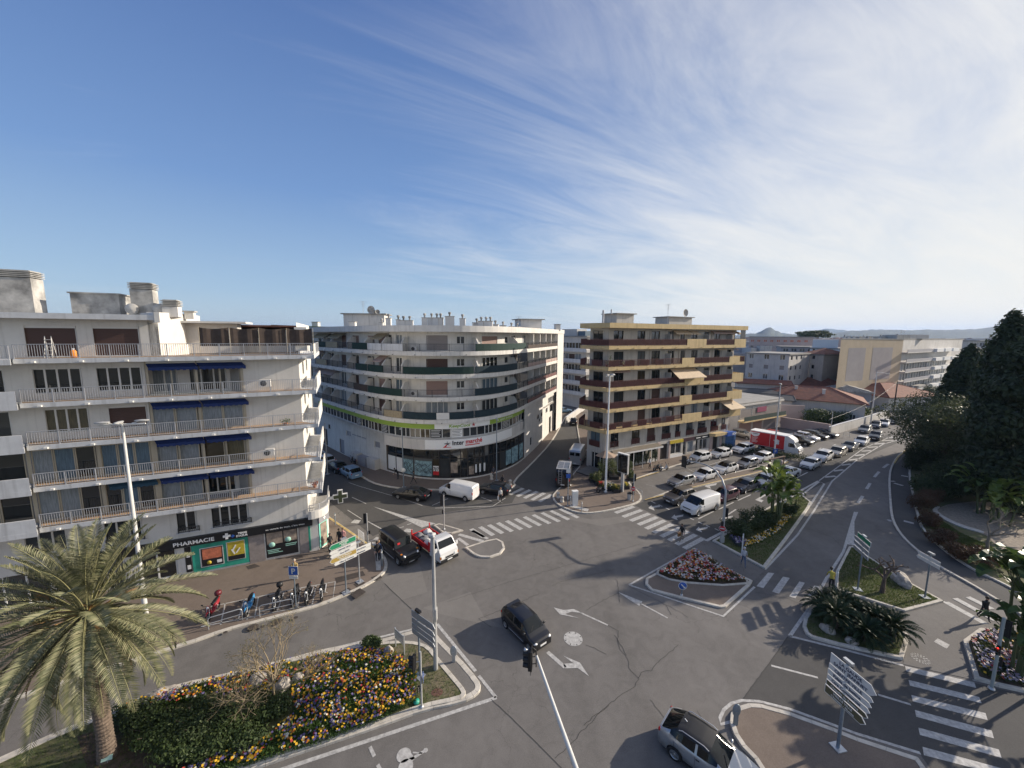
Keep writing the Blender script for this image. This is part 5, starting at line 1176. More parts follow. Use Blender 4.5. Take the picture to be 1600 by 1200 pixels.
# houses with hipped tiled roofs
def house(label,c,w_,d,rz,hw,hr,wm=M_whitew,rm=M_tile,ov=.6,wins=3,name='house',chim=(),cat='house',gable=False):
    r_=thing(name,label,cat,(c[0],c[1],0),rz)
    mb=MB(); mb.box((0,0,hw/2-.03),(w_,d,hw+.06)); mb.build('wall',wm,r_)
    W2,D2=w_/2+ov,d/2+ov; rl=max(.3,(w_-d)/2+.1) if not gable else W2
    ms=MB(); A=[(-W2,-D2,hw),(W2,-D2,hw),(W2,D2,hw),(-W2,D2,hw)]; B=[(-rl,0,hw+hr),(rl,0,hw+hr)]
    ms.add(A+B,[(0,1,5,4),(2,3,4,5),(1,2,5),(3,0,4)]); ms.add([(x,y,z-.14) for x,y,z in A],[(3,2,1,0)]); ms.add([(x,y,z) for x,y,z in A]+[(x,y,z-.14) for x,y,z in A],[(0,4,5,1),(1,5,6,2),(2,6,7,3),(3,7,4,0)])
    ro=ms.build('roof',rm,r_)
    for a,b in ((B[0],B[1]),(A[0],B[0]),(A[1],B[1]),(A[2],B[1]),(A[3],B[0])): mb=MB(); mb.tube([a,b],.1,5); mb.build('ridge_tiles',rm,ro)
    for cx,cy,ch in chim: mb=MB(); mb.box((cx,cy,hw+ch/2),(.6,.5,ch)); mb.box((cx,cy,hw+ch+.05),(.75,.65,.1)); mb.build('chimney',M_whitew,r_)
    for k in range(wins):
        x=-w_/2+w_*(k+.5)/wins; fm,pm=win_mesh(1.1,1.3,2,M_glass,M_frame); o=inst(fm,'window',r_,(x,-d/2-.02,1.0)); inst(pm,'pane',o)
        mb=MB(); mb.box((0,0,0),(.1,.1,.1)); 
    fm,pm=win_mesh(1.1,1.3,2,M_glass,M_frame); o=inst(fm,'window',r_,(w_/2+.02,0,1.0),math.pi/2); inst(pm,'pane',o)
    return r_
q=gx(1266,97,620); house('large red hipped roof house with cream walls behind the parking lot',q,20,13,R(-38),4.9,2.7,M_whitew,chim=((-3,-2,2.6),(2.5,-3.5,2.4)),wins=5)
q=gx(1275,118,620); house('second red roofed house behind the large hipped one',q,16,11,R(-32),4.9,2.5,chim=((-6,-3,2.4),),wins=3)
q=gx(1381,112,620); house('broad red roofed low building beside the beige gable block',q,19,15,R(12),3.9,2.9,M_whitew,wins=5)
q=gx(1318,108,640); house('white gabled annex between the two red roofs',q,5,10,R(60),5.0,1.6,M_greyw,M_wAd,gable=True,wins=1)
for k,(px_,Y,w_,lab) in enumerate([(1180,101,9,'small house with dark mono-pitch roof, nearer the tan-edged block'),(1203,97,9,'small house with dark mono-pitch roof, in front of its twin'),(1190,112,13,'long white house with thin tiled roof behind the dark roofs')]):
    q=gx(px_,Y,600); house(lab,q,w_,6,R(-25),[5.4,4.6,6.6][k],.9,M_whitew,[mat('dark_sheet_roof',(.035,.037,.042),.6),mat('dark_sheet_roof',(.035,.037,.042),.6),M_tile][k],gable=True,wins=2)
# 5/6 big beige gable block with balconies
P0=gx(1311,106); P1=gx(1408,118); rt_=thing('apartment_building','large block with a blank beige gable, two pale panels and balconies on its right side','apartment building',(P0[0],P0[1],0))
P2=gx(1449,131); P3=gx(1500,150)
f=Fac(rt_,[(P0[0]+20,P0[1]+22),P0,P1,P2,P3,(P3[0]-10,P3[1]+12)],M_beigew)
f.walls(0,f.L[2],-.05,19.3)
for a,b in ((1323,1350),(1361,1392)):
    s0,s1=[f.S(p,12,0,lo=f.L[1],hi=f.L[2]) for p in (a,b)]; f.panel(s0,s1,.03,7.6,17.0,mat('panel_greige',(.36,.33,.32),.9,var=.08,vs=.5),'painted_panel')
f.finish('gable_wall'); f.wall=MB(); f.wm=M_whitew; L=[]
for z in zz[:6]:
    t=f.L[2]+.8
    while t<f.L[4]-1.5:
        if len(L)<90: L.append((t,t+1.5,z+.3,z+2.5,2,M_curt if (int(t*3+z)%3==0) else M_glass,M_frame))
        t+=2.6
f.wrow(L,f.L[2],f.len,-.05,19.3); f.finish()
for z in zz[1:6]:
    mb=MB(); f.strip(f.L[2]+.1,f.L[3],0,1.3,z-.1,z+.15,mb); f.part('balcony_slab',mb,M_whitew); mb=MB(); f.strip(f.L[2]+.1,f.L[3],1.2,1.3,z+.15,z+1.05,mb); f.part('balcony_front',mb,M_greyw)
    for k in range(3):
        a=f.L[3]+.3+k*8.5; b=a+6.5
        if b<f.L[4]+.5: mb=MB(); f.strip(a,b,0,2.0,z-.1,z+1.0,mb); f.part('balcony_box',mb,M_white)
mb=MB(); mb.prism([f.at(t,.1) for t in (f.L[1],f.L[2],f.L[3],f.L[4])]+[Vector((P3[0]-10,P3[1]+12,0)),Vector((P0[0]+20,P0[1]+22,0))],19.3,19.6); f.part('roof',mb,M_roof)
for px_,Y,w_,h,m_ in ((1395,122,6,1.2,M_wC),(1420,126,9,1.3,M_whitew),(1338,124,6,.6,M_wC),(1371,124,5,.7,M_wC)):
    q=gx(px_,Y); mb=MB(); mb.box((q[0],q[1],19.6+h/2),(w_,4,h),.3); f.part('roof_housing',mb,m_)
rs=random.Random(9)
for k in range(10): q=gx(1316+k*9+rs.uniform(-3,3),122); chimney(rt_,q[0],q[1],19.6,.5,.5,rs.uniform(.3,.8),0,1 if k%3==0 else 0)
for px_ in (1403,1408): q=gx(px_,120); antenna(rt_,q[0],q[1],19.6,2.6,4)
# other blocks
block('white four storey block with balconies on its left behind the dark roofs',gx(1166,122),gx(1233,112),14,14.7,M_whitew,zz[:5],1.3,1.5,4.4,name='apartment_building',kinds=(M_glass,M_shgrey),sidewin=True)
rt_,f,a0,a1=block('cream block with a red tiled roof beside the white four storey block',gx(1252,122),gx(1287,116),12,14.3,M_wC,zz[:5],.9,1.3,2.3,kinds=(M_glass,M_shbrown))
mb=MB(); c=f.at((a0+a1)/2,-5,14.7); uu_=Vector((math.cos(f.ang((a0+a1)/2)),math.sin(f.ang((a0+a1)/2)),0)); nn_=Vector((-uu_.y,uu_.x,0)); qq_=f.at((a0+a1)/2,0,14.8); ww_=(a1-a0)/2+.5; mb.add([qq_-uu_*ww_-nn_*.5,qq_+uu_*ww_-nn_*.5,qq_+uu_*ww_+nn_*11.5,qq_-uu_*ww_+nn_*11.5,qq_+nn_*5.5+Vector((0,0,1.8))],[(0,1,4),(1,2,4),(2,3,4),(3,0,4)]); f.part('tiled_roof',mb,M_tile)
rt_,f,a0,a1=block('modern white block with dark window slots right of the cream block',gx(1264,156),gx(1312,150),14,15.3,M_white,zz[:5],.8,2.0,1.9,kinds=(M_glass,)); roofbox(rt_,f,a0+4,-4,8,6,15.6,3.4,M_white)
block('long pink block with orange panels near the horizon',gx(1168,216),gx(1268,200),14,19.7,M_pinkw,[9.8,13,16.2],1.5,1.3,3.0,kinds=(M_glass,M_orange,M_glass,M_glass,M_orange))
block('blue grey block behind the white modern one',gx(1219,182),gx(1275,176),12,15.2,M_greyw,zz[2:5],2,1.4,3.2,kinds=(M_glass,M_curtb))
block('blank grey gable block far right near the cypresses',gx(1482,172),gx(1524,168),14,18.6,M_greyw,[],1,1,2)
rt_,f,a0,a1=block('far block with pale balcony bands between the cypresses',gx(1521,166),gx(1560,172),14,18.4,M_whitew,zz[1:6],1.6,1.6,2.4,(1.3,M_whitew,M_slab))
block('pale block at the right edge behind the tall cypress',gx(1580,160),gx(1640,168),14,18.2,M_whitew,zz[1:6],1.6,1.5,2.6,(1.2,M_whitew,M_slab))
block('white low building under the lamp far along the road',gx(1392,128),gx(1440,122),8,4.2,M_whitew,[.2],1.6,1.8,3,name='low_building',cat='building')
# distant town: countless roofs
mb=MB(); rs=random.Random(21)
for k in range(340):
    Y=rs.uniform(190,1100); px_=rs.uniform(1100,1680); q=HZ(px_,540,Y); h=min(rs.uniform(8,19.3),19.3+Y*.0); h=h if Y>250 else min(h,15)
    m=rs.choice([0,0,1,2,3]); mb.box((q.x,q.y,h/2),(rs.uniform(9,34),rs.uniform(9,16),h),rs.uniform(-.5,.5),m)
    if rs.random()<.5: mb.box((q.x+2,q.y,h+.6),(4,3,1.2),0,m)
o=mb.build('distant_town',[M_whitew,M_pinkw,M_greyw,M_tile]); props(o,'mass of pale far-off town roofs below the hills','town',None,'stuff')
# hills (forested ridges)
M_hill=mat('hill_forest',(.025,.045,.04),.95,col2=(.05,.065,.05),vs=.012,var=.4,detail=9)
def hill(prof,Y,name,seed,depth=900,m=None):
    """prof: list of (column, pixels above the horizon)"""
    mb=MB(); rs=random.Random(seed); n=len(prof)-1; K=14; xs=[];N_=n*K
    cols=[]
    for i in range(n):
        for k in range(K):
            t=k/K; px_=prof[i][0]+(prof[i+1][0]-prof[i][0])*t; tt=t*t*(3-2*t); hh=(prof[i][1]+(prof[i+1][1]-prof[i][1])*tt)*1.2; cols.append((px_,hh))
    cols.append(prof[-1]); vs=[]; R_=9
    for j in range(R_):
        u=j/(R_-1)
        for (px_,hh) in cols:
            y=Y-depth*(1-u); q=HZ(px_,524,y); e=math.sin(u*math.pi/2)**1.3
            hz=(CAMH+hh*Y/600)*e+ (noise.noise(Vector((q.x*.012,q.y*.012,seed)))*8+noise.noise(Vector((q.x*.05,q.y*.05,seed)))*3)*e*(Y/3000)
            vs.append((q.x,q.y,hz-1))
    c=len(cols); fs=[(j*c+i,j*c+i+1,(j+1)*c+i+1,(j+1)*c+i) for j in range(R_-1) for i in range(c-1)]
    mb.add(vs,fs,0,True); return struct(mb,name,m or M_hill)
hill([(1140,1),(1175,4),(1205,9),(1222,5),(1240,3),(1275,8),(1290,11),(1312,9),(1340,6),(1365,10),(1400,8),(1450,7),(1500,8),(1560,9),(1620,9),(1700,10)],5200,'far_hills',2)
hill([(1150,1),(1178,4),(1203,12),(1212,8),(1225,3),(1260,2),(1300,5),(1330,8),(1352,9),(1400,9),(1450,10),(1480,10),(1520,11),(1560,15),(1600,19),(1660,22),(1740,20)],3000,'hills',5)
# ================= TREES =================
def leafcloud(clumps,n,size,rs,up=.25,shell=.55,mn=30):
    """many small leaf faces through the volume of uneven clumps"""
    mb=MB(); tot=sum(c[3]*c[4]*c[5] for c in clumps)
    V=[];F=[]
    for (cx,cy,cz,rx,ry,rz) in clumps:
        k=int(n*rx*ry*rz/tot)+mn
        for _ in range(k):
            d=Vector((rs.gauss(0,1),rs.gauss(0,1),rs.gauss(0,1))).normalized(); r_=shell+(1-shell)*rs.random()**.7
            if rs.random()<.15: r_*=1.12
            p=Vector((cx+d.x*rx*r_,cy+d.y*ry*r_,cz+d.z*rz*r_))
            nn=(d+Vector((rs.uniform(-.9,.9),rs.uniform(-.9,.9),rs.uniform(-.5,1)))).normalized(); a=nn.orthogonal().normalized(); a=(a*math.cos(w:=rs.uniform(0,6.28))+nn.cross(a)*math.sin(w)); b=nn.cross(a); s_=size*rs.uniform(.6,1.3)
            i=len(V); V+=[tuple(p-a*s_*.5),tuple(p+b*s_*.28),tuple(p+a*s_*.5),tuple(p-b*s_*.28)]; F.append((i,i+1,i+2,i+3))
    mb.v=V; mb.f=F; mb.m=[0]*len(F); mb.sm=[False]*len(F); return mb
M_bark=mat('bark',(.12,.09,.07),.95,var=.4,vs=4,bump=.5,bs=20)
L_dark=leafmat('leaf_dark',(.03,.05,.02),(.07,.095,.035),.6,.25); L_cyp=leafmat('leaf_cypress',(.022,.038,.018),(.06,.08,.034),.65,.2)
L_oak=leafmat('leaf_oak',(.05,.068,.032),(.125,.14,.065),.55,.25); L_red=leafmat('leaf_red',(.13,.06,.035),(.08,.06,.03),.6,.25); L_shrub=leafmat('leaf_shrub',(.035,.06,.02),(.08,.11,.035),.55,.3)
L_grey=leafmat('leaf_grey_green',(.06,.085,.055),(.11,.13,.08),.6,.2)
def tree(label,base,h,crown,n,size,lm,trunk_r=.25,seed=1,name='tree',cat='tree',group=None,clumps=None,limbs=6,trunkh=None,mn=30,shell=.55):
    rs=random.Random(seed); r_=thing(name,label,cat,(base[0],base[1],base[2] if len(base)>2 else .1),0,group)
    cw,ch=crown; cz=h-ch/2
    if clumps is None:
        clumps=[(0,0,cz,cw*.45,cw*.45,ch*.42)]
        for k in range(int(9+cw)):
            a=rs.uniform(0,6.28); rr_=cw*.5*rs.uniform(.45,.95); z=cz+ch*.5*rs.uniform(-.75,.85); rr_*=math.sqrt(max(.15,1-((z-cz)/(ch*.55))**2)); s_=rs.uniform(.16,.28)
            clumps.append((math.cos(a)*rr_,math.sin(a)*rr_,z,cw*s_,cw*s_,ch*s_*.9))
    t=MB(); th=trunkh or h-ch*.6; t.tube([(0,0,-.1),(rs.uniform(-.1,.1),0,th*.5),(rs.uniform(-.2,.2),rs.uniform(-.2,.2),th),(0,0,th+ch*.35)],[trunk_r*1.3,trunk_r,trunk_r*.75,trunk_r*.3],8)
    for k in range(limbs):
        a=6.28*k/limbs+rs.uniform(-.4,.4); z0=th*rs.uniform(.75,1.1); e=Vector((math.cos(a)*cw*.38,math.sin(a)*cw*.38,cz+rs.uniform(-.2,.3)*ch)); m_=Vector((math.cos(a)*cw*.15,math.sin(a)*cw*.15,(z0+e.z)/2)); t.tube([(0,0,z0),m_,e],[trunk_r*.5,trunk_r*.3,trunk_r*.08],6)
    t.build('trunk',M_bark,r_); leafcloud(clumps,n,size,rs,shell=shell,mn=mn).build('crown',lm,r_); return r_
def conifer(label,base,h,wd,n,seed=1,lm=None,taper=1.0,name='cypress'):
    rs=random.Random(seed); cl=[]
    K=26
    for k in range(K):
        u=(k+.5)/K; prof=math.sin(min(1,u*2.2+.3)*math.pi/2)*(1-u**5)**.6 if taper==1 else (1-u)**.75
        for q in range(4):
            a=rs.uniform(0,6.28); r_=wd/2*prof; cl.append((math.cos(a)*r_*.55,math.sin(a)*r_*.55,.6+u*(h-.8),r_*.55+.15,r_*.55+.15,h/K*1.5))
    return tree(label,base,h,(wd,h),n,.5,lm or L_cyp,.3,seed,name,'cypress' if name=='cypress' else 'tree',None,cl,3,h*.5,90,.4)
def shrub(label,base,w_,d,h,n,size,lm,seed,name='shrub',group=None,cat='shrub',rz=0,box=False):
    rs=random.Random(seed); r_=thing(name,label,cat,(base[0],base[1],base[2] if len(base)>2 else .12),rz,group)
    cl=[]
    if box:
        for i in range(int(w_)+1):
            for j in range(int(d)+1):
                for k in range(max(1,int(h))): cl.append((-w_/2+.5+i*(w_-1)/max(1,int(w_)),-d/2+.5+j*(d-1)/max(1,int(d)),.5+k*(h-1)/max(1,int(h)-1 or 1),.75,.75,.6))
    else:
        cl=[(0,0,h*.4,w_*.36,d*.36,h*.42)]
        for k in range(9): a=rs.uniform(0,6.28); s_=rs.uniform(.16,.26); cl.append((math.cos(a)*w_*.3*rs.uniform(.6,1.1),math.sin(a)*d*.3*rs.uniform(.6,1.1),h*rs.uniform(.3,.72),w_*s_,d*s_,h*s_*1.1))
    leafcloud(cl,n,size,rs,shell=.3).build('foliage',lm,r_)
    t=MB()
    for k in range(7): a=6.28*k/7; t.tube([(0,0,-.05),(math.cos(a)*w_*.1,math.sin(a)*d*.1,h*.3),(math.cos(a)*w_*.28,math.sin(a)*d*.28,h*.7)],[.03,.02,.008],4)
    t.build('stems',M_bark,r_); return r_
B_=lambda x,y: tuple(G(x,y,.12))
conifer('tallest dark cypress at the right edge, rounded top above the hills',B_(1538,774),22.6,5.2,15000,1)
conifer('broad dark cypress in front of the tallest one, cut by the right edge',B_(1572,800),19.9,8.5,12000,2)
conifer('middle dark cypress left of the tallest one',B_(1492,717),18.6,4.4,9000,3)
conifer('shorter pointed conifer left of the middle cypress',B_(1470,712),16.2,6.6,10000,4,None,2,'conifer')
tree('spreading grey green evergreen oak overhanging the road',B_(1470,734),10.9,(13.4,7.2),21000,.32,L_oak,.35,5,'oak_tree')
tree('wide dark evergreen behind the cypresses, low crown',B_(1560,735),9.4,(15,6.5),11000,.36,L_dark,.35,6,'evergreen_tree')
tree('rounded olive green tree in front of the pointed conifer',B_(1528,742),10.6,(9,5.4),9000,.3,L_oak,.3,12,'evergreen_tree')
q=B_(1441,730); shrub('clipped dark hedge block at the bend of the pavement',q,7,4,3.1,9000,.2,L_cyp,7,'hedge',None,'hedge',.75,True)
shrub('big dark rounded bush mass under the cypresses',B_(1540,757),17,8,5.2,13000,.32,L_dark,8)
shrub('drooping deep green bush beside the hedge block',B_(1470,775),9,5.5,3.4,8000,.3,L_dark,9)
for k,(x,y,w_,h,lab) in enumerate([(1437,797,3.0,2.3,'rust tinged bush, uppermost along the park kerb'),(1452,823,2.8,1.9,'rust tinged bush, second along the park kerb'),(1466,850,3.0,1.8,'brownish bush, third along the park kerb'),(1500,873,3.2,1.7,'brownish bush, fourth along the park kerb'),(1545,883,3.6,1.7,'pinkish red bush beside the lawn near the big leaf clump'),(1452,790,3.,2.4,'dim rusty bush behind the uppermost kerb bush')]): shrub(lab,B_(x,y),w_,w_*.8,h,2600,.16,L_red,30+k)
shrub('leafy evergreen bushes spilling over the garden wall by the parking lot',tuple(G(1288,664,0)),13,5.5,4.2,9000,.28,L_shrub,14); shrub('rounded tree-like bush near the grey wall gate',tuple(G(1335,660,0)),8,5,3.8,6000,.26,L_shrub,15)
shrub('low hedge strip between the box truck and the parked hatchbacks',tuple(G(1195,711,.1)),13,1.6,1.1,3500,.18,L_dark,16,'hedge',None,'hedge',R(-35),True)
shrub('bushy greenery around the white houses far behind the truck',gx(1235,108,600)+(0,),10,6,5,4000,.35,L_shrub,17); shrub('pale green bushes beside the beige gable block',gx(1296,124,600)+(0,),12,6,6,4000,.35,L_grey,18); shrub('yellowish street trees far along the road by the balconied block',gx(1446,128,600)+(0,),12,8,6,4000,.35,L_grey,19)
tree('left of the two umbrella pines on the skyline',gx(1258,300)+(0,),24.2,(15,5),2500,.9,L_dark,.4,20,'umbrella_pine','pine'); tree('right of the two umbrella pines on the skyline',gx(1275,300)+(0,),24.6,(17,5),2500,.9,L_dark,.4,21,'umbrella_pine','pine')
for k,(x,y,h,w_,lab) in enumerate([(96,44,11,9,'round park tree standing beyond the right edge, nearest'),(104,58,12,10,'round park tree standing beyond the right edge, second'),(108,30,10,9,'round park tree standing beyond the right edge, third'),(118,74,12,11,'round park tree standing beyond the right edge, farthest')]): tree(lab,(x,y),h,(w_,6),3500,.45,L_oak,.3,140+k)
# walls round the parking lot
wallrun('pink rendered wall behind the parked cars',[g(1219,668),g(1295,681)],2.3,M_pinkw,cap=M_pinkw)
wallrun('low pink annex wall with pale panels behind the parking wall',[tuple(Vector(g(1219,664))+Vector((1,4))),tuple(Vector(g(1262,666))+Vector((2,4)))],4.0,M_pinkw)
wallrun('grey white roadside wall beyond the pink one',[g(1296,682),g(1310,677),g(1360,662),g(1385,653)],1.9,M_whitew,cap=M_slab)
# ================= VEHICLES =================
def lerp_(pts,x):
    for i in range(len(pts)-1):
        (a,va),(b,vb)=pts[i],pts[i+1]
        if a<=x<=b: return va+(vb-va)*((x-a)/(b-a) if b>a else 0)
    return pts[0][1] if x<pts[0][0] else pts[-1][1]
def lin(a,b,t): return a+(b-a)*t
def car_proto(sp):
    L,W,H,wb,wr=sp['L'],sp['W'],sp['H'],sp['wb'],sp['wr']; hx=L/2
    hf,hb,bz,tz=sp['hf'],sp['hb'],sp['belt'],sp['tail']; xw0,xw1,xr0,xr1=sp['x']; tum=sp.get('tum',.80); z0=sp.get('sill',.24)
    fx=sp.get('fx',wb/2+.05); rx_=fx-wb
    xc=(xw1+xr0)/2; hl=(xw1-xr0)/2
    topk=[(-hx,tz-.10),(-hx+.06,tz),(xr1,max(tz,sp.get('deck',tz))),(xr0,H-.05),(xc-hl*.4,H),(xc+hl*.4,H),(xw1,H-.05),(xw0,hb),(hx-.45,hf+.06),(hx-.12,hf),(hx,hf-.13)]
    if xr1<=-hx+.06: topk=[(-hx,H-.35 if sp.get('vanr') else bz+.1),(-hx+.05,H-.12 if sp.get('vanr') else bz+.25)]+topk[3:]; 
    topk=sorted(topk)
    ra=wr*1.16
    xs={-hx,-hx+.06,-hx+.2,hx,hx-.05,hx-.12,hx-.25,hx-.45,xw0,xw1,xr0,xc,sp['xp']-.05,sp['xp']+.05}
    if xr1>-hx+.06: xs.add(xr1)
    for k in range(1,4): xs.add(lin(xw1,xw0,k/4)); 
    for k in range(1,4): xs.add(lin(max(xr1,-hx+.06),xr0,k/4))
    for c in (fx,rx_):
        for k in range(9): xs.add(c-ra*math.cos(math.pi*k/8))
    for k in range(12): xs.add(-hx+L*(k+.5)/12)
    xs=sorted(xs); q=[xs[0]]
    for x in xs[1:]:
        if x-q[-1]>.018: q.append(x)
    xs=q; n=10; V=[]
    def wid(x):
        e=(hx-abs(x)); f=1 if e>.7 else 1-.16*((.7-e)/.7)**2.2
        return W/2*f
    def ring(x):
        w_=wid(x); t=lerp_(topk,x); b=min(bz+ .05*(-x/hx),t-.04)
        g=max(0,min(1,(t-b-.04)/(H-bz-.06)))
        zb=z0
        for c in (fx,rx_):
            if abs(x-c)<ra: zb=max(zb,wr+math.sqrt(max(0,ra*ra-(x-c)**2))-.02)
        zb=min(zb,b-.12); wr_=W/2*tum
        R_=[(w_*.93,zb-.0),(w_*.985,zb+.02),(w_,lin(zb,b,.5)),(w_*.985,b-.06),(w_*.95,b)]
        y6=lin(w_*.80,wr_,g); 
        R_+=[(lin(w_*.92,w_*.93,g),lin(t-.025,b+.03,g)),(y6,lin(t-.012,t-.09,g)),(lin(w_*.62,wr_*.9,g),lin(t,t-.025,g)),(lin(w_*.35,wr_*.5,g),t+.004),(0,t+.008)]
        return R_
    rings=[ring(x) for x in xs]; N_=len(xs)
    full=[]
    for x,r_ in zip(xs,rings): full.append([(x,-y,z) for y,z in r_]+[(x,y,z) for y,z in reversed(r_[:-1])])
    M_=len(full[0]); V=[p for r_ in full for p in r_]
    groups={'body':[], 'windshield':[], 'rear_window':[], 'side_window':[[],[],[],[]],'roof':[]}
    vanr=sp.get('vanr')
    for i in range(N_-1):
        xm=(xs[i]+xs[i+1])/2
        for j in range(M_-1):
            jj=j if j<n-1 else M_-2-j      # symmetric column index 0..8
            fc=(i*M_+j,i*M_+j+1,(i+1)*M_+j+1,(i+1)*M_+j)
            dst='body'
            if xw1<xm<xw0 and jj>=6: dst='windshield'
            elif xr1<xm<xr0 and jj>=6 and not vanr: dst='rear_window'
            elif jj==5:
                xa=lin(xw1,xw0,sp.get('qf',.62)); xb=sp.get('xsr',lin(xr0,max(xr1,-hx),.35))
                if xb<xm<xa and not (sp['xp']-.05<xm<sp['xp']+.05):
                    groups['side_window'][(0 if j<n else 2)+(0 if xm>sp['xp'] else 1)].append(fc); continue
            elif sp.get('droof') and jj>=6 and xr0<=xm<=xw1: dst='roof'
            groups[dst].append(fc)
    groups['body'].append(tuple(range(M_))[::-1] if False else tuple(range(M_))); groups['body'].append(tuple((N_-1)*M_+k for k in range(M_))[::-1])
    def sub(fs,name,mats,smooth=True):
        idx={}; vs=[]; ff=[]
        for f in fs:
            g_=[]
            for v in f:
                if v not in idx: idx[v]=len(vs); vs.append(V[v])
                g_.append(idx[v])
            ff.append(tuple(g_))
        me=bpy.data.meshes.new(name); me.from_pydata(vs,[],ff)
        for m in mats: me.materials.append(m)
        me.polygons.foreach_set('use_smooth',[smooth and len(f)==4 for f in ff]); me.update(); return me
    paint=carpaint('white',(.68,.68,.67))
    r_=bpy.data.objects.new('proto',None); C.objects.link(r_)
    inst(sub(groups['body'],'body',[paint]),'body',r_)
    if groups['roof']: inst(sub(groups['roof'],'roof',[M_black]),'roof',r_)
    inst(sub(groups['windshield'],'windshield',[M_carglass]),'windshield',r_)
    if groups['rear_window']: inst(sub(groups['rear_window'],'rear_window',[M_carglass]),'rear_window',r_)
    elif vanr:
        for s in (-1,1): mb=MB(); mb.box((-hx-.005,s*W*.2,H-.62),(.02,W*.32,.5)); mb.build('rear_window',M_carglass if not sp.get('blind') else paint,r_)
    for k,fs in enumerate(groups['side_window']):
        if fs: inst(sub(fs,'side_window',[M_carglass]),'side_window',r_)
    mb=MB(); mb.box((0,0,.42),(L-.5,W-.42,.36)); mb.build('underbody',M_black,r_)
    # wheels
    tw=.2; ty=MB(); ty.lathe([(wr*.62,-tw/2),(wr*.93,-tw/2),(wr,-tw/2+.04),(wr,tw/2-.04),(wr*.93,tw/2),(wr*.62,tw/2)],(0,0,0),22,'Y'); tym=ty.mesh('wheel',[M_rubber])
    rm=MB(); rm.lathe([(0,-tw/2+.015),(wr*.16,-tw/2+.01),(wr*.18,-tw/2+.03)],(0,0,0),12,'Y'); rm.lathe([(wr*.55,-tw/2+.06),(wr*.58,-tw/2-.002),(wr*.64,-tw/2-.002)],(0,0,0),20,'Y')
    for k in range(5): a=2*math.pi*k/5; rm.box((wr*.34*math.cos(a),-tw/2+.03,wr*.34*math.sin(a)),(wr*.5,.03,wr*.17),0,0,0,-a)
    rm.lathe([(0,-tw/2+.07),(wr*.6,-tw/2+.07)],(0,0,0),16,'Y'); rmm=rm.mesh('rim',[M_rim])
    for c in (fx,rx_):
        for s in (-1,1):
            o=inst(tym,'wheel',r_,(c,s*(W/2-tw/2-.015),wr),0 if s<0 else math.pi); inst(rmm,'rim',o)
    # lights
    def blob(sx,sy,sz,m,name,x,y,z,rz): mb=MB(); mb.lathe([(0,-1),(.5,-.87),(.87,-.5),(1,0),(.87,.5),(.5,.87),(0,1)],(0,0,0),12,'Z'); me=mb.mesh(name,[m]); me.transform(Matrix.Diagonal((sx,sy,sz,1))); return inst(me,name,r_,(x,y,z),rz)
    for s in (-1,1):
        blob(.2,.15 if sp.get('rl') is None else .12,.075 if sp.get('rl') is None else .12,M_lamp,'headlight',hx-.17,s*W*.36,hf-.12,s*-.45)
        blob(.07,.10,.10 if not vanr else .22,M_red,'taillight',-hx+.06,s*W*.40,sp.get('tlz',tz-.12),s*.3)
        mb=MB(); mb.lathe([(0,-.09),(.06,-.07),(.085,0),(.06,.07),(0,.09)],(0,0,0),10,'Z'); me=mb.mesh('mirror',[paint]); me.transform(Matrix.Diagonal((.8,1.35,.9,1))); inst(me,'mirror',r_,(lin(xw1,xw0,.72),s*(W/2+.06),bz+.08),s*.2)
    mb=MB(); mb.box((hx-.02,0,hf-.22),(.06,W*.5,.12)); mb.build('grille',M_black,r_)
    mb=MB(); mb.box((hx-.035,0,.36),(.10,W*.62,.14)); mb.build('air_intake',M_black,r_)
    for x,z in ((hx+.01,.47),(-hx-.012,.62 if not vanr else .55)): mb=MB(); mb.box((x,0,z),(.02,.5,.11)); mb.build('licence_plate',M_white,r_)
    # door seams & sill trim
    for s in (-1,1):
        mb=MB(); mb.box((0,s*(W/2+.001),z0+.05),(wb-ra*2.05,.025,.09)); mb.build('sill_trim',M_black,r_)
        for x in ([sp['xp'],lin(xw1,xw0,.75),sp['xp']-.95] if not vanr else [sp['xp'],lin(xw1,xw0,.7)]):
            mb=MB(); mb.box((x,s*(W/2+.0015),(z0+bz)/2+.1),(.012,.006,bz-z0-.28)); mb.build('door_seam',M_black,r_)
        mb=MB(); mb.box((sp['xp']+.12,s*(W/2+.01),bz-.13),(.16,.03,.03)); mb.build('door_handle',M_black if not sp.get('hd') else paint,r_)
    if sp.get('rails'):
        for s in (-1,1): mb=MB(); y=s*W/2*tum*.95; mb.tube([(xr0+.1,y,H-.06),(xr0+.25,y,H+.03),(xw1-.25,y,H+.03),(xw1-.05,y,H-.06)],.02,6); mb.build('roof_rail',M_rail,r_)
    if sp.get('spoiler'): mb=MB(); mb.box((xr0-.08,0,H-.05),(.28,W*.66,.03),0,0,0,.1); mb.build('spoiler',paint,r_)
    if sp.get('spare'): mb=MB(); mb.lathe([(0,-.12),(.3,-.12),(.36,-.06),(.36,.1)],(-hx-.1,0,1.05),18,'X'); mb.build('spare_wheel_cover',M_black,r_)
    # interior hint: wipers
    for s in (-.25,.25): mb=MB(); mb.tube([(xw0-.02,s*W,hb+.03),(lin(xw0,xw1,.35),s*W+.35,lin(hb,H,.33)+.03)],.012,4); mb.build('wiper',M_black,r_)
    return r_
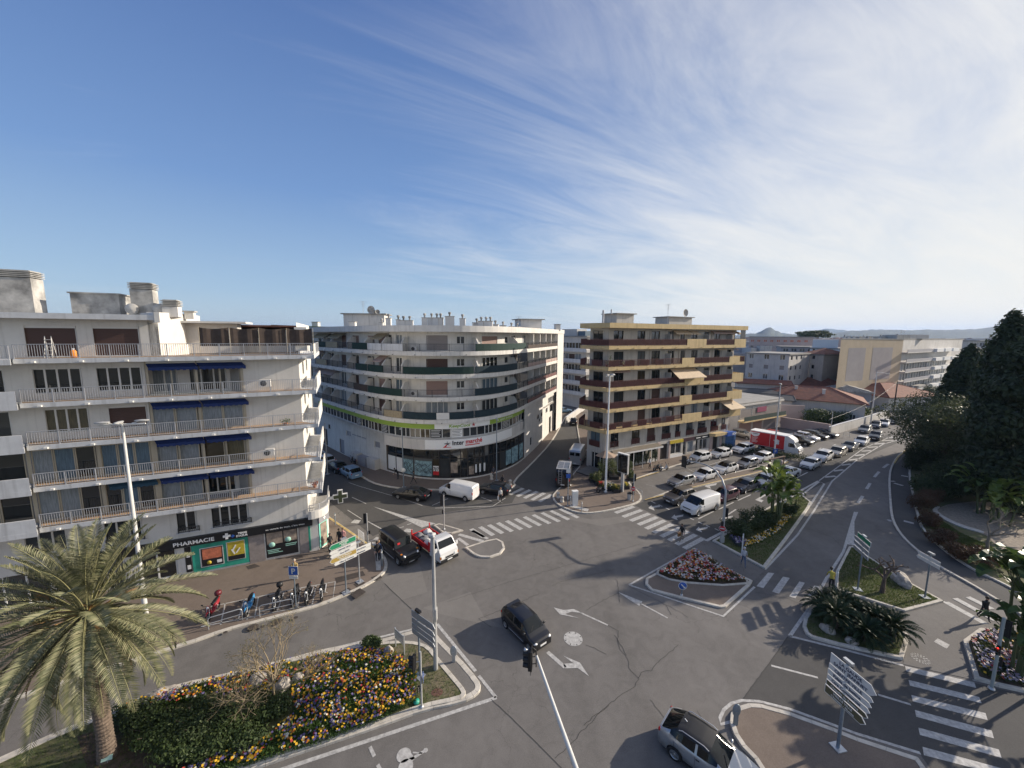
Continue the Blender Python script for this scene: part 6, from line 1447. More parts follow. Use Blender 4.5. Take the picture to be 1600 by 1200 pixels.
SP={
 'hatch':dict(L=4.02,W=1.76,H=1.47,wb=2.54,wr=.315,hf=.80,hb=1.0,belt=.93,tail=1.02,x=(.95,.25,-1.25,-1.93),xp=-.28,spoiler=1,hd=1,qf=.6),
 'small':dict(L=3.6,W=1.65,H=1.50,wb=2.49,wr=.30,hf=.82,hb=1.02,belt=.94,tail=1.02,x=(1.1,.42,-1.25,-1.76),xp=-.35,spoiler=1,hd=1,qf=.55),
 'suv':dict(L=4.3,W=1.82,H=1.62,wb=2.62,wr=.345,hf=.93,hb=1.13,belt=1.06,tail=1.15,x=(.98,.3,-1.45,-2.06),xp=-.3,rails=1,spoiler=1,sill=.3,hd=1),
 'cross':dict(L=4.13,W=1.78,H=1.57,wb=2.53,wr=.345,hf=.90,hb=1.12,belt=1.06,tail=1.12,x=(.92,.22,-1.25,-1.95),xp=-.32,rails=1,sill=.3,droof=1,tum=.76),
 'sedan':dict(L=4.62,W=1.82,H=1.42,wb=2.76,wr=.325,hf=.76,hb=.96,belt=.91,tail=1.0,deck=1.02,x=(.92,.12,-1.05,-1.85),xp=-.35,hd=1,tum=.74),
 'wagon':dict(L=4.5,W=1.8,H=1.5,wb=2.66,wr=.325,hf=.8,hb=1.0,belt=.94,tail=1.03,x=(1.05,.3,-1.6,-2.16),xp=-.28,rails=1,hd=1),
 'van':dict(L=4.95,W=1.92,H=1.94,wb=3.1,wr=.335,hf=1.02,hb=1.22,belt=1.15,tail=1.5,x=(1.75,.95,-2.35,-2.5),xp=.62,vanr=1,blind=1,tum=.86,sill=.3,xsr=.62,tlz=1.05,qf=.7,fx=1.6),
 'camper':dict(L=5.4,W=2.05,H=2.6,wb=3.45,wr=.35,hf=1.15,hb=1.4,belt=1.35,tail=2.0,x=(2.15,1.45,-2.6,-2.72),xp=.9,vanr=1,tum=.9,sill=.35,xsr=.9,tlz=1.2,fx=1.8),
 'offroad':dict(L=4.65,W=1.84,H=1.95,wb=2.85,wr=.39,hf=1.12,hb=1.22,belt=1.18,tail=1.6,x=(.92,.68,-2.2,-2.32),xp=-.35,vanr=1,tum=.86,sill=.42,tlz=.75,qf=.6,xsr=-2.05,rl=1,spare=1),
}
PROTO={k:car_proto(v) for k,v in SP.items()}
COL={'white':(.68,.68,.67),'silver':(.42,.43,.44),'grey':(.16,.165,.17),'beigegrey':(.33,.31,.28),'black':(.012,.012,.014),'navy':(.02,.028,.05),'purple':(.075,.03,.045),'red':(.42,.015,.015),'blue':(.16,.26,.38),'darkgrey':(.06,.065,.07),'greige':(.19,.18,.17)}
PNT={k:carpaint(k,v,.55 if k in('silver','grey','beigegrey','greige','darkgrey') else 0,.3) for k,v in COL.items()}
USED=set()
NM={'hatch':'hatchback','small':'hatchback','suv':'parked_suv','cross':'suv','sedan':'sedan','wagon':'estate_car','van':'panel_van','camper':'camper_van','offroad':'off_road_car'}
def paintit(o,pm):
    for ch in o.children:
        for s in ch.material_slots:
            if s.material and s.material.name.startswith('paint_'): s.link='OBJECT'; s.material=pm
        paintit(ch,pm)
def car(kind,col,label,cat,c,ang,group=None,name=None,z=0,strip=()):
    p=PROTO[kind]; loc=Vector((c[0],c[1],z))
    if kind in USED: o=copy_tree(p)
    else: o=copy_tree(p)
    o.name=name or NM[kind]; o.location=loc; o.rotation_euler=(0,0,R(ang)); props(o,label,cat,group); paintit(o,PNT[col]); return o
gq=lambda x,y: G(x,y)
LG='cars queueing on the main road'; PG='cars parked in front of the tan-edged block'; BG='cars parked in the walled car park'; SG='cars parked by the curved block'
# row nearest the shops
nC=Vector((math.sin(aC),-math.cos(aC),0))
def along(s_,o_): p=cC+dC*s_; return (p.x+nC.x*o_,p.y+nC.y*o_)
car('small','white','small white three-door hatchback nearest the shops, front of its row','car',along(18.6,1.5),207,PG)
car('hatch','white','white hatchback second in the row along the shops','car',along(23.4,1.7),207,PG)
car('suv','white','white compact SUV by the blue shop front, last in the row along the shops','car',along(29.2,1.9),207,PG,'suv')
car('hatch','silver','silver champagne hatchback at the head of the middle parked row','car',gq(1065,757),209,PG)
car('hatch','white','white hatchback directly behind the silver one in the middle row','car',gq(1101,748),209,PG)
car('cross','white','white SUV with a black roof in the middle parked row','car',gq(1133,738),209,PG,'suv')
car('small','silver','small silver white hatchback behind the black-roofed SUV','car',gq(1168,729),209,PG)
car('hatch','white','white estate at the back end of the middle parked row','car',gq(1190,720),209,PG,'estate_car')
# traffic
car('suv','greige','dark grey SUV beside the white van at the lights','car',gq(1062,783),209,LG,'suv')
vn=car('van','white','white panel van waiting first at the crosswalk','van',(21.9,42.35),209,LG)
car('small','purple','dark purple small car behind the white van','car',gq(1133,780),209,LG)
car('hatch','navy','navy blue hatchback behind the purple car','car',gq(1164,765),209,LG)
car('hatch','silver','silver hatchback half hidden by the big-leaf plant','car',gq(1194,757),209,LG)
car('sedan','white','white car ahead of the gap in the queue, beside the big-leaf plant','car',gq(1227,744),203,LG,'hatchback')
car('hatch','white','white hatchback first after the gap in the queue','car',gq(1266,730),214,LG)
car('suv','white','white SUV second after the gap in the queue','car',gq(1285,719),214,LG,'suv')
car('wagon','beigegrey','beige grey car third after the gap in the queue','car',gq(1308,711),214,LG)
car('sedan','navy','dark saloon fourth after the gap in the queue','car',gq(1327,702),215,LG)
car('hatch','white','white hatchback fifth after the gap in the queue','car',gq(1346,694),217,LG)
car('suv','darkgrey','dark SUV with pale bonnet, sixth after the gap in the queue','car',gq(1368,686),219,LG,'suv')
car('wagon','grey','grey saloon at the near end of the kerbside line by the grey wall','car',gq(1351,675),218,'cars parked along the grey wall')
car('hatch','navy','dark blue car second in the kerbside line by the grey wall','car',gq(1368,668),220,'cars parked along the grey wall')
car('wagon','white','white car third in the kerbside line by the grey wall','car',gq(1381,665),222,'cars parked along the grey wall')
car('hatch','darkgrey','dark car farthest in the kerbside line, beside the oak','car',gq(1395,661),224,'cars parked along the grey wall')
# walled car park
for k,(kind,col,x,y,lab) in enumerate([('hatch','silver',1230,702,'white and dark hatchback right beside the box truck cab'),('suv','black',1249,693,'black SUV second right of the box truck'),('hatch','white',1260,687,'white hatchback third right of the box truck'),('wagon','black',1272,684,'black car fourth right of the box truck'),('sedan','darkgrey',1287,681,'dark car fifth right of the box truck, by the pink wall'),('hatch','red',1212,684,'red roofed car behind the box truck'),('suv','beigegrey',1160,684,'beige white people carrier beside the blue shop front')]):
    car(kind,col,lab,'car',gq(x,y),-62,BG)
# by building B
car('sedan','black','black coupe parked in front of the supermarket','car',(-12.3,45.35),163,SG)
car('van','white','white panel van parked in front of the supermarket','van',(-6.55,45.85),154,SG)
car('hatch','black','black hatchback parked right of the white van by the supermarket','car',(-2.1,46.9),160,SG)
car('wagon','blue','pale silver blue hatchback parked on the left side street','car',gq(547,743),137,SG)
car('sedan','black','black car parked ahead of the pale blue one on the left side street','car',gq(527,734),136,SG)
car('hatch','white','white car partly hidden by the left building on the side street','car',gq(509,724),136,SG)
cv=car('camper','black','black camper van with roof panels and a rear ladder','van',(7.3,51.0),77,SG)
cv2=car('camper','silver','grey high-roof van parked farther up the narrow street','van',gq(899,724)+Vector((.5,1,0)),71,SG,'panel_van')
car('wagon','blue','pale car parked at the far end of the narrow street','car',gq(880,645),20); car('small','black','tiny dark car standing across the far end of the narrow street','car',gq(896,663),80)
car('wagon','silver','white car behind the hedge, left one of two roofs','car',(71.5,63.5),60); car('van','white','white van behind the hedge, right one of two roofs','van',(77,64.5),60)
gw=car('offroad','black','boxy black off-road car with a red sticker on its windscreen','car',(-10.3,32.95),-45,None)
mb=MB(); mb.box((0,0,0),(.012,.25,.17),0,0,0,-.2); mb.build('windscreen_sticker',M_redp,gw,(.86,-.42,1.58))
for s in (-1,1): mb=MB(); mb.box((0,0,0),(1.7,.04,.05)); mb.build('side_step',M_rail,gw,(0,s*.95,.42)); mb=MB(); mb.box((0,0,0),(.12,.16,.06)); mb.build('indicator',M_amber,gw,(1.95,s*.78,1.17))
mb=MB(); mb.box((2.36,0,.6),(.1,1.7,.2)); mb.build('bumper',M_black,gw)
# ladder, roof panels on the camper
mb=MB()
for s in (-.2,.2): mb.tube([(-2.82,.3+s,.7),(-2.86,.3+s,2.5),(-2.6,.3+s,2.66)],.02,5)
for k in range(6): mb.tube([(-2.84,.1,.85+k*.3),(-2.84,.5,.85+k*.3)],.015,5)
mb.build('ladder',M_rail,cv)
for k,(x,y) in enumerate([(-1.6,-.4),(-1.6,.4),(-.3,-.4),(-.3,.4)]): mb=MB(); mb.box((x,y,2.66),(1.15,.7,.04)); mb.build('solar_panel',mat('solar_grey',(.10,.12,.16),.3),cv); 
mb=MB(); mb.box((-.9,0,2.63),(3.2,1.75,.05)); mb.build('roof_plate',M_rail,cv)
# foreground cars
tw=car('small','black','small black hatchback crossing the junction','car',(.98,23.65),-52)
for s in (-1,1): mb=MB(); mb.box((0,s*.83,.36),(1.5,.02,.035)); mb.build('chrome_strip',M_rail,tw)
jk=car('cross','silver','silver grey crossover with dark roof, cut by the bottom edge','car',(9.25,15.62),-44)
mb=MB(); mb.tube([(-1.0,0,1.58),(-1.12,0,1.66)],.02,6); mb.build('aerial',M_white,jk)
# ---- tipper truck: white cab, red drop sides ----
def cabfront(parent,x0,L,W,H,hf,slope,paint):
    """short forward cab: side profile extruded, glass on top of it"""
    P=[(x0,.42),(x0,H-.06),(x0+.08,H),(x0+L*.45,H),(x0+L*.55,H-.05),(x0+L*.86,hf+.05),(x0+L*.97,hf-.1),(x0+L,hf-.45),(x0+L,.42)]
    mb=MB(); n=len(P); hw=W/2
    sec=[(-hw,.0),(-hw*.9,0),(hw*.9,0),(hw,0)]
    vs=[]
    for (x,z) in P:
        t=max(0,(z-1.1)/(H-1.1)); w_=hw*(1-.12*t)
        vs+= [(x,-w_,z),(x,-w_*.93,z+.02 if z>1 else z),(x,w_*.93,z+.02 if z>1 else z),(x,w_,z)]
    fs=[(i*4+j,i*4+j+1,(i+1)*4+j+1,(i+1)*4+j) for i in range(n-1) for j in range(3)]
    fs.append(tuple(i*4 for i in range(n))[::-1] if True else None); fs.append(tuple(i*4+3 for i in range(n)))
    mb.add(vs,fs,0); mb.build('cab',paint,parent)
    a,b=P[4],P[5]; g_=MB(); w1=hw*(1-.12*max(0,(a[1]-1.1)/(H-1.1)))*.88; w2=hw*.93; nx=Vector((b[1]-a[1],0,-(b[0]-a[0]))).normalized()*-.012
    A=Vector((a[0]+.03,0,a[1]-.03)); B=Vector((b[0]-.04,0,b[1]+.05))
    g_.quad(A+nx+Vector((0,-w1,0)),B+nx+Vector((0,-w2,0)),B+nx+Vector((0,w2,0)),A+nx+Vector((0,w1,0))); g_.build('windshield',M_carglass,parent)
    for s in (-1,1):
        g_=MB(); xa,xb=x0+L*.22,x0+L*.72; Y=lambda z: s*(hw*(1-.12*max(0,(z-1.1)/(H-1.1)))+.008)
        g_.quad((xa,Y(hf+.06),hf+.06),(xb,Y(hf+.06),hf+.06),(x0+L*.56,Y(H-.2),H-.2),(xa,Y(H-.16),H-.16)); g_.build('side_window',M_carglass,parent)
        mb=MB(); mb.box((x0+L*.74,s*(hw+.16),hf+.18),(.1,.24,.34)); mb.build('mirror',paint,parent)
        mb=MB(); mb.box((x0+L-.03,s*hw*.74,hf-.42),(.14,.3,.22)); mb.build('headlight',M_lamp,parent); mb=MB(); mb.box((x0+L-.06,s*hw*.97,hf-.42),(.14,.08,.22)); mb.build('indicator',M_amber,parent)
    mb=MB(); mb.box((x0+L+.0,0,.5),(.12,W*.98,.26)); mb.build('bumper',M_black,parent); mb=MB(); mb.box((x0+L+.065,0,.52),(.02,.5,.11)); mb.build('licence_plate',M_white,parent)
    mb=MB(); mb.box((x0+L+.005,0,hf-.5),(.04,W*.45,.14)); mb.build('grille',M_black,parent)
def wheels(parent,xs_,W,wr,tw=.22):
    ty=MB(); ty.lathe([(wr*.6,-tw/2),(wr*.93,-tw/2),(wr,-tw/2+.04),(wr,tw/2-.04),(wr*.93,tw/2),(wr*.6,tw/2)],(0,0,0),20,'Y'); tm=ty.mesh('wheel',[M_rubber]); rm=MB(); rm.lathe([(0,-tw/2+.05),(wr*.3,-tw/2+.05),(wr*.5,-tw/2+.02),(wr*.62,-tw/2-.002)],(0,0,0),16,'Y'); rmm=rm.mesh('rim',[M_rim])
    for x in xs_:
        for s in (-1,1): o=inst(tm,'wheel',parent,(x,s*(W/2-tw/2),wr),0 if s<0 else math.pi); inst(rmm,'rim',o)
tp=thing('tipper_truck','small tipper truck, white cab and red drop sides loaded with rubble bags','truck',(-7.15,33.4,0),R(-46))
cabfront(tp,.75,1.75,1.85,2.05,1.25,0,PNT['white']); wheels(tp,(1.75,-1.2),1.8,.33)
for k in range(9): mb=MB(); mb.box((1.12+.0,(-.8+k*.2)*.93,2.075),(.75,.045,.03)); mb.build('roof_rib',PNT['white'],tp)
mb=MB(); mb.box((-.75,0,.5),(3.6,.9,.22)); mb.box((-.75,0,.75),(3.1,1.9,.08)); mb.build('chassis',M_black,tp)
for (c,d) in [((-.78,-.97,1.0),(3.05,.05,.45)),((-.78,.97,1.0),(3.05,.05,.45)),((-2.3,0,1.0),(.05,1.98,.45)),((.72,0,1.15),(.05,1.98,.75))]: mb=MB(); mb.box(c,d); mb.build('drop_side',M_redp,tp)
for x,y in ((-2.3,-.97),(-2.3,.97),(.72,-.97),(.72,.97)): mb=MB(); mb.box((x,y,1.2),(.09,.09,.95)); mb.build('corner_post',M_redp,tp)
def bag(label,p,s,m,seed):
    o=thing('rubble_bag',label,'bag',p,0,'rubble bags in the tipper'); rs=random.Random(seed); mb=MB(); k=10
    vs=[];n=8
    for i in range(n+1):
        ph=math.pi*i/n
        for j in range(k): a=2*math.pi*j/k; q=1+rs.uniform(-.16,.16); vs.append((s[0]*math.sin(ph)*math.cos(a)*q,s[1]*math.sin(ph)*math.sin(a)*q,s[2]*(1-math.cos(ph))*.5*q))
    mb.add(vs,[(i*k+j,i*k+(j+1)%k,(i+1)*k+(j+1)%k,(i+1)*k+j) for i in range(n) for j in range(k)],0,True); mb.build('sack',m,o)
    mb=MB(); mb.tube([(0,0,s[2]*.9),(.02,0,s[2]*1.18)],[.07,.1],6); mb.build('tied_neck',m,o)
cz,sz=math.cos(R(-46)),math.sin(R(-46))
def tpw(x,y,z): return (-7.15+x*cz-y*sz,33.4+x*sz+y*cz,z)
M_bagw=mat('bag_white',(.6,.6,.58),.7,var=.2,vs=6); M_bagg=mat('bag_grey',(.18,.18,.19),.7,var=.3,vs=6)
for k,(x,y,m_,lab) in enumerate([(-1.9,.5,M_bagw,'white rubble bag in the rear left corner of the tipper'),(-1.9,-.45,M_bagg,'grey rubble bag in the rear right corner of the tipper'),(-1.1,.45,M_bagw,'white rubble bag in the middle left of the tipper bed'),(-1.1,-.4,M_bagg,'dark bag in the middle right of the tipper bed'),(-.3,.4,M_bagg,'dark bag left behind the tipper cab'),(-.25,-.45,M_bagw,'pale bag right behind the tipper cab')]): bag(lab,tpw(x,y,.79),(.42,.4,.5),m_,k)
# ---- box truck with red side ----
A=G(1176,701); Bp=G(1238,714); hd=math.atan2(Bp.y-A.y,Bp.x-A.x); ctr=(A+Bp)/2+Vector((1.2,.7,0))
bt=thing('box_truck','white box truck with red printed sides in the car park','truck',ctr,hd)
cabfront(bt,1.5,2.1,2.0,2.35,1.45,0,PNT['white']); wheels(bt,(2.6,-2.2),1.95,.36)
mb=MB(); mb.box((-1.2,0,2.05),(5.4,2.15,2.5)); mb.build('cargo_box',M_white,bt); mb=MB(); mb.box((-1.0,0,.65),(5.6,1.0,.25)); mb.build('chassis',M_black,bt)
mb=MB(); P=[(1.45,2.3),(1.45,3.3),(1.9,3.25),(2.7,2.75),(2.9,2.35)]; vs=[(x,-.95,z) for x,z in P]+[(x,.95,z) for x,z in P]; mb.add(vs,[(0,1,2,3,4),(9,8,7,6,5)]+[(i,5+i,5+(i+1)%5,(i+1)%5) for i in range(5)]); mb.build('wind_deflector',PNT['white'],bt)
mb=MB(); mb.box((-1.2,-1.085,2.0),(5.2,.02,2.3)); pr=mb.build('red_side',M_redp,bt)
def onside(m_,poly,name,d=.0): mb=MB(); mb.add([(x,-1.1-d,z) for x,z in poly],[tuple(range(len(poly)))]); mb.build(name,m_,bt)
onside(M_ltr,[(-3.1+.75*math.cos(t),3.0+.75*math.sin(t)) for t in [math.pi+math.pi*i/12 for i in range(13)]],'white_roundel')
onside(M_greyw,[(-3.5,2.85),(-2.7,2.85),(-2.7,2.72),(-3.5,2.72)],'roundel_strokes',.004)
for k in range(5): onside(M_ltr,[(-3.6,2.1-k*.2),(-2.6-.15*(k%3),2.1-k*.2),(-2.6-.15*(k%3),2.03-k*.2),(-3.6,2.03-k*.2)],'text_line')
fr=[(0,1),(.12,.86),(.45,.72),(.62,.5),(.5,.2),(.6,-.15),(.5,-.5),(.28,-.55),(.1,-.45),(-.05,-.62),(-.42,-.5),(-.38,0),(-.5,.25),(-.85,.42),(-.8,.55),(-.45,.55),(-.35,.68),(-.1,.7)]
onside(M_ltr,[(.3+x*.62,1.9+z*.62) for x,z in fr[::-1]],'white_map_shape')
mb=MB(); mb.box((-.75,-1.1,2.0),(.04,.01,2.3)); mb.build('panel_seam',M_ltr,bt)
for p in PROTO.values():
    def kill(o):
        for c in list(o.children): kill(c)
        bpy.data.objects.remove(o)
    kill(p)
# ---------------- two-wheelers ----------------
def bike(label,loc,ang,col,scooter=True,box=False,cat='motorcycle',name='motorcycle',group='motorcycles parked by the kerb bay',seatc=M_black,lean=.1):
    r_=thing(name,label,cat,loc,R(ang),group); r_.rotation_euler=(lean,0,R(ang)); wr=.28 if scooter else .31; bm=mat('bikepaint%.3f%.3f'%(col[0],col[2]),col,.3,coat=.6)
    for x in (-.62,.62):
        ty=MB(); ty.lathe([(wr*.66,-.055),(wr*.92,-.06),(wr,0),(wr*.92,.06),(wr*.66,.055)],(0,0,0),18,'Y'); o=ty.build('wheel',M_rubber,r_,(x,0,wr)); rm=MB(); rm.lathe([(0,-.03),(.05,-.04),(wr*.2,-.02),(wr*.2,.02),(.05,.04),(0,.03)],(0,0,0),12,'Y')
        for k in range(5): a=2*math.pi*k/5; rm.box((wr*.42*math.cos(a),0,wr*.42*math.sin(a)),(wr*.55,.03,.05),0,0,0,-a)
        rm.build('rim',M_rim,o)
    mb=MB(); mb.tube([(.62,-.08,wr),(.42,-.08,.85)],.025,6); mb.tube([(.62,.08,wr),(.42,.08,.85)],.025,6); mb.build('fork',M_rail,r_)
    mb=MB(); mb.tube([(.40,-.34,.98),(.44,-.18,.98),(.42,0,.92),(.44,.18,.98),(.40,.34,.98)],.018,6); mb.build('handlebar',M_black,r_)
    for s in (-1,1): mb=MB(); mb.box((.46,s*.3,1.13),(.03,.12,.08)); mb.tube([(.42,s*.24,.98),(.45,s*.29,1.12)],.01,4); mb.build('mirror',M_black,r_)
    def loft(sec,m,name):
        mb=MB(); k=10; vs=[]
        for (x,z,ry,rz_) in sec:
            for j in range(k): a=2*math.pi*j/k; vs.append((x,ry*math.cos(a),z+rz_*math.sin(a)))
        mb.add(vs,[(i*k+j,i*k+(j+1)%k,(i+1)*k+(j+1)%k,(i+1)*k+j) for i in range(len(sec)-1) for j in range(k)],0,True); mb.add(vs[:k],[tuple(range(k))],0); mb.add(vs[-k:],[tuple(range(k))[::-1]],0); return mb.build(name,m,r_)
    if scooter:
        loft([(.40,.95,.05,.05),(.46,.80,.16,.12),(.44,.6,.2,.15),(.36,.42,.16,.12),(.25,.32,.12,.05)],bm,'front_shield'); loft([(.3,.28,.13,.04),(-.1,.28,.15,.05),(-.25,.36,.15,.10)],bm,'footboard'); loft([(-.15,.42,.12,.1),(-.35,.5,.17,.17),(-.7,.56,.16,.14),(-.92,.66,.06,.05)],bm,'tail'); loft([(-.05,.74,.08,.03),(-.3,.76,.15,.05),(-.65,.80,.14,.05),(-.85,.80,.07,.03)],seatc,'seat'); loft([(.85,.48,.03,.02),(.62,.6,.08,.03),(.42,.55,.06,.02)],bm,'mudguard')
    else:
        loft([(.36,.8,.06,.06),(.2,.86,.15,.11),(-.1,.82,.15,.1),(-.2,.78,.08,.05)],bm,'tank'); loft([(.3,.5,.08,.1),(.1,.45,.19,.19),(-.15,.42,.18,.18),(-.3,.45,.08,.1)],M_black,'engine'); loft([(-.15,.8,.1,.03),(-.45,.82,.14,.05),(-.75,.86,.1,.04)],seatc,'seat'); loft([(-.2,.72,.08,.05),(-.6,.76,.1,.06),(-.95,.86,.05,.03)],bm,'tail'); mb=MB(); mb.tube([(.15,.14,.35),(-.3,.16,.3),(-.8,.17,.4)],.045,8); mb.build('exhaust',M_rail,r_); mb=MB(); mb.tube([(-.62,.09,wr),(-.25,.07,.5),(.36,0,.85)],.03,6); mb.tube([(-.62,-.09,wr),(-.25,-.07,.5),(.36,0,.85)],.03,6); mb.build('frame',M_black,r_)
    mb=MB(); mb.lathe([(0,0),(.07,0),(.09,-.07),(0,-.1)],(.52,0,.86),12,'X'); mb.build('headlamp',M_lamp,r_); mb=MB(); mb.box((-.95,0,.7),(.04,.14,.06)); mb.build('tail_lamp',M_red,r_); mb=MB(); mb.tube([(-.1,.1,.3),(-.2,.28,.02)],.015,5); mb.build('side_stand',M_rail,r_)
    if box: mb=MB(); mb.lathe([(0,0),(.2,.0),(.23,.1),(.22,.24),(.15,.3),(0,.31)],(-.95,0,.88),14,'Z'); mb.build('top_case',box,r_)
    return r_
D_=lambda x,y: tuple(G(x,y,.12))
bike('red and black scooter with a round maroon top case, leftmost in the bay',D_(334,960),-78,(.30,.02,.03),True,mat('maroon',(.12,.015,.02),.4)); bike('bright blue scooter in the kerb bay','' or D_(391,953),-75,(.05,.25,.5)); bike('dark grey scooter with a black top case in the kerb bay',D_(434,945),-76,(.05,.05,.055),True,M_black); bike('black scooter standing right behind the parking sign',D_(462,938),-77,(.015,.015,.016)); bike('black motorcycle between the parking sign and the last bike',D_(483,936),-74,(.02,.02,.02),False); bike('large black motorcycle, rightmost in the kerb bay',D_(505,931),-71,(.012,.012,.012),False)
bike('white and black scooter parked near the brasserie terrace',D_(1037,735),25,(.6,.6,.6),True,None,'scooter','scooter','scooters near the brasserie'); bike('dark scooter beside the flower tubs at the corner',D_(941,769),20,(.03,.03,.035),True,None,'scooter','scooter','scooters near the brasserie'); bike('black motorbike left of the white scooter near the brasserie',D_(1027,735),28,(.03,.03,.03),False,None,'motorcycle','motorcycle','scooters near the brasserie')
bike('dark scooter against the wall of the curved block',D_(552,724),135,(.03,.03,.03),True,None,'scooter','scooter',None); bike('motorbike parked by the small white hatchback',tuple(along(15.4,2.2))+(0,),205,(.25,.25,.26),False,None,'motorcycle','motorcycle',None)
# ================= STREET FURNITURE =================
M_pd=mat('post_blue_grey',(.20,.24,.28),.5,.3,var=.15,vs=3); M_sgn=mat('sign_white',(.62,.62,.60),.45,var=.06,vs=4); M_sback=mat('sign_back_grey',(.34,.36,.38),.5,.4,var=.08,vs=4); M_sgreen=mat('sign_green',(.02,.22,.11),.45); M_socre=mat('sign_ochre',(.34,.24,.06),.5); M_stxt=mat('sign_text_dark',(.02,.03,.08),.5); M_sbrn=mat('sign_olive_brown',(.10,.095,.05),.5)
def lp(m,*pts,r,n=8): return m.tube(pts,r,n)
def headlum(parent,p,rz,m=M_polepale): 
    mb=MB(); mb.lathe([(0,-.06),(.8,-.05),(1,0),(.85,.05),(0,.09)],(0,0,0),12); me=mb.mesh('lamp_head',[m]); me.transform(Matrix.Diagonal((.42,.17,.9,1))); o=inst(me,'lamp_head',parent,p,rz)
    mb=MB(); mb.box((0,0,-.055),(.5,.2,.02)); mb.build('lamp_glass',M_lamp,o)
def mastlamp(label,base,h,heads,m=M_polewhite,r0=.15,r1=.07,bar=0,rz=0,group=None):
    o=thing('street_lamp',label,'street lamp',base,rz,group); mb=MB(); lp(mb,(0,0,-.05),(0,0,.5),(0,0,h),r=[r0*1.15,r0,r1],n=12); mb.build('pole',m,o); mb=MB(); mb.box((0,0,.03),(.5,.5,.06)); mb.build('base_plate',M_steel,o)
    if bar: mb=MB(); mb.tube([(-bar,0,h-.05),(bar,0,h-.05)],.05,8); mb.build('crossbar',m,o)
    for x,y in heads:
        mb=MB(); mb.tube([(x*.5,y*.3,h),(x,y,h+.12)],.035,6); mb.build('arm',m,o); headlum(o,(x,y,h+.14),math.atan2(y,x) if y else 0)
    return o
mastlamp('tall white lamp mast with a crossbar of floodlights, standing left behind the palm',(*G(230,975).xy,.1),14.1,[(-.95,-.15),(0,-.3),(1.0,.1)],bar=1.25,rz=R(15))
o=mastlamp('tall white lamp mast with short crossed arms in front of the brasserie corner',(*G(946,770).xy,.1),15.0,[(-.55,-.2),(.1,-.3),(.6,.1)],M_white,.15,.08,.6,rz=R(30))
o=mastlamp('white lamp mast beside the red sided box truck',(*G(1209,716).xy,0),12.3,[(.1,.3),(-.2,-.3)],M_polewhite,.13,.07)
o=thing('street_lamp','far white lamp mast with one curved arm along the grey wall','street lamp',(*G(1360,664).xy,0)); mb=MB(); lp(mb,(0,0,0),(0,0,12.3),r=[.15,.08]); mb.build('pole',M_polewhite,o); mb=MB(); mb.tube([(0,0,12),(.6,0,12.1),(1.6,0,12.0),(2.4,0,11.8)],[.06,.05,.05,.04],8); mb.build('arm',M_polewhite,o); headlum(o,(2.6,0,11.75),0)
o=thing('utility_pole','dark wooden pole far along the road with wires','pole',(*G(1396,645).xy,0)); mb=MB(); lp(mb,(0,0,0),(0,0,8.4),r=[.17,.12]); mb.build('pole',mat('dark_wood',(.05,.04,.035),.9),o); mb=MB(); p=G(1396,645); q=HZ(1296,655,72); q2=Vector((-p.x+q.x,-p.y+q.y,q.z)); mb.tube([Vector((0,0,8.2)).lerp(q2,t)+Vector((0,0,-1.2*math.sin(math.pi*t))) for t in [i/10 for i in range(11)]],.03,4); mb.build('wire',M_black,o)
mb=None
o=thing('post','slim white post with a cable on the near end of the grey wall','pole',(*G(1297,682).xy,0)); mb=MB(); lp(mb,(0,0,0),(0,0,5.2),r=.06); mb.build('pole',M_polewhite,o)
o=mastlamp('slim grey lamp post by the supermarket glass, left one',(*G(631,763).xy,.1),7.9,[(0,-.5)],M_pd,.08,.05); mb=MB(); mb.lathe([(0,0),(.32,0),(.33,.02),(0,.02)],(0,-.1,2.4),16,'Y'); mb.build('round_sign',M_sgn,o)
mastlamp('slim grey lamp post by the supermarket glass, right one',(*G(776,752).xy,.1),8.7,[(0,-.5)],M_pd,.08,.05)
o=mastlamp('lamp with a short arm sticking out beside the left block',(*G(512,742).xy,.1),7.5,[(-1.2,-.2)],M_polepale,.08,.05)
# bare mast in the middle
o=thing('camera_mast','plain pale grey mast on the tip of the big flower island','mast',(*G(681,1049).xy,.15)); mb=MB(); lp(mb,(0,0,0),(0,0,8.35),r=[.14,.085],n=14); mb.build('pole',M_polepale,o); mb=MB(); mb.box((.11,-.03,3.6),(.07,.32,.75)); mb.build('equipment_box',M_polepale,o); mb=MB(); mb.lathe([(0,0),(.1,0),(.1,.12),(0,.16)],(0,0,8.33),10); mb.build('cap',M_polepale,o)
def sig3(parent,p,rz,lit=None,hood=True,plate=True,s=1.0,name='signal_head'):
    """three-lamp head, faces +x of its own frame"""
    mb=MB(); mb.box((0,0,0),(.16*s,.26*s,.86*s)); o=mb.build(name,M_black,parent,p,rz)
    if plate: mb=MB(); mb.box((-.04*s,0,0),(.02,.42*s,1.04*s)); mb.build('backing_plate',M_black,o)
    for k,(c) in enumerate((M_red,M_amber,mat('green_lens',(.01,.16,.07),.2))):
        z=(.27-.27*k)*s; m_=c
        if lit==k: m_=mat('red_signal_lit',(.6,.02,.02),.3,emit=(1,.03,.02,6.))
        mb=MB(); mb.lathe([(0,.012),(.085*s,.008),(.09*s,0)],(.085*s,0,z),12,'X'); mb.build('lens',m_,o)
        if hood: mb=MB(); mb.lathe([(.105*s,0),(.108*s,.02),(.10*s,.22*s)],(.08*s,0,z),12,'X'); mb.build('hood',M_black,o)
    return o
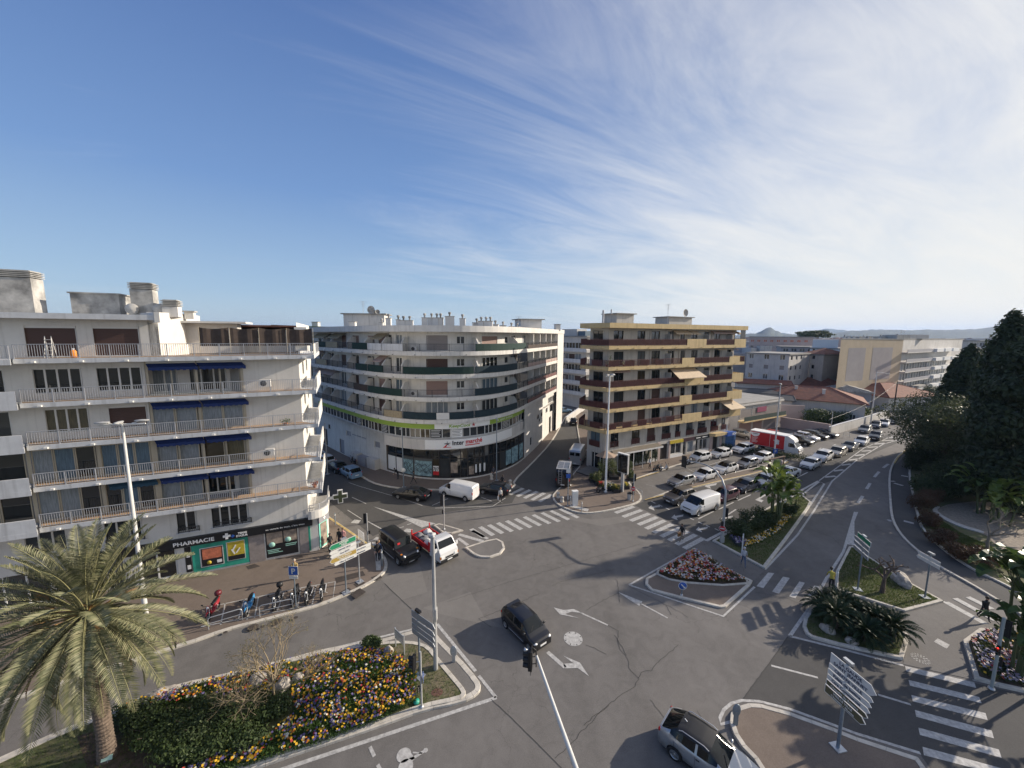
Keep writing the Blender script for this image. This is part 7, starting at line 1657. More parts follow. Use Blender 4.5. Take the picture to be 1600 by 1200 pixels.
def roundsign(parent,p,rz,r_,face,mark=None,name='round_sign',back=False):
    mb=MB(); mb.lathe([(0,.0),(r_,.0),(r_,.02),(0,.02)],(0,0,0),20,'X'); o=mb.build(name,M_sback if back else face,parent,p,rz)
    if back: return o
    mb=MB(); mb.lathe([(r_*.9,.024),(r_,.024)],(0,0,0),20,'X'); mb.build('rim',M_sgn,o)
    if mark=='bar': mb=MB(); mb.box((.024,0,0),(.01,r_*1.3,r_*.34)); mb.build('white_bar',M_sgn,o)
    if mark=='arrow': mb=MB(); mb.box((.026,0,0),(.01,r_*.22,r_*1.1),0,rx=.8); mb.add([(.028,r_*.55,-r_*.1),(.028,r_*.1,-r_*.6),(.028,r_*.65,-r_*.6)],[(0,1,2)]); mb.build('white_arrow',M_sgn,o)
    return o
def sigpost(label,base,h,heads,m=M_polegrey,name='traffic_light',cat='traffic light',rz=0,r=.055):
    o=thing(name,label,cat,base,rz); mb=MB(); lp(mb,(0,0,-.05),(0,0,h),r=r); mb.build('post',m,o); mb=MB(); mb.lathe([(r*2,0),(r*1.8,.08),(r,.1)],(0,0,0),10); mb.build('base_collar',M_steel,o)
    for (kind,x,y,z,a,arg) in heads:
        if kind=='sig': sig3(o,(x,y,z),R(a),**arg)
        if kind=='round': roundsign(o,(x,y,z),R(a),**arg)
        if kind=='box': mb=MB(); mb.box((0,0,0),arg[0]); mb.build(arg[1],arg[2],o,(x,y,z),R(a))
        mb=MB(); mb.tube([(0,0,z),(x*.7,y*.7,z)],.02,5); mb.build('bracket',M_steel,o)
    return o
Gb=lambda x,y,z=.12: (*G(x,y,z).xy,z)
RED=M_redp
# overhead mast close to the camera
o=thing('overhead_traffic_light','leaning grey mast carrying a black signal head above the junction, nearest the camera','traffic light',(4.35,13.4,0))
P=[HZ(838,1024,16.3),HZ(868,1110,15.3),HZ(900,1200,14.4)]; L0=Vector((4.35,13.4,0)); e=P[2]+(P[2]-P[1])*.5
mb=MB(); mb.tube([(0,0,0),(0,0,1.6)]+[tuple(p-L0) for p in (e,P[2],P[1],P[0])],[.16,.15,.12,.11,.085,.06],12); mb.build('mast_arm',M_polewhite,o)
h0=P[0]-L0; sc_=Vector(h0)+Vector((-.28,-.05,-.18)); sig3(o,sc_,R(168),None,True,True,1.15)
mb=MB(); mb.tube([tuple(h0),tuple(h0+Vector((-.02,0,.25))),tuple(h0+Vector((-.14,0,.38))),tuple(h0+Vector((-.30,-.02,.34)))],.03,8); mb.tube([tuple(h0+Vector((0,0,.1))),tuple(h0+Vector((0,0,-.6)))],.025,6); mb.build('hook_bracket',M_black,o); mb=MB(); 
for dz in (-.05,-.42): mb.tube([tuple(h0+Vector((0,0,dz))),tuple(sc_+Vector((.1,0,dz+.2)))],.02,5)
mb.build('clamps',M_black,o); mb=MB(); mb.lathe([(0,0),(.05,.02),(.09,.16),(0,.18)],(0,0,0),10,'X'); mb.build('small_camera',M_steel,o,h0+Vector((-.42,-.05,.3)),R(160))
# gantry lamp mast over the lanes
b=G(1128,847,.14); o=thing('gantry_traffic_light','tall grey mast with a long curved arm over the waiting lanes','traffic light',b)
arm=[(0,0,5.2),(.1,1.0,6.0),(.15,2.3,6.4),(-.1,3.6,6.5),(-.7,4.5,6.5),(-1.7,5.2,6.48)]
mb=MB(); mb.tube([(0,0,0),(0,0,1.5),(0,0,4.3)]+arm,[.15,.12,.10,.095,.085,.075,.07,.06,.05],12); mb.build('mast',M_polepale,o)
sig3(o,(-1.75,5.2,6.35),R(40),None,False,True,1.25); sig3(o,(.28,.1,3.0),R(33),None,False,True,.9); sig3(o,(-.14,-.12,1.95),R(200),None,True,False,.55); roundsign(o,(-.12,-.1,1.45),R(-115),.3,RED,'bar')
mb=MB(); mb.box((0,0,.3),(.3,.3,.6)); mb.build('base_cabinet',M_polepale,o)
sigpost('signal post with a no entry disc at the corner of the tan-edged block pavement',Gb(989,783),3.45,[('sig',.15,.1,2.95,40,dict(hood=False,s=.85)),('sig',-.15,-.1,2.1,200,dict(plate=False,s=.5)),('round',-.08,-.1,1.6,-100,dict(r_=.3,face=RED,mark='bar')),('box',.02,.12,1.0,0,((.22,.2,.5),'control_box',M_black))],M_polepale)
sigpost('signal post at the left pavement corner with its black head turned away',Gb(575,850),3.1,[('sig',-.16,.1,2.55,100,dict(hood=False,s=.95)),('box',.2,.0,1.2,0,((.14,.12,.3),'push_button_box',M_black))],M_polepale)
sigpost('signal post on the small splitter island beside the tipper truck',Gb(694,827),3.7,[('sig',-.17,.05,3.1,110,dict(hood=False,s=1.0)),('sig',-.12,.0,1.9,110,dict(hood=False,plate=False,s=.5))],M_polepale)
o=sigpost('signal post with hooded lamps at the front of the big flower bed',Gb(659,1105,.16),3.3,[('sig',-.32,-.1,2.75,172,dict(s=.95)),('sig',-.1,-.05,1.15,-110,dict(s=.42,plate=False)),('round',.08,.1,1.7,12,dict(r_=.27,face=M_bluep,back=False))],M_polepale)
mb=MB(); mb.lathe([(0,0),(.16,0),(.17,.12),(0,.16)],(-.35,.25,.0),12); mb.build('valve_cap',M_teal2,o)
sigpost('grey green signal post in the right flower bed with a red light on',Gb(1549,1076,.17),4.4,[('sig',.28,.05,3.75,20,dict(s=1.0)),('sig',-.2,-.15,2.55,200,dict(s=.62,plate=False,lit=0)),('sig',.22,.0,1.7,30,dict(s=.6,plate=False))],mat('post_green_grey',(.30,.34,.33),.5),r=.075)
o=sigpost('post with parking signs on the kerb tip of the narrow street',Gb(887,790),4.9,[('box',-.02,-.06,4.3,5,((.5,.03,.55),'sign_plate',M_sgn)),('box',-.02,-.06,3.65,5,((.5,.03,.5),'blue_plate',M_bluep)),('box',.0,-.05,1.1,0,((.16,.12,.6),'grey_box',M_steel))],M_pd,'parking_sign','sign')
# P sign
o=thing('parking_sign','blue P parking sign on a post at the motorcycle bay','sign',Gb(463,951)); mb=MB(); lp(mb,(0,0,-.05),(0,0,3.6),r=.04); mb.build('post',M_pd,o)
mb=MB(); mb.box((0,-.06,3.0),(.62,.03,.62)); pl=mb.build('sign_plate',M_bluep,o); mb=MB(); mb.box((0,-.055,3.0),(.7,.02,.7)); mb.build('border',M_sgn,o); me=text_mesh('P',.40,M_sgn,.02,True); inst(me,'lettering',pl,(0,-.085,2.8)); mb=MB(); mb.box((0,-.06,2.5),(.62,.03,.2)); mb.build('sub_plate',M_sgn,o)
pl.rotation_euler=(0,0,0)
o=thing('parking_sign','blue P sign on a short post near the box truck','sign',(*G(1209,727).xy,0)); mb=MB(); lp(mb,(0,0,0),(0,0,2.6),r=.04); mb.build('post',M_pd,o); mb=MB(); mb.box((0,-.06,2.3),(.7,.03,.7)); mb.build('sign_plate',M_bluep,o); me=text_mesh('P',.4,M_sgn,.02,True); inst(me,'lettering',o,(0,-.085,2.1))
# directional sign stacks
def signstack(label,base,h,ang,panels,ln,back=False,post=M_pd,off=0,r=.055,cap=True):
    """panels run along local +x; they read from the -y side"""
    o=thing('direction_sign',label,'road sign',base,R(ang)); mb=MB(); lp(mb,(0,0,-.05),(0,0,h),r=r); mb.build('post',post,o); mb=MB(); mb.box((0,0,.02),(.5,.5,.05)); mb.build('base_plate',M_steel,o)
    if cap: mb=MB(); mb.box((0,0,h+.0),(.42,.16,.12)); mb.build('post_cap',M_steel if not back else M_black,o)
    for (z,ph,x0,x1,ar,face,txts) in panels:
        tip=ph*.45; y=-.09
        if ar=='R': poly=[(x0,z-ph/2),(x1-tip,z-ph/2),(x1,z),(x1-tip,z+ph/2),(x0,z+ph/2)]
        elif ar=='L': poly=[(x1,z-ph/2),(x1,z+ph/2),(x0+tip,z+ph/2),(x0,z),(x0+tip,z-ph/2)][::-1]
        else: poly=[(x0,z-ph/2),(x1,z-ph/2),(x1,z+ph/2),(x0,z+ph/2)]
        n=len(poly); vs=[(x,y,zz_) for x,zz_ in poly]+[(x,y+.035,zz_) for x,zz_ in poly]
        mb=MB(); mb.add(vs,[tuple(range(n)),tuple(range(2*n-1,n-1,-1))]+[(i,n+i,n+(i+1)%n,(i+1)%n) for i in range(n)]); pn=mb.build('arrow_panel',M_sgn if not back else M_sback,o)
        if not back:
            cx=sum(p[0] for p in poly)/n; k=.93; q=[((x-cx)*(1-.03/abs(x1-x0)*2)+cx,(zz_-z)*.86+z) for x,zz_ in poly]; mb=MB(); mb.add([(x,y-.004,zz_) for x,zz_ in q],[tuple(range(n))]); mb.build('panel_face',face,pn)
            for j,(t,hh,m_) in enumerate(txts):
                me=text_mesh(t,hh,m_,.006,True); w_=max(v.co.x for v in me.vertices)-min(v.co.x for v in me.vertices); mx=(x1-x0)-tip-.2; s_=min(1,mx/max(w_,.01)); me.transform(Matrix.Diagonal((s_,1,1,1))); zc=z-hh*.5+(.0 if len(txts)==1 else (ph*.2 if j==0 else -ph*.2)); inst(me,'lettering',pn,((x0+x1)/2-(.08 if ar=='R' else -.08 if ar=='L' else 0),y-.012,zc))
        else: mb=MB(); mb.box(((x0+x1)/2,y+.05,z+ph*.33),(abs(x1-x0)-.3,.03,.03)); mb.build('stiffener',M_steel,pn)
    return o
signstack('green, white and ochre arrow sign stack on the left pavement',Gb(541,926),4.45,50,[(4.15,.42,-1.15,.95,'L',M_sgreen,[('ANTIBES',.13,M_sgn),('NICE',.13,M_sgn)]),(3.74,.27,-1.15,.95,'L',M_sgn,[('CENTRE VILLE',.11,M_stxt)]),(3.44,.27,-1.1,.95,'L',M_sgn,[('Gare SNCF',.11,M_stxt)]),(3.08,.38,-1.15,.95,'L',M_socre,[('Port de Plaisance',.11,M_sgn),('Hippodrome',.11,M_sgn)]),(2.74,.25,-.85,.95,'L',M_sgn,[('Office de Tourisme',.10,M_stxt)])],2)
signstack('small pair of white arrow signs right of the coloured sign stack',Gb(562,909),3.4,50,[(2.85,.27,-.75,1.05,None,M_sgn,[('Mairie annexe',.11,M_stxt)]),(2.55,.27,-.75,1.05,None,M_sgn,[('Bibliothèque',.11,M_stxt)])],2,post=M_steel)
signstack('grey backs of four arrow signs on the big flower island',Gb(656,1056,.16),4.15,-38,[(3.85,.40,-.5,1.55,'R',M_sgn,[]),(3.42,.3,-.5,1.5,'R',M_sgn,[]),(3.08,.3,-.5,1.5,'R',M_sgn,[]),(2.74,.3,-.5,1.5,'R',M_sgn,[])],2,True)
signstack('tall leaning-looking stack of grey and olive town signs, bottom right',Gb(1309,1168,.13),4.65,-80,[(4.2,.56,-.75,1.3,'R',M_sgn,[('LA GAUDE',.15,M_stxt),('SAINT JEANNET',.15,M_stxt)]),(3.76,.27,-.78,1.22,'R',M_sgn,[('CENTRE VILLE',.14,M_stxt)]),(3.45,.27,-.8,1.18,'R',M_sgn,[('Palais de Justice',.14,M_stxt)]),(3.14,.27,-.8,1.15,'R',M_sgn,[('Ctre Commercial',.13,M_stxt)]),(2.84,.26,-.82,1.1,'R',M_sbrn,[('Chapelle du Rosaire',.11,M_sgn)]),(2.46,.42,-.85,1.05,'R',M_sbrn,[('VIEILLE VILLE',.11,M_sgn),('Chateau - Musee',.11,M_sgn)])],2,r=.075)
signstack('green and white sign stack on the right grass triangle',Gb(1340,921,.14),4.5,-106,[(4.3,.36,-.7,1.0,None,M_sgreen,[]),(3.9,.28,-1.1,.9,'L',M_sback,[]),(3.5,.28,-1.1,.9,'L',M_sback,[]),(3.1,.28,-1.1,.9,'L',M_sback,[])],2)
signstack('two white arrow signs on the far corner of the right grass triangle',Gb(1445,933,.14),3.6,-92,[(3.2,.27,-.9,.75,'L',M_sgn,[]),(2.88,.27,-.95,.75,'L',M_sgn,[])],2)
o=thing('information_board','low slatted board on two legs at the tip of the flower island','board',Gb(625,1016,.16),R(-42))
for x in (-.5,.5): mb=MB(); mb.box((x,0,.65),(.07,.07,1.3)); mb.build('leg',M_steel,o)
for k in range(4): mb=MB(); mb.box((0,-.0,.68+k*.16),(.95,.05,.13)); mb.build('slat',M_sback,o)
# advert panel
o=thing('advertising_panel','tall dark advertising panel on a grey foot near the terrace','advertising panel',Gb(972,768),R(-50)); mb=MB(); mb.box((0,0,1.3),(.35,.25,2.6)); mb.build('foot',M_polepale,o); mb=MB(); mb.box((0,0,3.75),(1.5,.3,2.5)); mb.build('frame',M_polepale,o); mb=MB(); mb.box((0,-.155,3.75),(1.36,.02,2.3)); mb.build('panel_face',M_carglass,o); mb=MB(); mb.box((0,0,5.03),(1.6,.36,.06)); mb.build('top_cap',M_white,o)
# barriers, hoops, bollards
def hoop(label,a,b,h=.85,m=M_steel,mid=True,group='steel hoops of the motorcycle bay',z=.12,name='hoop_barrier'):
    A,B=G(*a,z),G(*b,z); o=thing(name,label,'barrier',A,0,group); d=B-A; u=d.normalized(); mb=MB()
    mb.tube([(0,0,-.05),(0,0,h-.15),tuple(u*.06+Vector((0,0,h-.04))),tuple(u*.16+Vector((0,0,h))),tuple(d-u*.16+Vector((0,0,h))),tuple(d-u*.06+Vector((0,0,h-.04))),tuple(d+Vector((0,0,h-.15))),tuple(d+Vector((0,0,-.05)))],.032,8); mb.build('tube',m,o)
    if mid: mb=MB(); mb.tube([(0,0,h*.5),tuple(d+Vector((0,0,h*.5)))],.022,6); mb.build('crossbar',m,o)
    return o
hoop('steel hoop in front of the red scooter',(326,984),(379,968)); hoop('steel hoop in front of the grey scooter',(406,964),(458,952))
hoop('arched steel barrier at the corner by the no entry post',(1003,781),(985,773),1.15,M_polepale,True,None); hoop('crossed metal barrier on the pavement before the grey wall',(1317,684),(1327,684),1.0,M_steel,True,None,.0)
o=thing('crowd_barrier','white mesh crowd barrier leaning at the left pavement edge','barrier',Gb(560,843)); A=G(560,843,.12); B=G(569,850,.12); d=B-A
mb=MB(); mb.tube([(0,0,0),(0,0,1.1),tuple(d+Vector((0,0,1.1))),tuple(d)],.022,6); mb.build('frame',M_white,o); mb=MB()
for k in range(1,11): mb.tube([tuple(d*(k/11)+Vector((0,0,.15))),tuple(d*(k/11)+Vector((0,0,1.08)))],.012,4)
mb.tube([(0,0,.15),tuple(d+Vector((0,0,.15)))],.015,5); mb.build('bars',M_white,o)
def bollard(label,p,kind='stone',h=.7,group=None,m=None):
    o=thing('bollard',label,'bollard',p,0,group); mb=MB()
    if kind=='stone': mb.lathe([(.26,0),(.26,.1),(.2,.14),(.19,h*.6),(.24,h*.68),(.24,h*.8),(.16,h*.95),(0,h)],(0,0,0),14); mb.build('body',m or M_wC,o); mb=MB(); mb.lathe([(.27,.0),(.29,0),(.29,.03)],(0,0,0),14); mb.build('foot_ring',M_kerb,o)
    elif kind=='post': mb.lathe([(.055,0),(.055,h-.06),(.045,h),(0,h)],(0,0,0),10); mb.build('body',m or M_steel,o); mb=MB(); mb.lathe([(.06,h*.8),(.065,h*.8),(.065,h*.88),(.06,h*.88)],(0,0,0),10); mb.build('band',M_white,o)
    elif kind=='flat': mb.box((0,0,h*.35),(.2,.1,h*.7)); mb.build('foot',m or M_sback,o); mb=MB(); mb.lathe([(0,-.03),(.2,-.03),(.22,0),(.2,.03),(0,.03)],(0,0,0),18,'Y'); me=mb.mesh('rounded_head',[m or M_sback]); me.transform(Matrix.Diagonal((1,1,1.7,1))); inst(me,'rounded_head',o,(0,0,h*.72))
    return o
bollard('squat pale bollard at the supermarket corner, nearer the wall',Gb(797,757)); bollard('squat pale bollard at the supermarket corner, nearer the kerb',Gb(793,765)); bollard('white bollard by the supermarket doors beside the standing pair',Gb(768,749))
bollard('squat pale bollard at the tip of the narrow street, upper one',Gb(872,777)); bollard('squat pale bollard at the tip of the narrow street, lower one',Gb(878,784))
bollard('thin steel post on the pavement near the white cabinet',Gb(909,800),'post',1.2); bollard('thin post beside the pole on the narrow street tip',Gb(891,791),'post',1.3)
bollard('dark thin post on the left street pavement edge',Gb(524,820),'post',1.3,m=M_pd); o=bollard('blue grey post where the couple stands by the off-road car',Gb(597,884),'post',1.5,m=M_pd)
bollard('grey rounded lane divider marker on the big flower island tip',(*G(709,1037).xy,.12),'flat',1.0); bollard('dark rounded marker on the curved nose of the bottom right island',Gb(1149,1132,.13),'flat',1.15,m=M_pd)
bollard('slim white post with a cap on the big-leaf plant island',Gb(1159,866,.14),'post',2.0,m=M_polewhite); bollard('white post at the corner of the right grass triangle',Gb(1305,928,.14),'post',2.1,m=M_polewhite)
o=sigpost('round blue keep left sign low on the central flower triangle',Gb(1065,930),.95,[('round',0,-.08,.85,-95,dict(r_=.33,face=M_bluep,mark='arrow'))],M_pd,'keep_left_sign','sign')
o=thing('electric_cabinet','white utility cabinet near the kerb tip','cabinet',Gb(898,789),R(15)); mb=MB(); mb.box((0,0,.85),(.62,.45,1.7)); mb.build('body',M_white,o); mb=MB(); mb.box((0,0,1.73),(.7,.52,.07)); mb.build('lid',M_white,o); mb=MB(); mb.box((0,-.23,.85),(.5,.012,1.4)); mb.build('door',M_frame,o)
o=thing('litter_bin','round litter bin with a dark rim by the no entry post','bin',Gb(983,781)); mb=MB(); mb.lathe([(.22,0),(.26,.5),(.28,.85)],(0,0,0),14); mb.build('body',M_polepale,o); mb=MB(); mb.lathe([(.30,.82),(.31,.92),(.24,.93),(.2,.8),(0,.78)],(0,0,0),14); mb.build('rim',M_black,o)
# trolley shelter / brown frame by the car park
o=thing('timber_frame','low brown open frame with dark carts at the car park edge','shelter',(*G(1213,731).xy,0),R(25))
for x in (-1.7,0,1.7): mb=MB(); mb.box((x,0,.8),(.12,.12,1.6)); mb.build('post',mat('brown_wood',(.14,.09,.06),.8),o)
mb=MB(); mb.box((0,0,1.6),(3.8,.3,.1)); mb.build('beam',mat('brown_wood',(.14,.09,.06),.8),o); mb=MB()
for k in range(5): mb.box((-1.4+k*.6,.1,.5),(.45,.5,.4),.2*k)
mb.build('dark_carts',M_black,o); 
o=thing('stone_bollard','pale carved post with a round top at the end of the brown frame','bollard',(*G(1219,731).xy,0)); mb=MB(); mb.lathe([(.2,0),(.16,.8),(.26,.9),(.3,1.1),(.1,1.3),(0,1.32)],(0,0,0),12); mb.build('body',M_pinkw,o); mb=MB(); mb.lathe([(.24,0),(.24,.08)],(0,0,0),12); mb.build('foot',M_kerb,o)
# brasserie terrace
o=thing('terrace_deck','grey timber terrace ramp at the brasserie corner','terrace',Gb(921,737),R(-50)); mb=MB()
for k in range(9): mb.box((0,-1.5+k*.36,.12+.02*k),(2.4,.33,.05))
mb.build('deck_boards',mat('grey_boards',(.22,.21,.19),.9,var=.3,vs=3),o); mb=MB(); mb.box((0,0,.05),(2.3,3.1,.1)); mb.build('joists',M_black,o)
rs=random.Random(77)
def tub(label,p,w_,h,lm,flower=None,seed=0,potm=None):
    o=shrub(label,p,w_,w_,h,420,.16,lm,seed,'planter','shrubs and tubs round the brasserie terrace','planter'); mb=MB(); mb.box((0,0,.2),(w_*.75,w_*.75,.45)); mb.build('tub',potm or M_black,o)
    if flower:
        mb=MB(); r2=random.Random(seed)
        for k in range(60): a=r2.uniform(0,6.28); q=Vector((math.cos(a)*w_*.45*r2.random(),math.sin(a)*w_*.45*r2.random(),h*r2.uniform(.6,.95))); mb.add([q+Vector((.06,0,0)),q+Vector((0,.06,.01)),q+Vector((-.06,0,0)),q+Vector((0,-.06,.01))],[(0,1,2,3)])
        mb.build('flowers',flower,o)
L_mix=leafmat('leaf_mix',(.05,.09,.03),(.16,.17,.07),.6,.3)
for k,(x,y,w_,h,fl_,lab) in enumerate([(927,752,1.4,1.7,None,'dark leafy tub left of the white mast, nearest the street'),(935,757,1.3,2.3,None,'tall leafy tub just left of the white mast'),(939,765,.9,1.2,M_redp,'red flowered tub left of the white mast foot'),(953,765,1.3,1.0,M_sgn,'tub of pale flowers at the white mast foot'),(962,768,1.3,1.0,M_yel,'tub of yellow flowers right of the white mast foot'),(958,747,1.7,3.0,None,'tall bush right of the white mast'),(968,742,1.6,2.6,None,'tall bush behind the dark advertising panel'),(951,742,1.8,3.2,None,'tall bush behind the white mast'),(985,750,1.2,1.8,None,'bushy plant right of the advertising panel'),(978,763,1.0,.9,M_yel,'low tub of yellow flowers right of the panel foot'),(941,748,1.5,2.9,None,'tall bush at the terrace corner under the brown awning'),(983,740,1.3,2.2,None,'climbing bush by the first terrace window')]): tub(lab,Gb(x,y),w_,h,L_mix,fl_,200+k)
for k,px_ in enumerate((969,975,981,990,996,1002,1008,1015,1021)):
    p=FC.at(cS(px_,2),WC_+.55,.12); shrub('hanging greenery on the brasserie front, %s from the corner'%('first second third fourth fifth sixth seventh eighth ninth'.split()[k]),p,.9,.6,2.6,260,.16,L_grey,300+k,'climbing_plant','climbers on the brasserie front','climbing plant')
def parasol(label,p): 
    o=thing('folded_parasol',label,'parasol',p); mb=MB(); mb.tube([(0,0,0),(0,0,2.6)],.03,6); mb.build('pole',M_rail,o); mb=MB(); mb.lathe([(.06,.9),(.16,1.1),(.12,2.2),(.03,2.6)],(0,0,0),8); mb.build('cloth',M_awcream,o)
parasol('folded cream parasol by the low white terrace wall',FC.at(cS(1006,2),WC_+1.7,.12))
# ================= PEOPLE =================
SK=mat('skin',(.50,.30,.21),.6)
def person(label,p,face,top,legs,hair=(.04,.03,.02),pose='stand',h=1.72,bag=None,skirt=None,shoes=(.03,.03,.03),group=None,arms=None,hold=None):
    s=h/1.75; rs_=0
    o=thing('person',label,'person',p,R(face),group)
    V=[];E=[];Rr=[]
    def v(x,y,z,r_,par=None):
        V.append((x*s,y*s,z*s)); Rr.append(r_*s); i=len(V)-1
        if par is not None: E.append((par,i))
        return i
    # forward = +x ; left = +y
    st={'walk':.28,'stand':.03,'stride':.36}.get(pose,.03); sit=pose=='sit'; bend=.45 if pose=='bend' else 0
    pz=.93 if not sit else .46
    pel=v(0,0,pz,.135); wa=v(.02+bend*.2,0,pz+.18,.115,pel); ch=v(.02+bend*.5,0,pz+.38-bend*.12,.15,wa); nb=v(.02+bend*.75,0,pz+.53-bend*.25,.07,ch); nk=v(.04+bend*.85,0,pz+.60-bend*.3,.055,nb); hd=v(.06+bend*.95,0,pz+.68-bend*.33,.085,nk); hc=v(.06+bend,0,pz+.76-bend*.35,.10,hd); ht=v(.05+bend,0,pz+.84-bend*.35,.07,hc)
    if not sit:
        for sg,f in ((1,st),(-1,-st)):
            hp=v(0,sg*.09,pz-.05,.10,pel); kn=v(f*.55+.03,sg*.10,.5,.068,hp); an=v(f*1.0-(.0 if f>=0 else .06),sg*.10,.09,.042,kn); v(f*1.0+.14,sg*.11,.045,.04,an)
    else:
        for sg in (1,-1):
            hp=v(.02,sg*.1,pz-.02,.10,pel); kn=v(.42,sg*.12,pz+.0,.07,hp); an=v(.46,sg*.12,.09,.045,kn); v(.6,sg*.13,.045,.04,an)
    for sg in (1,-1):
        bx=V[ch][0]/s; cz_=V[ch][2]/s; sh=v(bx,sg*.18,cz_+.08,.062,ch)
        if arms=='up' : el=v(bx+.12,sg*.24,cz_-.12,.046,sh); wr=v(bx+.34,sg*.14,cz_-.02,.034,el)
        elif sit: el=v(bx+.1,sg*.24,cz_-.18,.046,sh); wr=v(bx+.32,sg*.16,cz_-.25,.034,el)
        else: el=v(bx-.03-st*sg*.35+bend*.3,sg*.24,cz_-.2,.046,sh); wr=v(bx+.06-st*sg*.5+bend*.5,sg*.25,cz_-.42,.034,el)
        wv=Vector(V[wr])/s; ev=Vector(V[el])/s; d=(wv-ev).normalized(); sd=Vector((0,1,0)) if abs(d.y)<.9 else Vector((1,0,0)); 
        pm=v(*(wv+d*.07),.034,wr); pv_=Vector(V[pm])/s; lat=d.cross(Vector((0,1,0))).normalized() if abs(d.y)<.9 else Vector((1,0,0))
        for j,(ln,of) in enumerate(((.065,-.03),(.08,-.01),(.075,.01),(.06,.03))):
            k1=v(*(pv_+d*.04+lat*of),.012,pm); k2=v(*(pv_+d*(.04+ln*.6)+lat*of*1.1+Vector((0,-sg*.012,0))),.010,k1); v(*(pv_+d*(.04+ln)+lat*of*1.1+Vector((0,-sg*.03,0))),.008,k2)
        t1=v(*(pv_-d*.02+lat*.045),.013,pm); v(*(pv_+d*.03+lat*.07),.010,t1)
    me=bpy.data.meshes.new('body'); me.from_pydata(V,E,[]); b=bpy.data.objects.new('body',me); C.objects.link(b)
    md=b.modifiers.new('s','SKIN'); sv_=me.skin_vertices[0].data if me.skin_vertices else None
    if sv_ is None:
        bm_=bmesh.new(); bm_.from_mesh(me); bm_.verts.layers.skin.verify(); bm_.to_mesh(me); bm_.free(); sv_=me.skin_vertices[0].data
    for i,r_ in enumerate(Rr): sv_[i].radius=(r_,r_*(1.28 if i in(pel,wa,ch) else 1))
    sv_[0].use_root=True
    md2=b.modifiers.new('u','SUBSURF'); md2.levels=1; md2.render_levels=1
    dg=bpy.context.evaluated_depsgraph_get(); dg.update(); me2=bpy.data.meshes.new_from_object(b.evaluated_get(dg)); bpy.data.objects.remove(b); bpy.data.meshes.remove(me)
    key='%.2f%.2f%.2f'
    mats=[SK,mat('cloth_'+key%top,top,.85,var=.15,vs=8),mat('cloth_'+key%legs,legs,.85,var=.15,vs=8),mat('hair_'+key%hair,hair,.7),mat('shoe_'+key%shoes,shoes,.6)]
    me2.materials.clear(); 
    for m_ in mats: me2.materials.append(m_)
    hz=V[hc][2]
    for f in me2.polygons:
        c=f.center; k=1
        if c.z>hz-.105*s and abs(c.y)<.14*s and c.z>pz*s+.5*s-bend*.5*s: k=0 if (c.x>V[hc][0]+.015*s and c.z<hz+.05*s) else 3
        elif c.z<.085*s: k=4
        elif c.z<(pz+.03)*s and not (abs(c.y)>.2*s): k=2
        f.material_index=k; f.use_smooth=True
    # hands to skin: everything near the last arm vertices
    wrs=[i for i,r_ in enumerate(Rr) if abs(r_-.034*s)<1e-6]
    for f in me2.polygons:
        for i in wrs[1::2]:
            if (f.center-Vector(V[i])).length<.16*s and f.material_index in(1,2) and (f.center-Vector(V[i-1])).length>.03*s: f.material_index=0
    me2.name='body'; bo=inst(me2,'body',o)
    # face: nose, eyes, ears, hair cap
    hx_,hy_,hz_=V[hc]
    mb=MB(); mb.add([(hx_+.085*s,-.012*s,hz_-.03*s),(hx_+.085*s,.012*s,hz_-.03*s),(hx_+.118*s,0,hz_-.028*s),(hx_+.09*s,0,hz_+.015*s)],[(0,1,2),(0,2,3),(2,1,3)]); mb.build('nose',SK,bo)
    for sg in (1,-1):
        mb=MB(); mb.box((hx_+.088*s,sg*.035*s,hz_+.012*s),(.012*s,.022*s,.01*s)); mb.build('eye',M_black,bo); mb=MB(); mb.box((hx_-.0,sg*.098*s,hz_-.01*s),(.03*s,.015*s,.05*s)); mb.build('ear',SK,bo)
    mb=MB(); mb.box((hx_+.09*s,0,hz_-.055*s),(.01*s,.045*s,.008*s)); mb.build('mouth',M_redp,bo)
    mb=MB(); mb.lathe([(0,.118),(.06,.105),(.10,.05),(.108,.0),(.102,-.05)],(0,0,0),12); hm=mb.mesh('hair',[mats[3]]); hm.transform(Matrix.Diagonal((s,s,s,1))); inst(hm,'hair',bo,(hx_-.018*s,0,hz_+.02*s))
    if bag:
        g_=MB(); y=-.3*s; g_.box((.05*s,y,.55*s),(.32*s,.12*s,.36*s)); b2=thing('shopping_bag',bag[1],'bag',Vector(p)+Vector((.05*s*math.cos(R(face))-y*math.sin(R(face)),.05*s*math.sin(R(face))+y*math.cos(R(face)),0)),R(face)); g_=MB(); g_.box((0,0,.5*s),(.34*s,.13*s,.36*s)); g_.build('sack',mat('bagc%.2f'%bag[0][0],bag[0],.8),b2); hh=MB(); hh.tube([(-.1,0,.66*s),(-.04,0,.80*s),(.04,0,.80*s),(.1,0,.66*s)],.01,5); hh.build('handle',mat('bagc%.2f'%bag[0][0],bag[0],.8),b2)
    return o
BK=(.015,.015,.018)
person('person in black crossing on the zebra, carrying a brown bag',(*G(1065,845).xy,.02),200,BK,(.20,.16,.12),pose='walk',bag=((.25,.14,.06),'brown shopping bag carried by the person on the zebra'))
person('person in a pale top and light trousers beside the parking sign',Gb(462,905),-75,(.42,.30,.12),(.50,.42,.30),hair=(.45,.38,.3),pose='stand',arms='up')
person('person in a white jacket and dark trousers walking in front of the supermarket corner',(*G(782,784).xy,.02),-80,(.55,.55,.53),BK,hair=(.25,.12,.05),pose='walk',shoes=(.6,.6,.6),bag=((.6,.6,.6),'white bag carried by the walker in the white jacket'))
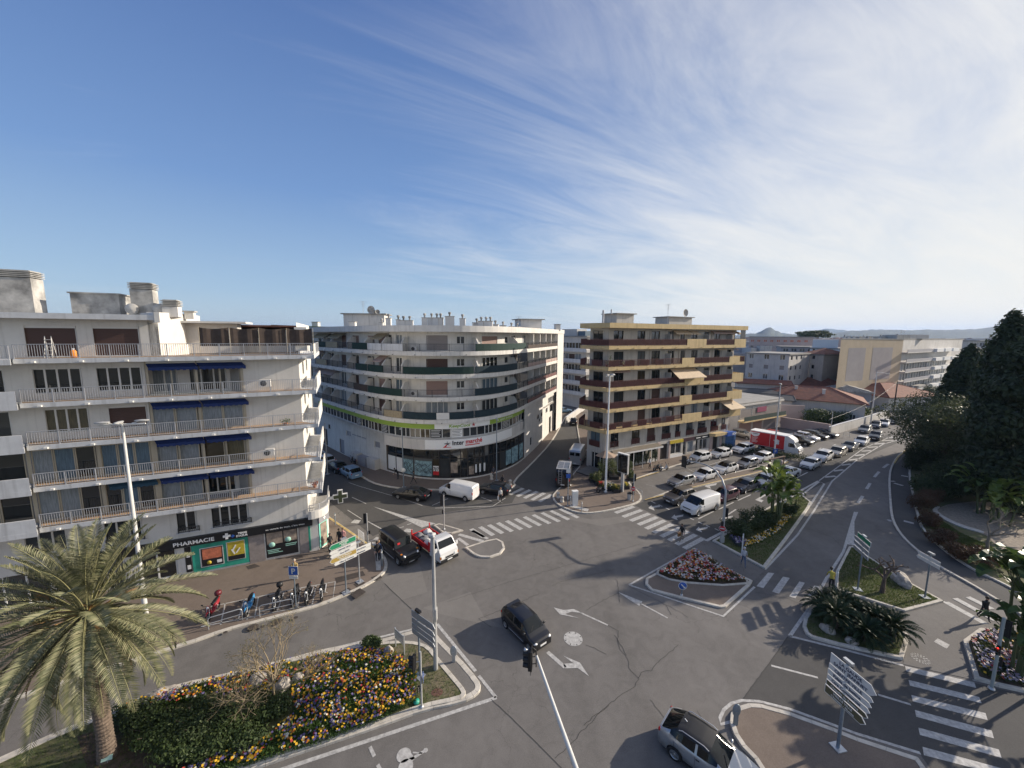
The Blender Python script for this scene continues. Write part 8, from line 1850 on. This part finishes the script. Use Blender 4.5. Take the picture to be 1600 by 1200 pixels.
person('person in a black coat on the supermarket pavement near the squat bollards',Gb(785,762),60,BK,BK,pose='walk')
person('person in a dark coat by the supermarket doors, beside the white bollard',Gb(771,747),-100,(.08,.08,.1),(.05,.05,.06),pose='stand')
person('person in a striped dark jacket left of the supermarket doors',Gb(646,756),0,(.1,.1,.1),(.04,.04,.05),pose='stride')
person('person bending by the supermarket posters',Gb(622,749),170,BK,(.05,.05,.06),pose='bend')
person('person in a dark suit beside the off-road car',Gb(590,876),-60,BK,BK,pose='stand',h=1.82); person('person in blue standing behind the suited one',Gb(593,873),-100,(.03,.06,.14),(.03,.04,.08),hair=(.3,.2,.12),pose='stand')
GG='people gathered at the pharmacy corner'
person('person in black standing nearest the pharmacy wall',Gb(516,861),-40,BK,BK,group=GG); person('person in a black jacket standing by the pharmacy corner',Gb(531,853),-100,BK,(.05,.05,.07),group=GG); person('person in a pink top at the pharmacy corner',Gb(537,852),-90,(.55,.28,.27),(.08,.1,.16),hair=(.12,.07,.04),group=GG)
person('seated person in dark clothes behind the coloured sign stack',Gb(526,866),-70,(.06,.06,.07),BK,pose='sit',group=GG); person('person in grey leaning forward behind the coloured sign stack',Gb(518,872),-30,(.12,.12,.13),BK,pose='bend',group=GG)
o=thing('stool','small dark stool under the seated person','stool',Gb(526,866)); mb=MB(); mb.lathe([(.18,.32),(.2,.35),(.18,.38),(0,.38)],(0,0,0),12); mb.build('seat',M_black,o)
for k in range(3): mb=MB(); a=2.1*k; mb.tube([(.14*math.cos(a),.14*math.sin(a),.33),(.18*math.cos(a),.18*math.sin(a),0)],.015,5); mb.build('leg',M_black,o)
person('person in a pale hooded top with a dark pack by the big-leaf plant island',Gb(1161,884,.05),-110,(.45,.46,.5),(.10,.13,.2),hair=(.5,.5,.52),pose='walk')
person('person in a yellow and black jacket bending at the right grass triangle',(*G(1298,921).xy,.03),60,(.42,.36,.06),BK,pose='bend')
person('person in black walking on the far right crossing',(*G(1536,968).xy,.03),-100,BK,BK,pose='walk')
person('tiny distant person in blue beside the parked cars by the grey wall',(*G(1395,663).xy+Vector((1.8,-1.2)),0),0,(.03,.07,.3),BK)
person('person sitting at the brasserie window in white',(*FC.at(cS(1004,2),WC_+2.2,.12).xy,.12),-60,(.5,.5,.5),BK)
# ================= PLANTING =================
def inpoly(x,y,P):
    c=False; n=len(P); j=n-1
    for i in range(n):
        xi,yi,xj,yj=P[i][0],P[i][1],P[j][0],P[j][1]
        if (yi>y)!=(yj>y) and x<(xj-xi)*(y-yi)/(yj-yi)+xi: c=not c
        j=i
    return c
def scatter(P,n,rs):
    x0,x1=min(p[0] for p in P),max(p[0] for p in P); y0,y1=min(p[1] for p in P),max(p[1] for p in P); out=[]
    x0=max(x0,-27)
    while len(out)<n:
        x,y=rs.uniform(x0,x1),rs.uniform(y0,y1)
        if inpoly(x,y,P): out.append((x,y))
    return out
FLW=[mat('petal_yellow',(.55,.32,.01),.7),mat('petal_white',(.55,.53,.42),.7),mat('petal_violet',(.09,.07,.18),.7),mat('petal_orange',(.45,.14,.01),.7),mat('petal_red',(.36,.03,.03),.7),mat('petal_pink',(.40,.22,.25),.7),mat('petal_lilac',(.36,.32,.38),.7)]
def leafq(V,F,p,d,l,wd,rs):
    b=d.cross(Vector((rs.uniform(-1,1),rs.uniform(-1,1),rs.uniform(-1,1))))
    if b.length<1e-3: return
    b=b.normalized()*wd; i=len(V); V+=[tuple(p),tuple(p+d*l*.5+b),tuple(p+d*l),tuple(p+d*l*.5-b)]; F.append((i,i+1,i+2,i+3))
def bed(label,polys,z,nl,nf,weights,lm,seed,h=.22,patch=1.3,fr=.055,hill=0):
    rs=random.Random(seed); V=[];F=[]; fm=MB()
    tot=sum(abs(w) for _,w in polys)
    for P,wgt in polys:
        for (x,y) in scatter(P,int(nl*wgt/tot),rs):
            zz_=z+hill*(.5+noise.noise(Vector((x*.7,y*.7,3)))*.8)
            hh=h*rs.uniform(.4,1.1); leafq(V,F,Vector((x,y,zz_+hh*rs.random()*.8)),Vector((rs.uniform(-1,1),rs.uniform(-1,1),rs.uniform(.2,1.2))).normalized(),rs.uniform(.09,.17),.022,rs)
        for (x,y) in scatter(P,int(nf*wgt/tot),rs):
            if noise.noise(Vector((x*1.1,y*1.1,seed+9)))<-.12 and rs.random()<.8: continue
            zz_=z+hill*(.5+noise.noise(Vector((x*.7,y*.7,3)))*.8)
            nn=noise.noise(Vector((x*patch,y*patch,seed)))+rs.uniform(-.33,.33)
            k=min(len(weights)-1,max(0,int((nn+.62)/1.24*len(weights)))) if rs.random()<.55 else rs.randrange(len(weights))
            m_=weights[k]; c=Vector((x,y,zz_+h*rs.uniform(.75,1.25))); nr=Vector((rs.uniform(-.6,.6),rs.uniform(-.9,.3),1)).normalized(); a=nr.orthogonal().normalized(); b=nr.cross(a); r_=fr*rs.uniform(.7,1.35)
            vs=[c+(a*math.cos(t)+b*math.sin(t))*r_*(1 if j%2 else .72) for j,t in enumerate([6.283*j/8 for j in range(8)])]
            fm.add(vs,[tuple(range(8))],m_)
    mb=MB(); mb.v=V; mb.f=F; mb.m=[0]*len(F); mb.sm=[False]*len(F)
    o=thing('flower_bed',label,'flower bed',(0,0,0)); o['kind']='stuff'; f1=mb.build('foliage',lm,o); f2=fm.build('flowers',FLW,o)
    return o
L_bed=leafmat('leaf_bed',(.035,.075,.015),(.09,.15,.035),.55,.35)
wp=lambda l,z=.16: [tuple(G(x,y,z).xy) for x,y in l]
main=wp([(468,1040),(505,1026),(575,1018),(610,1024),(640,1040),(652,1060),(648,1085),(650,1100),(600,1127),(525,1155),(458,1178),(400,1196),(345,1212),(330,1195),(420,1160),(460,1120),(455,1070)])
strip=wp([(185,1118),(220,1098),(288,1077),(342,1066),(387,1055),(455,1037),(462,1062),(440,1080),(360,1092),(290,1100),(230,1115),(190,1135)])
front=wp([(330,1195),(345,1215),(270,1235),(240,1225)])
bed('dense bed of yellow, violet, white and orange pansies on the big left island',[(main,1),(strip,.34),(front,.06)],.17,44000,4200,[0,0,0,2,2,1,3,2,0,0,4,2],L_bed,11,.32,hill=.14,fr=.06)
bed('cyclamen bed of white, lilac and red flowers on the central triangle',[([(p.x,p.y) for p in offset(I2f,.06)],1)],.19,11000,1300,[6,3,1,5,4,1,3,6],leafmat('leaf_bed3',(.075,.07,.03),(.16,.13,.06),.6,.3),12,.24,.9,.085,.1)
bed('bed of lilac and red flowers at the right edge',[([(p[0],p[1]) for p in offset(F7,.1)],1)],.17,12000,1600,[6,6,6,5,4,6,0,6],leafmat('leaf_bed2',(.05,.07,.025),(.10,.12,.05),.55,.3),13,.25,.7,.07,.1)
bed('narrow row of yellow and white flowers on the grass beside the big-leaf plant',[(wp([(1163,857),(1190,848),(1213,835),(1232,815),(1246,797),(1238,795),(1222,812),(1203,829),(1180,840),(1162,848)]),1)],.15,2200,800,[0,1,0,0,1],L_bed,14,.25,1,.07)
bed('bluish plants at the signal mast end of the big-leaf plant island',[(wp([(1139,842),(1165,848),(1163,857),(1150,853)]),1)],.15,900,160,[2,6,2],leafmat('leaf_bluish',(.05,.07,.07),(.10,.12,.14),.5,.2),15,.4,1,.07)
# grass tufts over the lawns
def grass(label,polys,n,z,seed,h=.09):
    rs=random.Random(seed); V=[];F=[]
    for P,wgt in polys:
        for x,y in scatter(P,int(n*wgt),rs):
            for _ in range(2):
                a=rs.uniform(0,6.28); d=Vector((math.cos(a)*.5,math.sin(a)*.5,1)).normalized()*h*rs.uniform(.5,1.5); b=Vector((-math.sin(a),math.cos(a),0))*.012; p=Vector((x+rs.uniform(-.03,.03),y+rs.uniform(-.03,.03),z)); i=len(V); V+=[tuple(p-b),tuple(p+b),tuple(p+d)]; F.append((i,i+1,i+2))
    mb=MB(); mb.v=V; mb.f=F; mb.m=[0]*len(F); mb.sm=[False]*len(F); o=mb.build('grass',leafmat('grass_blade',(.055,.095,.02),(.14,.17,.05),.6,.4)); props(o,label,'grass',None,'stuff')
grass('short grass on the big left island',[([tuple(p.xy) for p in [Vector(q) for q in I1g]],1)],9000,.16,51)
grass('short grass on the big-leaf plant island',[([tuple(Vector(q).xy) for q in I3g],1)],11000,.14,52); grass('patchy lit grass on the right triangle',[([tuple(Vector(q).xy) for q in I4g],1)],9000,.14,53); grass('grass round the cycads',[([tuple(Vector(q).xy) for q in I5g],1)],4000,.14,54)
grass('park lawn at the right',[(wp([(1440,815),(1470,838),(1500,858),(1560,885),(1600,905),(1600,885),(1560,860),(1500,832),(1460,806)],.12),1)],12000,.12,55,.12)
# ---- pinnate fronds ----
def frond(V,F,base,az,el,L,droop,nl,ll,lw,rs,V2=None,vee=.5,twist=0,start=.18,fwd=.8):
    pts=[Vector(base)]; a=el; k=12
    for i in range(k):
        a2=a-droop*(i/k)**1.2*1.6/k*1.5 if False else a
        pts.append(pts[-1]+Vector((math.cos(az)*math.cos(a),math.sin(az)*math.cos(a),math.sin(a)))*(L/k)); a-=droop/k*(.5+1.0*i/k)
    side=Vector((-math.sin(az),math.cos(az),0))
    for j in range(nl):
        t=start+(1-start)*j/(nl-1); x=t*k; i=min(int(x),k-1); p=pts[i].lerp(pts[i+1],x-i); tg=(pts[i+1]-pts[i]).normalized(); up=side.cross(tg)*-1
        if up.z<0 and abs(tg.z)<.9: up=-up
        l=ll*(math.sin(math.pi*min(1,(t-start)/(1-start)*.86+.12)))**.7*rs.uniform(.85,1.1)
        for s in (-1,1):
            d=(side*s*1.0+tg*fwd+up*(vee+rs.uniform(-.15,.15))).normalized(); e=p+d*l-Vector((0,0,l*l*.22)); b=(tg-up*.4).normalized()*lw; m_=p+d*l*.5
            i0=len(V); V+=[tuple(p),tuple(m_+b),tuple(e),tuple(m_-b)]; F.append((i0,i0+1,i0+2,i0+3))
    return pts
def palmlike(label,base,h,nfr,L,nl,ll,lw,elr,droopr,seed,lm,name,cat,trunkr=.3,stalk=None,group=None,fruit=False,dead=0,vee=.5,trunkm=None):
    rs=random.Random(seed); o=thing(name,label,cat,base,rs.uniform(0,.1),group)
    if h>.3:
        mb=MB(); n=int(h/.09); P=[];Rr=[]
        for i in range(n+1): z=h*i/n; P.append((.03*math.sin(z),0,z-.1)); Rr.append(trunkr*(1.25-.25*min(1,z/1.2))*(1.07 if i%2 else .93)*(1.0 if z<h*.85 else 1+.5*(z/h-.85)/.15))
        mb.tube(P,Rr,16,smooth=False); mb.build('trunk',trunkm or M_bark,o)
    V=[];F=[]; st=MB(); top=Vector((0,0,h-.1)); ga=2.39996
    for i in range(nfr):
        u=(i+.5)/nfr; el=lin(elr[0],elr[1],u**.9)+rs.uniform(-.1,.1); az=i*ga+rs.uniform(-.15,.15); dr=lin(droopr[0],droopr[1],u)+rs.uniform(-.15,.15); LL=L*rs.uniform(.86,1.06)*(lin(.8,1.0,min(1,u*2.2)))
        b0=top+Vector((math.cos(az)*trunkr*.6,math.sin(az)*trunkr*.6,.35*(1-u)))
        pts=frond(V,F,b0,az,el,LL,dr,nl,ll,lw,rs,vee=vee); st.tube(pts,[.035*L/5*(1-.9*k/12)+.004 for k in range(13)],4,cap=False)
    mb=MB(); mb.v=V; mb.f=F; mb.m=[0]*len(F); mb.sm=[False]*len(F); mb.build('fronds',lm,o)
    st.build('leaf_stalks',stalk or lm,o)
    if dead:
        V=[];F=[]
        for i in range(dead): az=rs.uniform(0,6.28); frond(V,F,top+Vector((math.cos(az)*.3,math.sin(az)*.3,-.2)),az,-.6,L*.62,1.0,26,ll*.4,lw,rs)
        mb=MB(); mb.v=V; mb.f=F; mb.m=[0]*len(F); mb.sm=[False]*len(F); mb.build('dead_fronds',mat('dead_frond',(.13,.08,.045),.9),o)
    if fruit:
        mb=MB()
        for i in range(13):
            az=rs.uniform(0,6.28); a=rs.uniform(.1,.9); d=Vector((math.cos(az)*math.cos(a),math.sin(az)*math.cos(a),math.sin(a))); e=top+d*rs.uniform(1.0,1.9); mb.tube([top,top+d*.7,e],[.045,.035,.02],5)
            for q in range(26): dd=(d+Vector((rs.uniform(-1,1),rs.uniform(-1,1),rs.uniform(-1.2,.2)))*.55).normalized(); mb.tube([e-d*.25*rs.random(),e+dd*rs.uniform(.3,.55)],[.008,.005],3,cap=False)
        mb.build('fruit_stalks',mat('fruit_orange',(.42,.24,.09),.7,var=.4,vs=5),o)
    return o
L_palm=leafmat('leaf_palm',(.09,.105,.05),(.26,.25,.145),.5,.16)
pb=G(168,1183,.16); hp=HZ(136,958,pb.y).z-.16
palmlike('big feathery date palm in the lower left foreground',tuple(pb),hp,104,4.75,52,.60,.034,(1.5,-1.1),(.5,1.0),5,L_palm,'palm_tree','palm',.29,mat('palm_stalk',(.24,.23,.11),.6),None,True,14,.42,mat('palm_trunk',(.16,.12,.09),.95,var=.4,vs=8,bump=.7,bs=14))
L_cyc=leafmat('leaf_cycad',(.012,.028,.010),(.03,.055,.018),.5,.1)
for k,(x,y,lab) in enumerate([(1287,956,'cycad at the left end of the dark cycad clump'),(1312,958,'cycad second from the left in the dark clump, upper row'),(1304,980,'cycad low at the front left of the dark clump, behind the pale rock'),(1338,972,'large cycad in the middle of the dark clump'),(1366,985,'cycad right of the middle one in the dark clump'),(1393,1000,'cycad at the right end of the dark cycad clump'),(1352,1000,'cycad at the front centre of the dark clump')]):
    palmlike(lab,Gb(x,y,.14),.4+.2*(k%3),70,1.4,30,.26,.018,(1.35,.1),(.7,1.4),60+k,L_cyc,'cycad','cycad',.16,None,'cycads on the rounded island')
# ---- big paddle leaves (bird of paradise / banana like) ----
L_str=leafmat('leaf_paddle',(.07,.12,.022),(.20,.25,.06),.35,.35); L_strd=leafmat('leaf_paddle_dark',(.03,.06,.02),(.10,.15,.04),.4,.3)
def paddle(label,base,stems,h,leafL,seed,lm,spread=.8,nper=9,flowers=True,name='strelitzia',cat='plant'):
    rs=random.Random(seed); o=thing(name,label,cat,base); st=MB(); V=[];F=[]; fl_=MB()
    for s_ in range(stems):
        a0=rs.uniform(0,6.28); r0=spread*rs.uniform(0,1) if s_ else 0; b=Vector((math.cos(a0)*r0,math.sin(a0)*r0,0)); hh=h*rs.uniform(.35,.72); t=b+Vector((math.cos(a0)*.25*r0,math.sin(a0)*.25*r0,hh)); st.tube([b,t],[.1,.07],8)
        fan=rs.uniform(0,3.14)
        for j in range(nper):
            u=(j+.5)/nper*2-1; az=fan if u>0 else fan+math.pi; az+=rs.uniform(-.5,.5); el=1.45-abs(u)*1.05+rs.uniform(-.1,.1); pl=leafL*rs.uniform(.7,1.0)
            d=Vector((math.cos(az)*math.cos(el),math.sin(az)*math.cos(el),math.sin(el))); p1=t+d*pl; st.tube([t,t+d*pl*.5,p1],[.03,.025,.018],5,cap=False)
            sd=Vector((-math.sin(az),math.cos(az),0)); el2=el; p=p1; K=8; W=leafL*.27*rs.uniform(.8,1.1); LB_=leafL*1.15*rs.uniform(.8,1.1); row=[]
            for k in range(K+1):
                tt=k/K; w_=W*math.sin(math.pi*(tt**.8*.92+.06))**.8; dd=Vector((math.cos(az)*math.cos(el2),math.sin(az)*math.cos(el2),math.sin(el2))); upv=sd.cross(dd); 
                if upv.z<0: upv=-upv
                row.append((p+sd*w_+upv*w_*.35,p,p-sd*w_+upv*w_*.35)); p=p+dd*(LB_/K); el2-=.12+.05*k*rs.uniform(.6,1.2)
            for k in range(K):
                g0=.0 if rs.random()<.6 else .3   # torn edges
                for q in (0,1):
                    a,bb,c,d_=row[k][q],row[k][q+1],row[k+1][q+1],row[k+1][q]
                    if g0: 
                        if q==0: d_=d_.lerp(a,g0)
                        else: c=c.lerp(bb,g0)
                    i0=len(V); V+=[tuple(a),tuple(bb),tuple(c),tuple(d_)]; F.append((i0,i0+1,i0+2,i0+3))
        if flowers and rs.random()<.7: p=t+Vector((rs.uniform(-.4,.4),rs.uniform(-.5,-.1),.3)); fl_.tube([p,p+Vector((.2,-.1,.35))],[.08,.0],5)
    st.build('stems',mat('stem_green',(.08,.10,.04),.6),o); mb=MB(); mb.v=V; mb.f=F; mb.m=[0]*len(F); mb.sm=[True]*len(F); mb.build('leaves',lm,o)
    if fl_.f: fl_.build('flowers',M_sgn,o)
    return o
paddle('tall big-leaf bird of paradise clump on the long planted island',Gb(1213,812,.14),7,5.4,1.5,3,L_str,1.5,8)
paddle('single small bird of paradise stem right of the tall clump',Gb(1243,795,.14),1,4.0,1.2,4,L_str,.3,5,False)
for k,(x,y,w_,h,lab) in enumerate([(1150,836,3.6,1.7,'low dark bush at the mast end of the big-leaf plant island'),(1175,826,3.8,2.0,'low dark bush left of the tall big-leaf clump'),(1197,822,3.2,2.2,'dark bush at the foot of the tall big-leaf clump'),(1232,806,2.2,1.8,'dark bush right of the foot of the big-leaf clump')]): shrub(lab,Gb(x,y,.14),w_,w_*.8,h,2600,.17,L_dark,70+k)
paddle('large banana-like clump cut by the right edge, behind the lilac flower bed',Gb(1602,1035),9,6.4,1.7,8,L_strd,2.0,9,False); paddle('second banana-like clump at the right edge, nearer the flower bed post',Gb(1588,1058),4,3.4,1.2,9,L_strd,.9,7,False)
paddle('bright big-leaf clump in the park beyond the kerb lane',Gb(1560,812),7,4.6,1.6,10,L_str,2.4,8,False); paddle('dim big-leaf clump in the park left of the bright one',Gb(1537,800),4,4.0,1.5,13,L_strd,1.4,8,False)
# ---- bare trees / dry shrub ----
def bare(label,base,h,r0,seed,depth=4,spread=.6,m=None,leaves=0,lm=None,name='bare_tree',cat='tree',knob=False,first=3,lean=(0,0)):
    rs=random.Random(seed); o=thing(name,label,cat,base); mb=MB(); V=[];F=[]; kn=MB()
    def grow(p,d,l,r_,k):
        q=p+d*l*.5+Vector((rs.uniform(-1,1),rs.uniform(-1,1),rs.uniform(-.3,1)))*l*.08; e=q+(d+Vector((rs.uniform(-1,1),rs.uniform(-1,1),.3))*.18).normalized()*l*.5
        mb.tube([p,q,e],[r_,r_*.85,r_*.65],5 if k<depth else 7,cap=(k==0))
        if k==0:
            if leaves:
                for _ in range(leaves): leafq(V,F,e+Vector((rs.uniform(-.1,.1),rs.uniform(-.1,.1),rs.uniform(-.1,.1))),Vector((rs.uniform(-1,1),rs.uniform(-1,1),rs.uniform(-1,1))).normalized(),rs.uniform(.05,.10),.015,rs)
            if knob: mb.lathe([(0,-.06),(.06,0),(0,.07)],tuple(e),6)
            return
        for _ in range(rs.choice((2,3)) if k<depth else first):
            dd=(d+Vector((rs.gauss(0,1),rs.gauss(0,1),rs.gauss(.1,.6)))*spread).normalized(); grow(e,dd,l*rs.uniform(.6,.85),r_*.62,k-1)
    grow(Vector((0,0,-.05)),Vector((lean[0],lean[1],1)).normalized(),h*.35,r0,depth)
    mb.build('branches',m or M_bark,o)
    if F: z=MB(); z.v=V; z.f=F; z.m=[0]*len(F); z.sm=[False]*len(F); z.build('leaves',lm or L_mix,o)
    if kn.f: kn.build('knobs',m or M_bark,o)
    return o
bare('pollarded bare tree with knobbly branches on the right grass triangle',Gb(1378,926,.14),3.4,.17,4,3,.75,knob=True,lean=(.3,.3))
M_twig=mat('dry_twig',(.24,.19,.12),.9)
bare('dry twiggy shrub arching over the kerb side of the flower island',Gb(430,1098,.16),4.0,.07,9,5,.6,M_twig,3,leafmat('leaf_dry',(.12,.12,.05),(.22,.20,.09),.6,.3),'dry_shrub','shrub',first=9)
bare('low tangled dry shrub in the middle of the flower island',Gb(395,1120,.16),2.6,.05,12,5,.9,M_twig,1,leafmat('leaf_dry',(.12,.12,.05),(.22,.20,.09),.6,.3),'dry_shrub','shrub',first=11,lean=(-.5,0))
bare('dry leaning shrub right of the tangled one on the flower island',Gb(470,1080,.16),2.2,.05,14,5,.7,M_twig,1,leafmat('leaf_dry',(.12,.12,.05),(.22,.20,.09),.6,.3),'dry_shrub','shrub',first=9,lean=(.4,.1))
bare('small park tree with pale forked trunk in front of the gravel path',Gb(1543,862),4.6,.14,21,4,.6,mat('pale_bark',(.28,.23,.17),.9),7,L_str,'small_tree')
for k,(x,y,w_,h,lab) in enumerate([(250,1150,4.2,1.1,'dark green bush next to the palm trunk'),(320,1140,4.2,1.3,'dark green bush in the middle of the flower island'),(370,1155,3.6,1.1,'dark green bush below the tangled dry shrub'),(300,1172,3.8,1.0,'dark green bush nearest the bottom edge of the flower island'),(215,1125,2.8,1.0,'dark bush between the palm and the flower strip'),(420,1118,2.8,1.0,'dark bush under the dry twigs'),(582,1012,1.6,.7,'small tufty bush by the boulder near the slatted board')]):
    shrub(lab,Gb(x,y,.16),w_,w_*.7,h,5200 if w_>3 else 2400,.13,[L_dark,L_shrub][k%3!=1],90+k)
# ---- rocks ----
def rock(label,p,s,seed):
    o=thing('boulder',label,'boulder',p,random.Random(seed).uniform(0,3)); bm_=bmesh.new(); bmesh.ops.create_icosphere(bm_,subdivisions=3,radius=1)
    for v in bm_.verts:
        n_=1+.22*noise.noise(v.co*1.4+Vector((seed,0,0)))+.1*noise.noise(v.co*3.5+Vector((0,seed,0))); v.co=Vector((v.co.x*s[0]*n_,v.co.y*s[1]*n_,max(-.1,v.co.z*s[2]*n_)))
    me=bpy.data.meshes.new('boulder'); bm_.to_mesh(me); bm_.free(); me.materials.append(M_rock); inst(me,'stone',o)
for k,(x,y,z,s,lab) in enumerate([(248,1092,.16,(1.0,.55,.45),'long pale boulder on the kerb edge of the flower island near the palm'),(403,1068,.16,(.55,.45,.6),'purplish boulder under the dry shrub'),(442,1075,.16,(.5,.4,.55),'pale boulder right of the purplish one'),(606,1022,.16,(.55,.35,.4),'pale boulder beside the slatted board'),(467,1063,.16,(.4,.35,.4),'small boulder beside the dry leaning shrub'),(1408,908,.14,(1.1,.55,.7),'large grey boulder at the edge of the right grass triangle'),(1293,985,.14,(.45,.35,.45),'pale rock in front of the cycads'),(1330,1003,.14,(.4,.3,.3),'small rock at the front of the cycads'),(187,1115,.16,(.5,.3,.25),'low rock by the kerb near the palm')]): rock(lab,Gb(x,y,z),s,k*3+1)
o=thing('plant_label','small pale green plate on the grass at the palm foot','label plate',Gb(168,1192,.16),.4); mb=MB(); mb.box((0,0,.25),(.4,.03,.2),0,rx=-.5); mb.build('plate',mat('plate_green',(.35,.5,.42),.5),o); mb=MB(); mb.tube([(0,0,0),(0,0,.22)],.015,5); mb.build('stake',M_steel,o)
o=thing('notice_board','white notice board among the dark park bushes','sign',Gb(1528,772)); mb=MB(); mb.box((0,0,1.6),(1.1,.05,1.0)); mb.build('board',M_sgn,o); mb=MB(); mb.tube([(-.4,0.05,0),(-.4,.05,2)],.03,5); mb.build('post',M_steel,o)
mb=MB()
for c in ((633,1039),(683,1082)):
    q=G(*c,.165); mb.prism([(q.x+.33*math.cos(t),q.y+.25*math.sin(t)) for t in [math.pi*k/6 for k in range(12)]],None,.172)
struct(mb,'valve_covers',mat('rusty_cover',(.16,.08,.06),.9,var=.3,vs=6))
mb=MB(); mb.prism(wp([(610,1012),(640,1004),(668,1012),(690,1035),(720,1078),(700,1098),(670,1104),(660,1070),(640,1035)]),None,.164); struct(mb,'worn_soil',mat('soil_dry',(.19,.15,.10),.95,col2=(.09,.10,.04),vs=2.5,bump=.4,bs=14))
mb=MB(); mb.prism(wp([(120,1150),(200,1128),(240,1150),(300,1200),(200,1230),(140,1215)]),None,.163); struct(mb,'mulch',mat('mulch_brown',(.10,.07,.045),.95,var=.4,vs=5,bump=.5,bs=18))
# ================= AIR =================
hz_=bpy.data.materials.new('haze'); hz_.use_nodes=True; T=hz_.node_tree; T.nodes.clear(); pvz=T.nodes.new('ShaderNodeVolumePrincipled'); pvz.inputs['Color'].default_value=(.42,.62,1,1); pvz.inputs['Density'].default_value=HAZE; pvz.inputs['Anisotropy'].default_value=.2
mo=T.nodes.new('ShaderNodeOutputMaterial'); T.links.new(pvz.outputs[0],mo.inputs['Volume'])
if HAZE>0:
    mb=MB(); mb.box((0,0,95),(14600,14600,194)); o=mb.build('haze',hz_); o['kind']='stuff'; o['label']='thin pale air haze over the whole town'
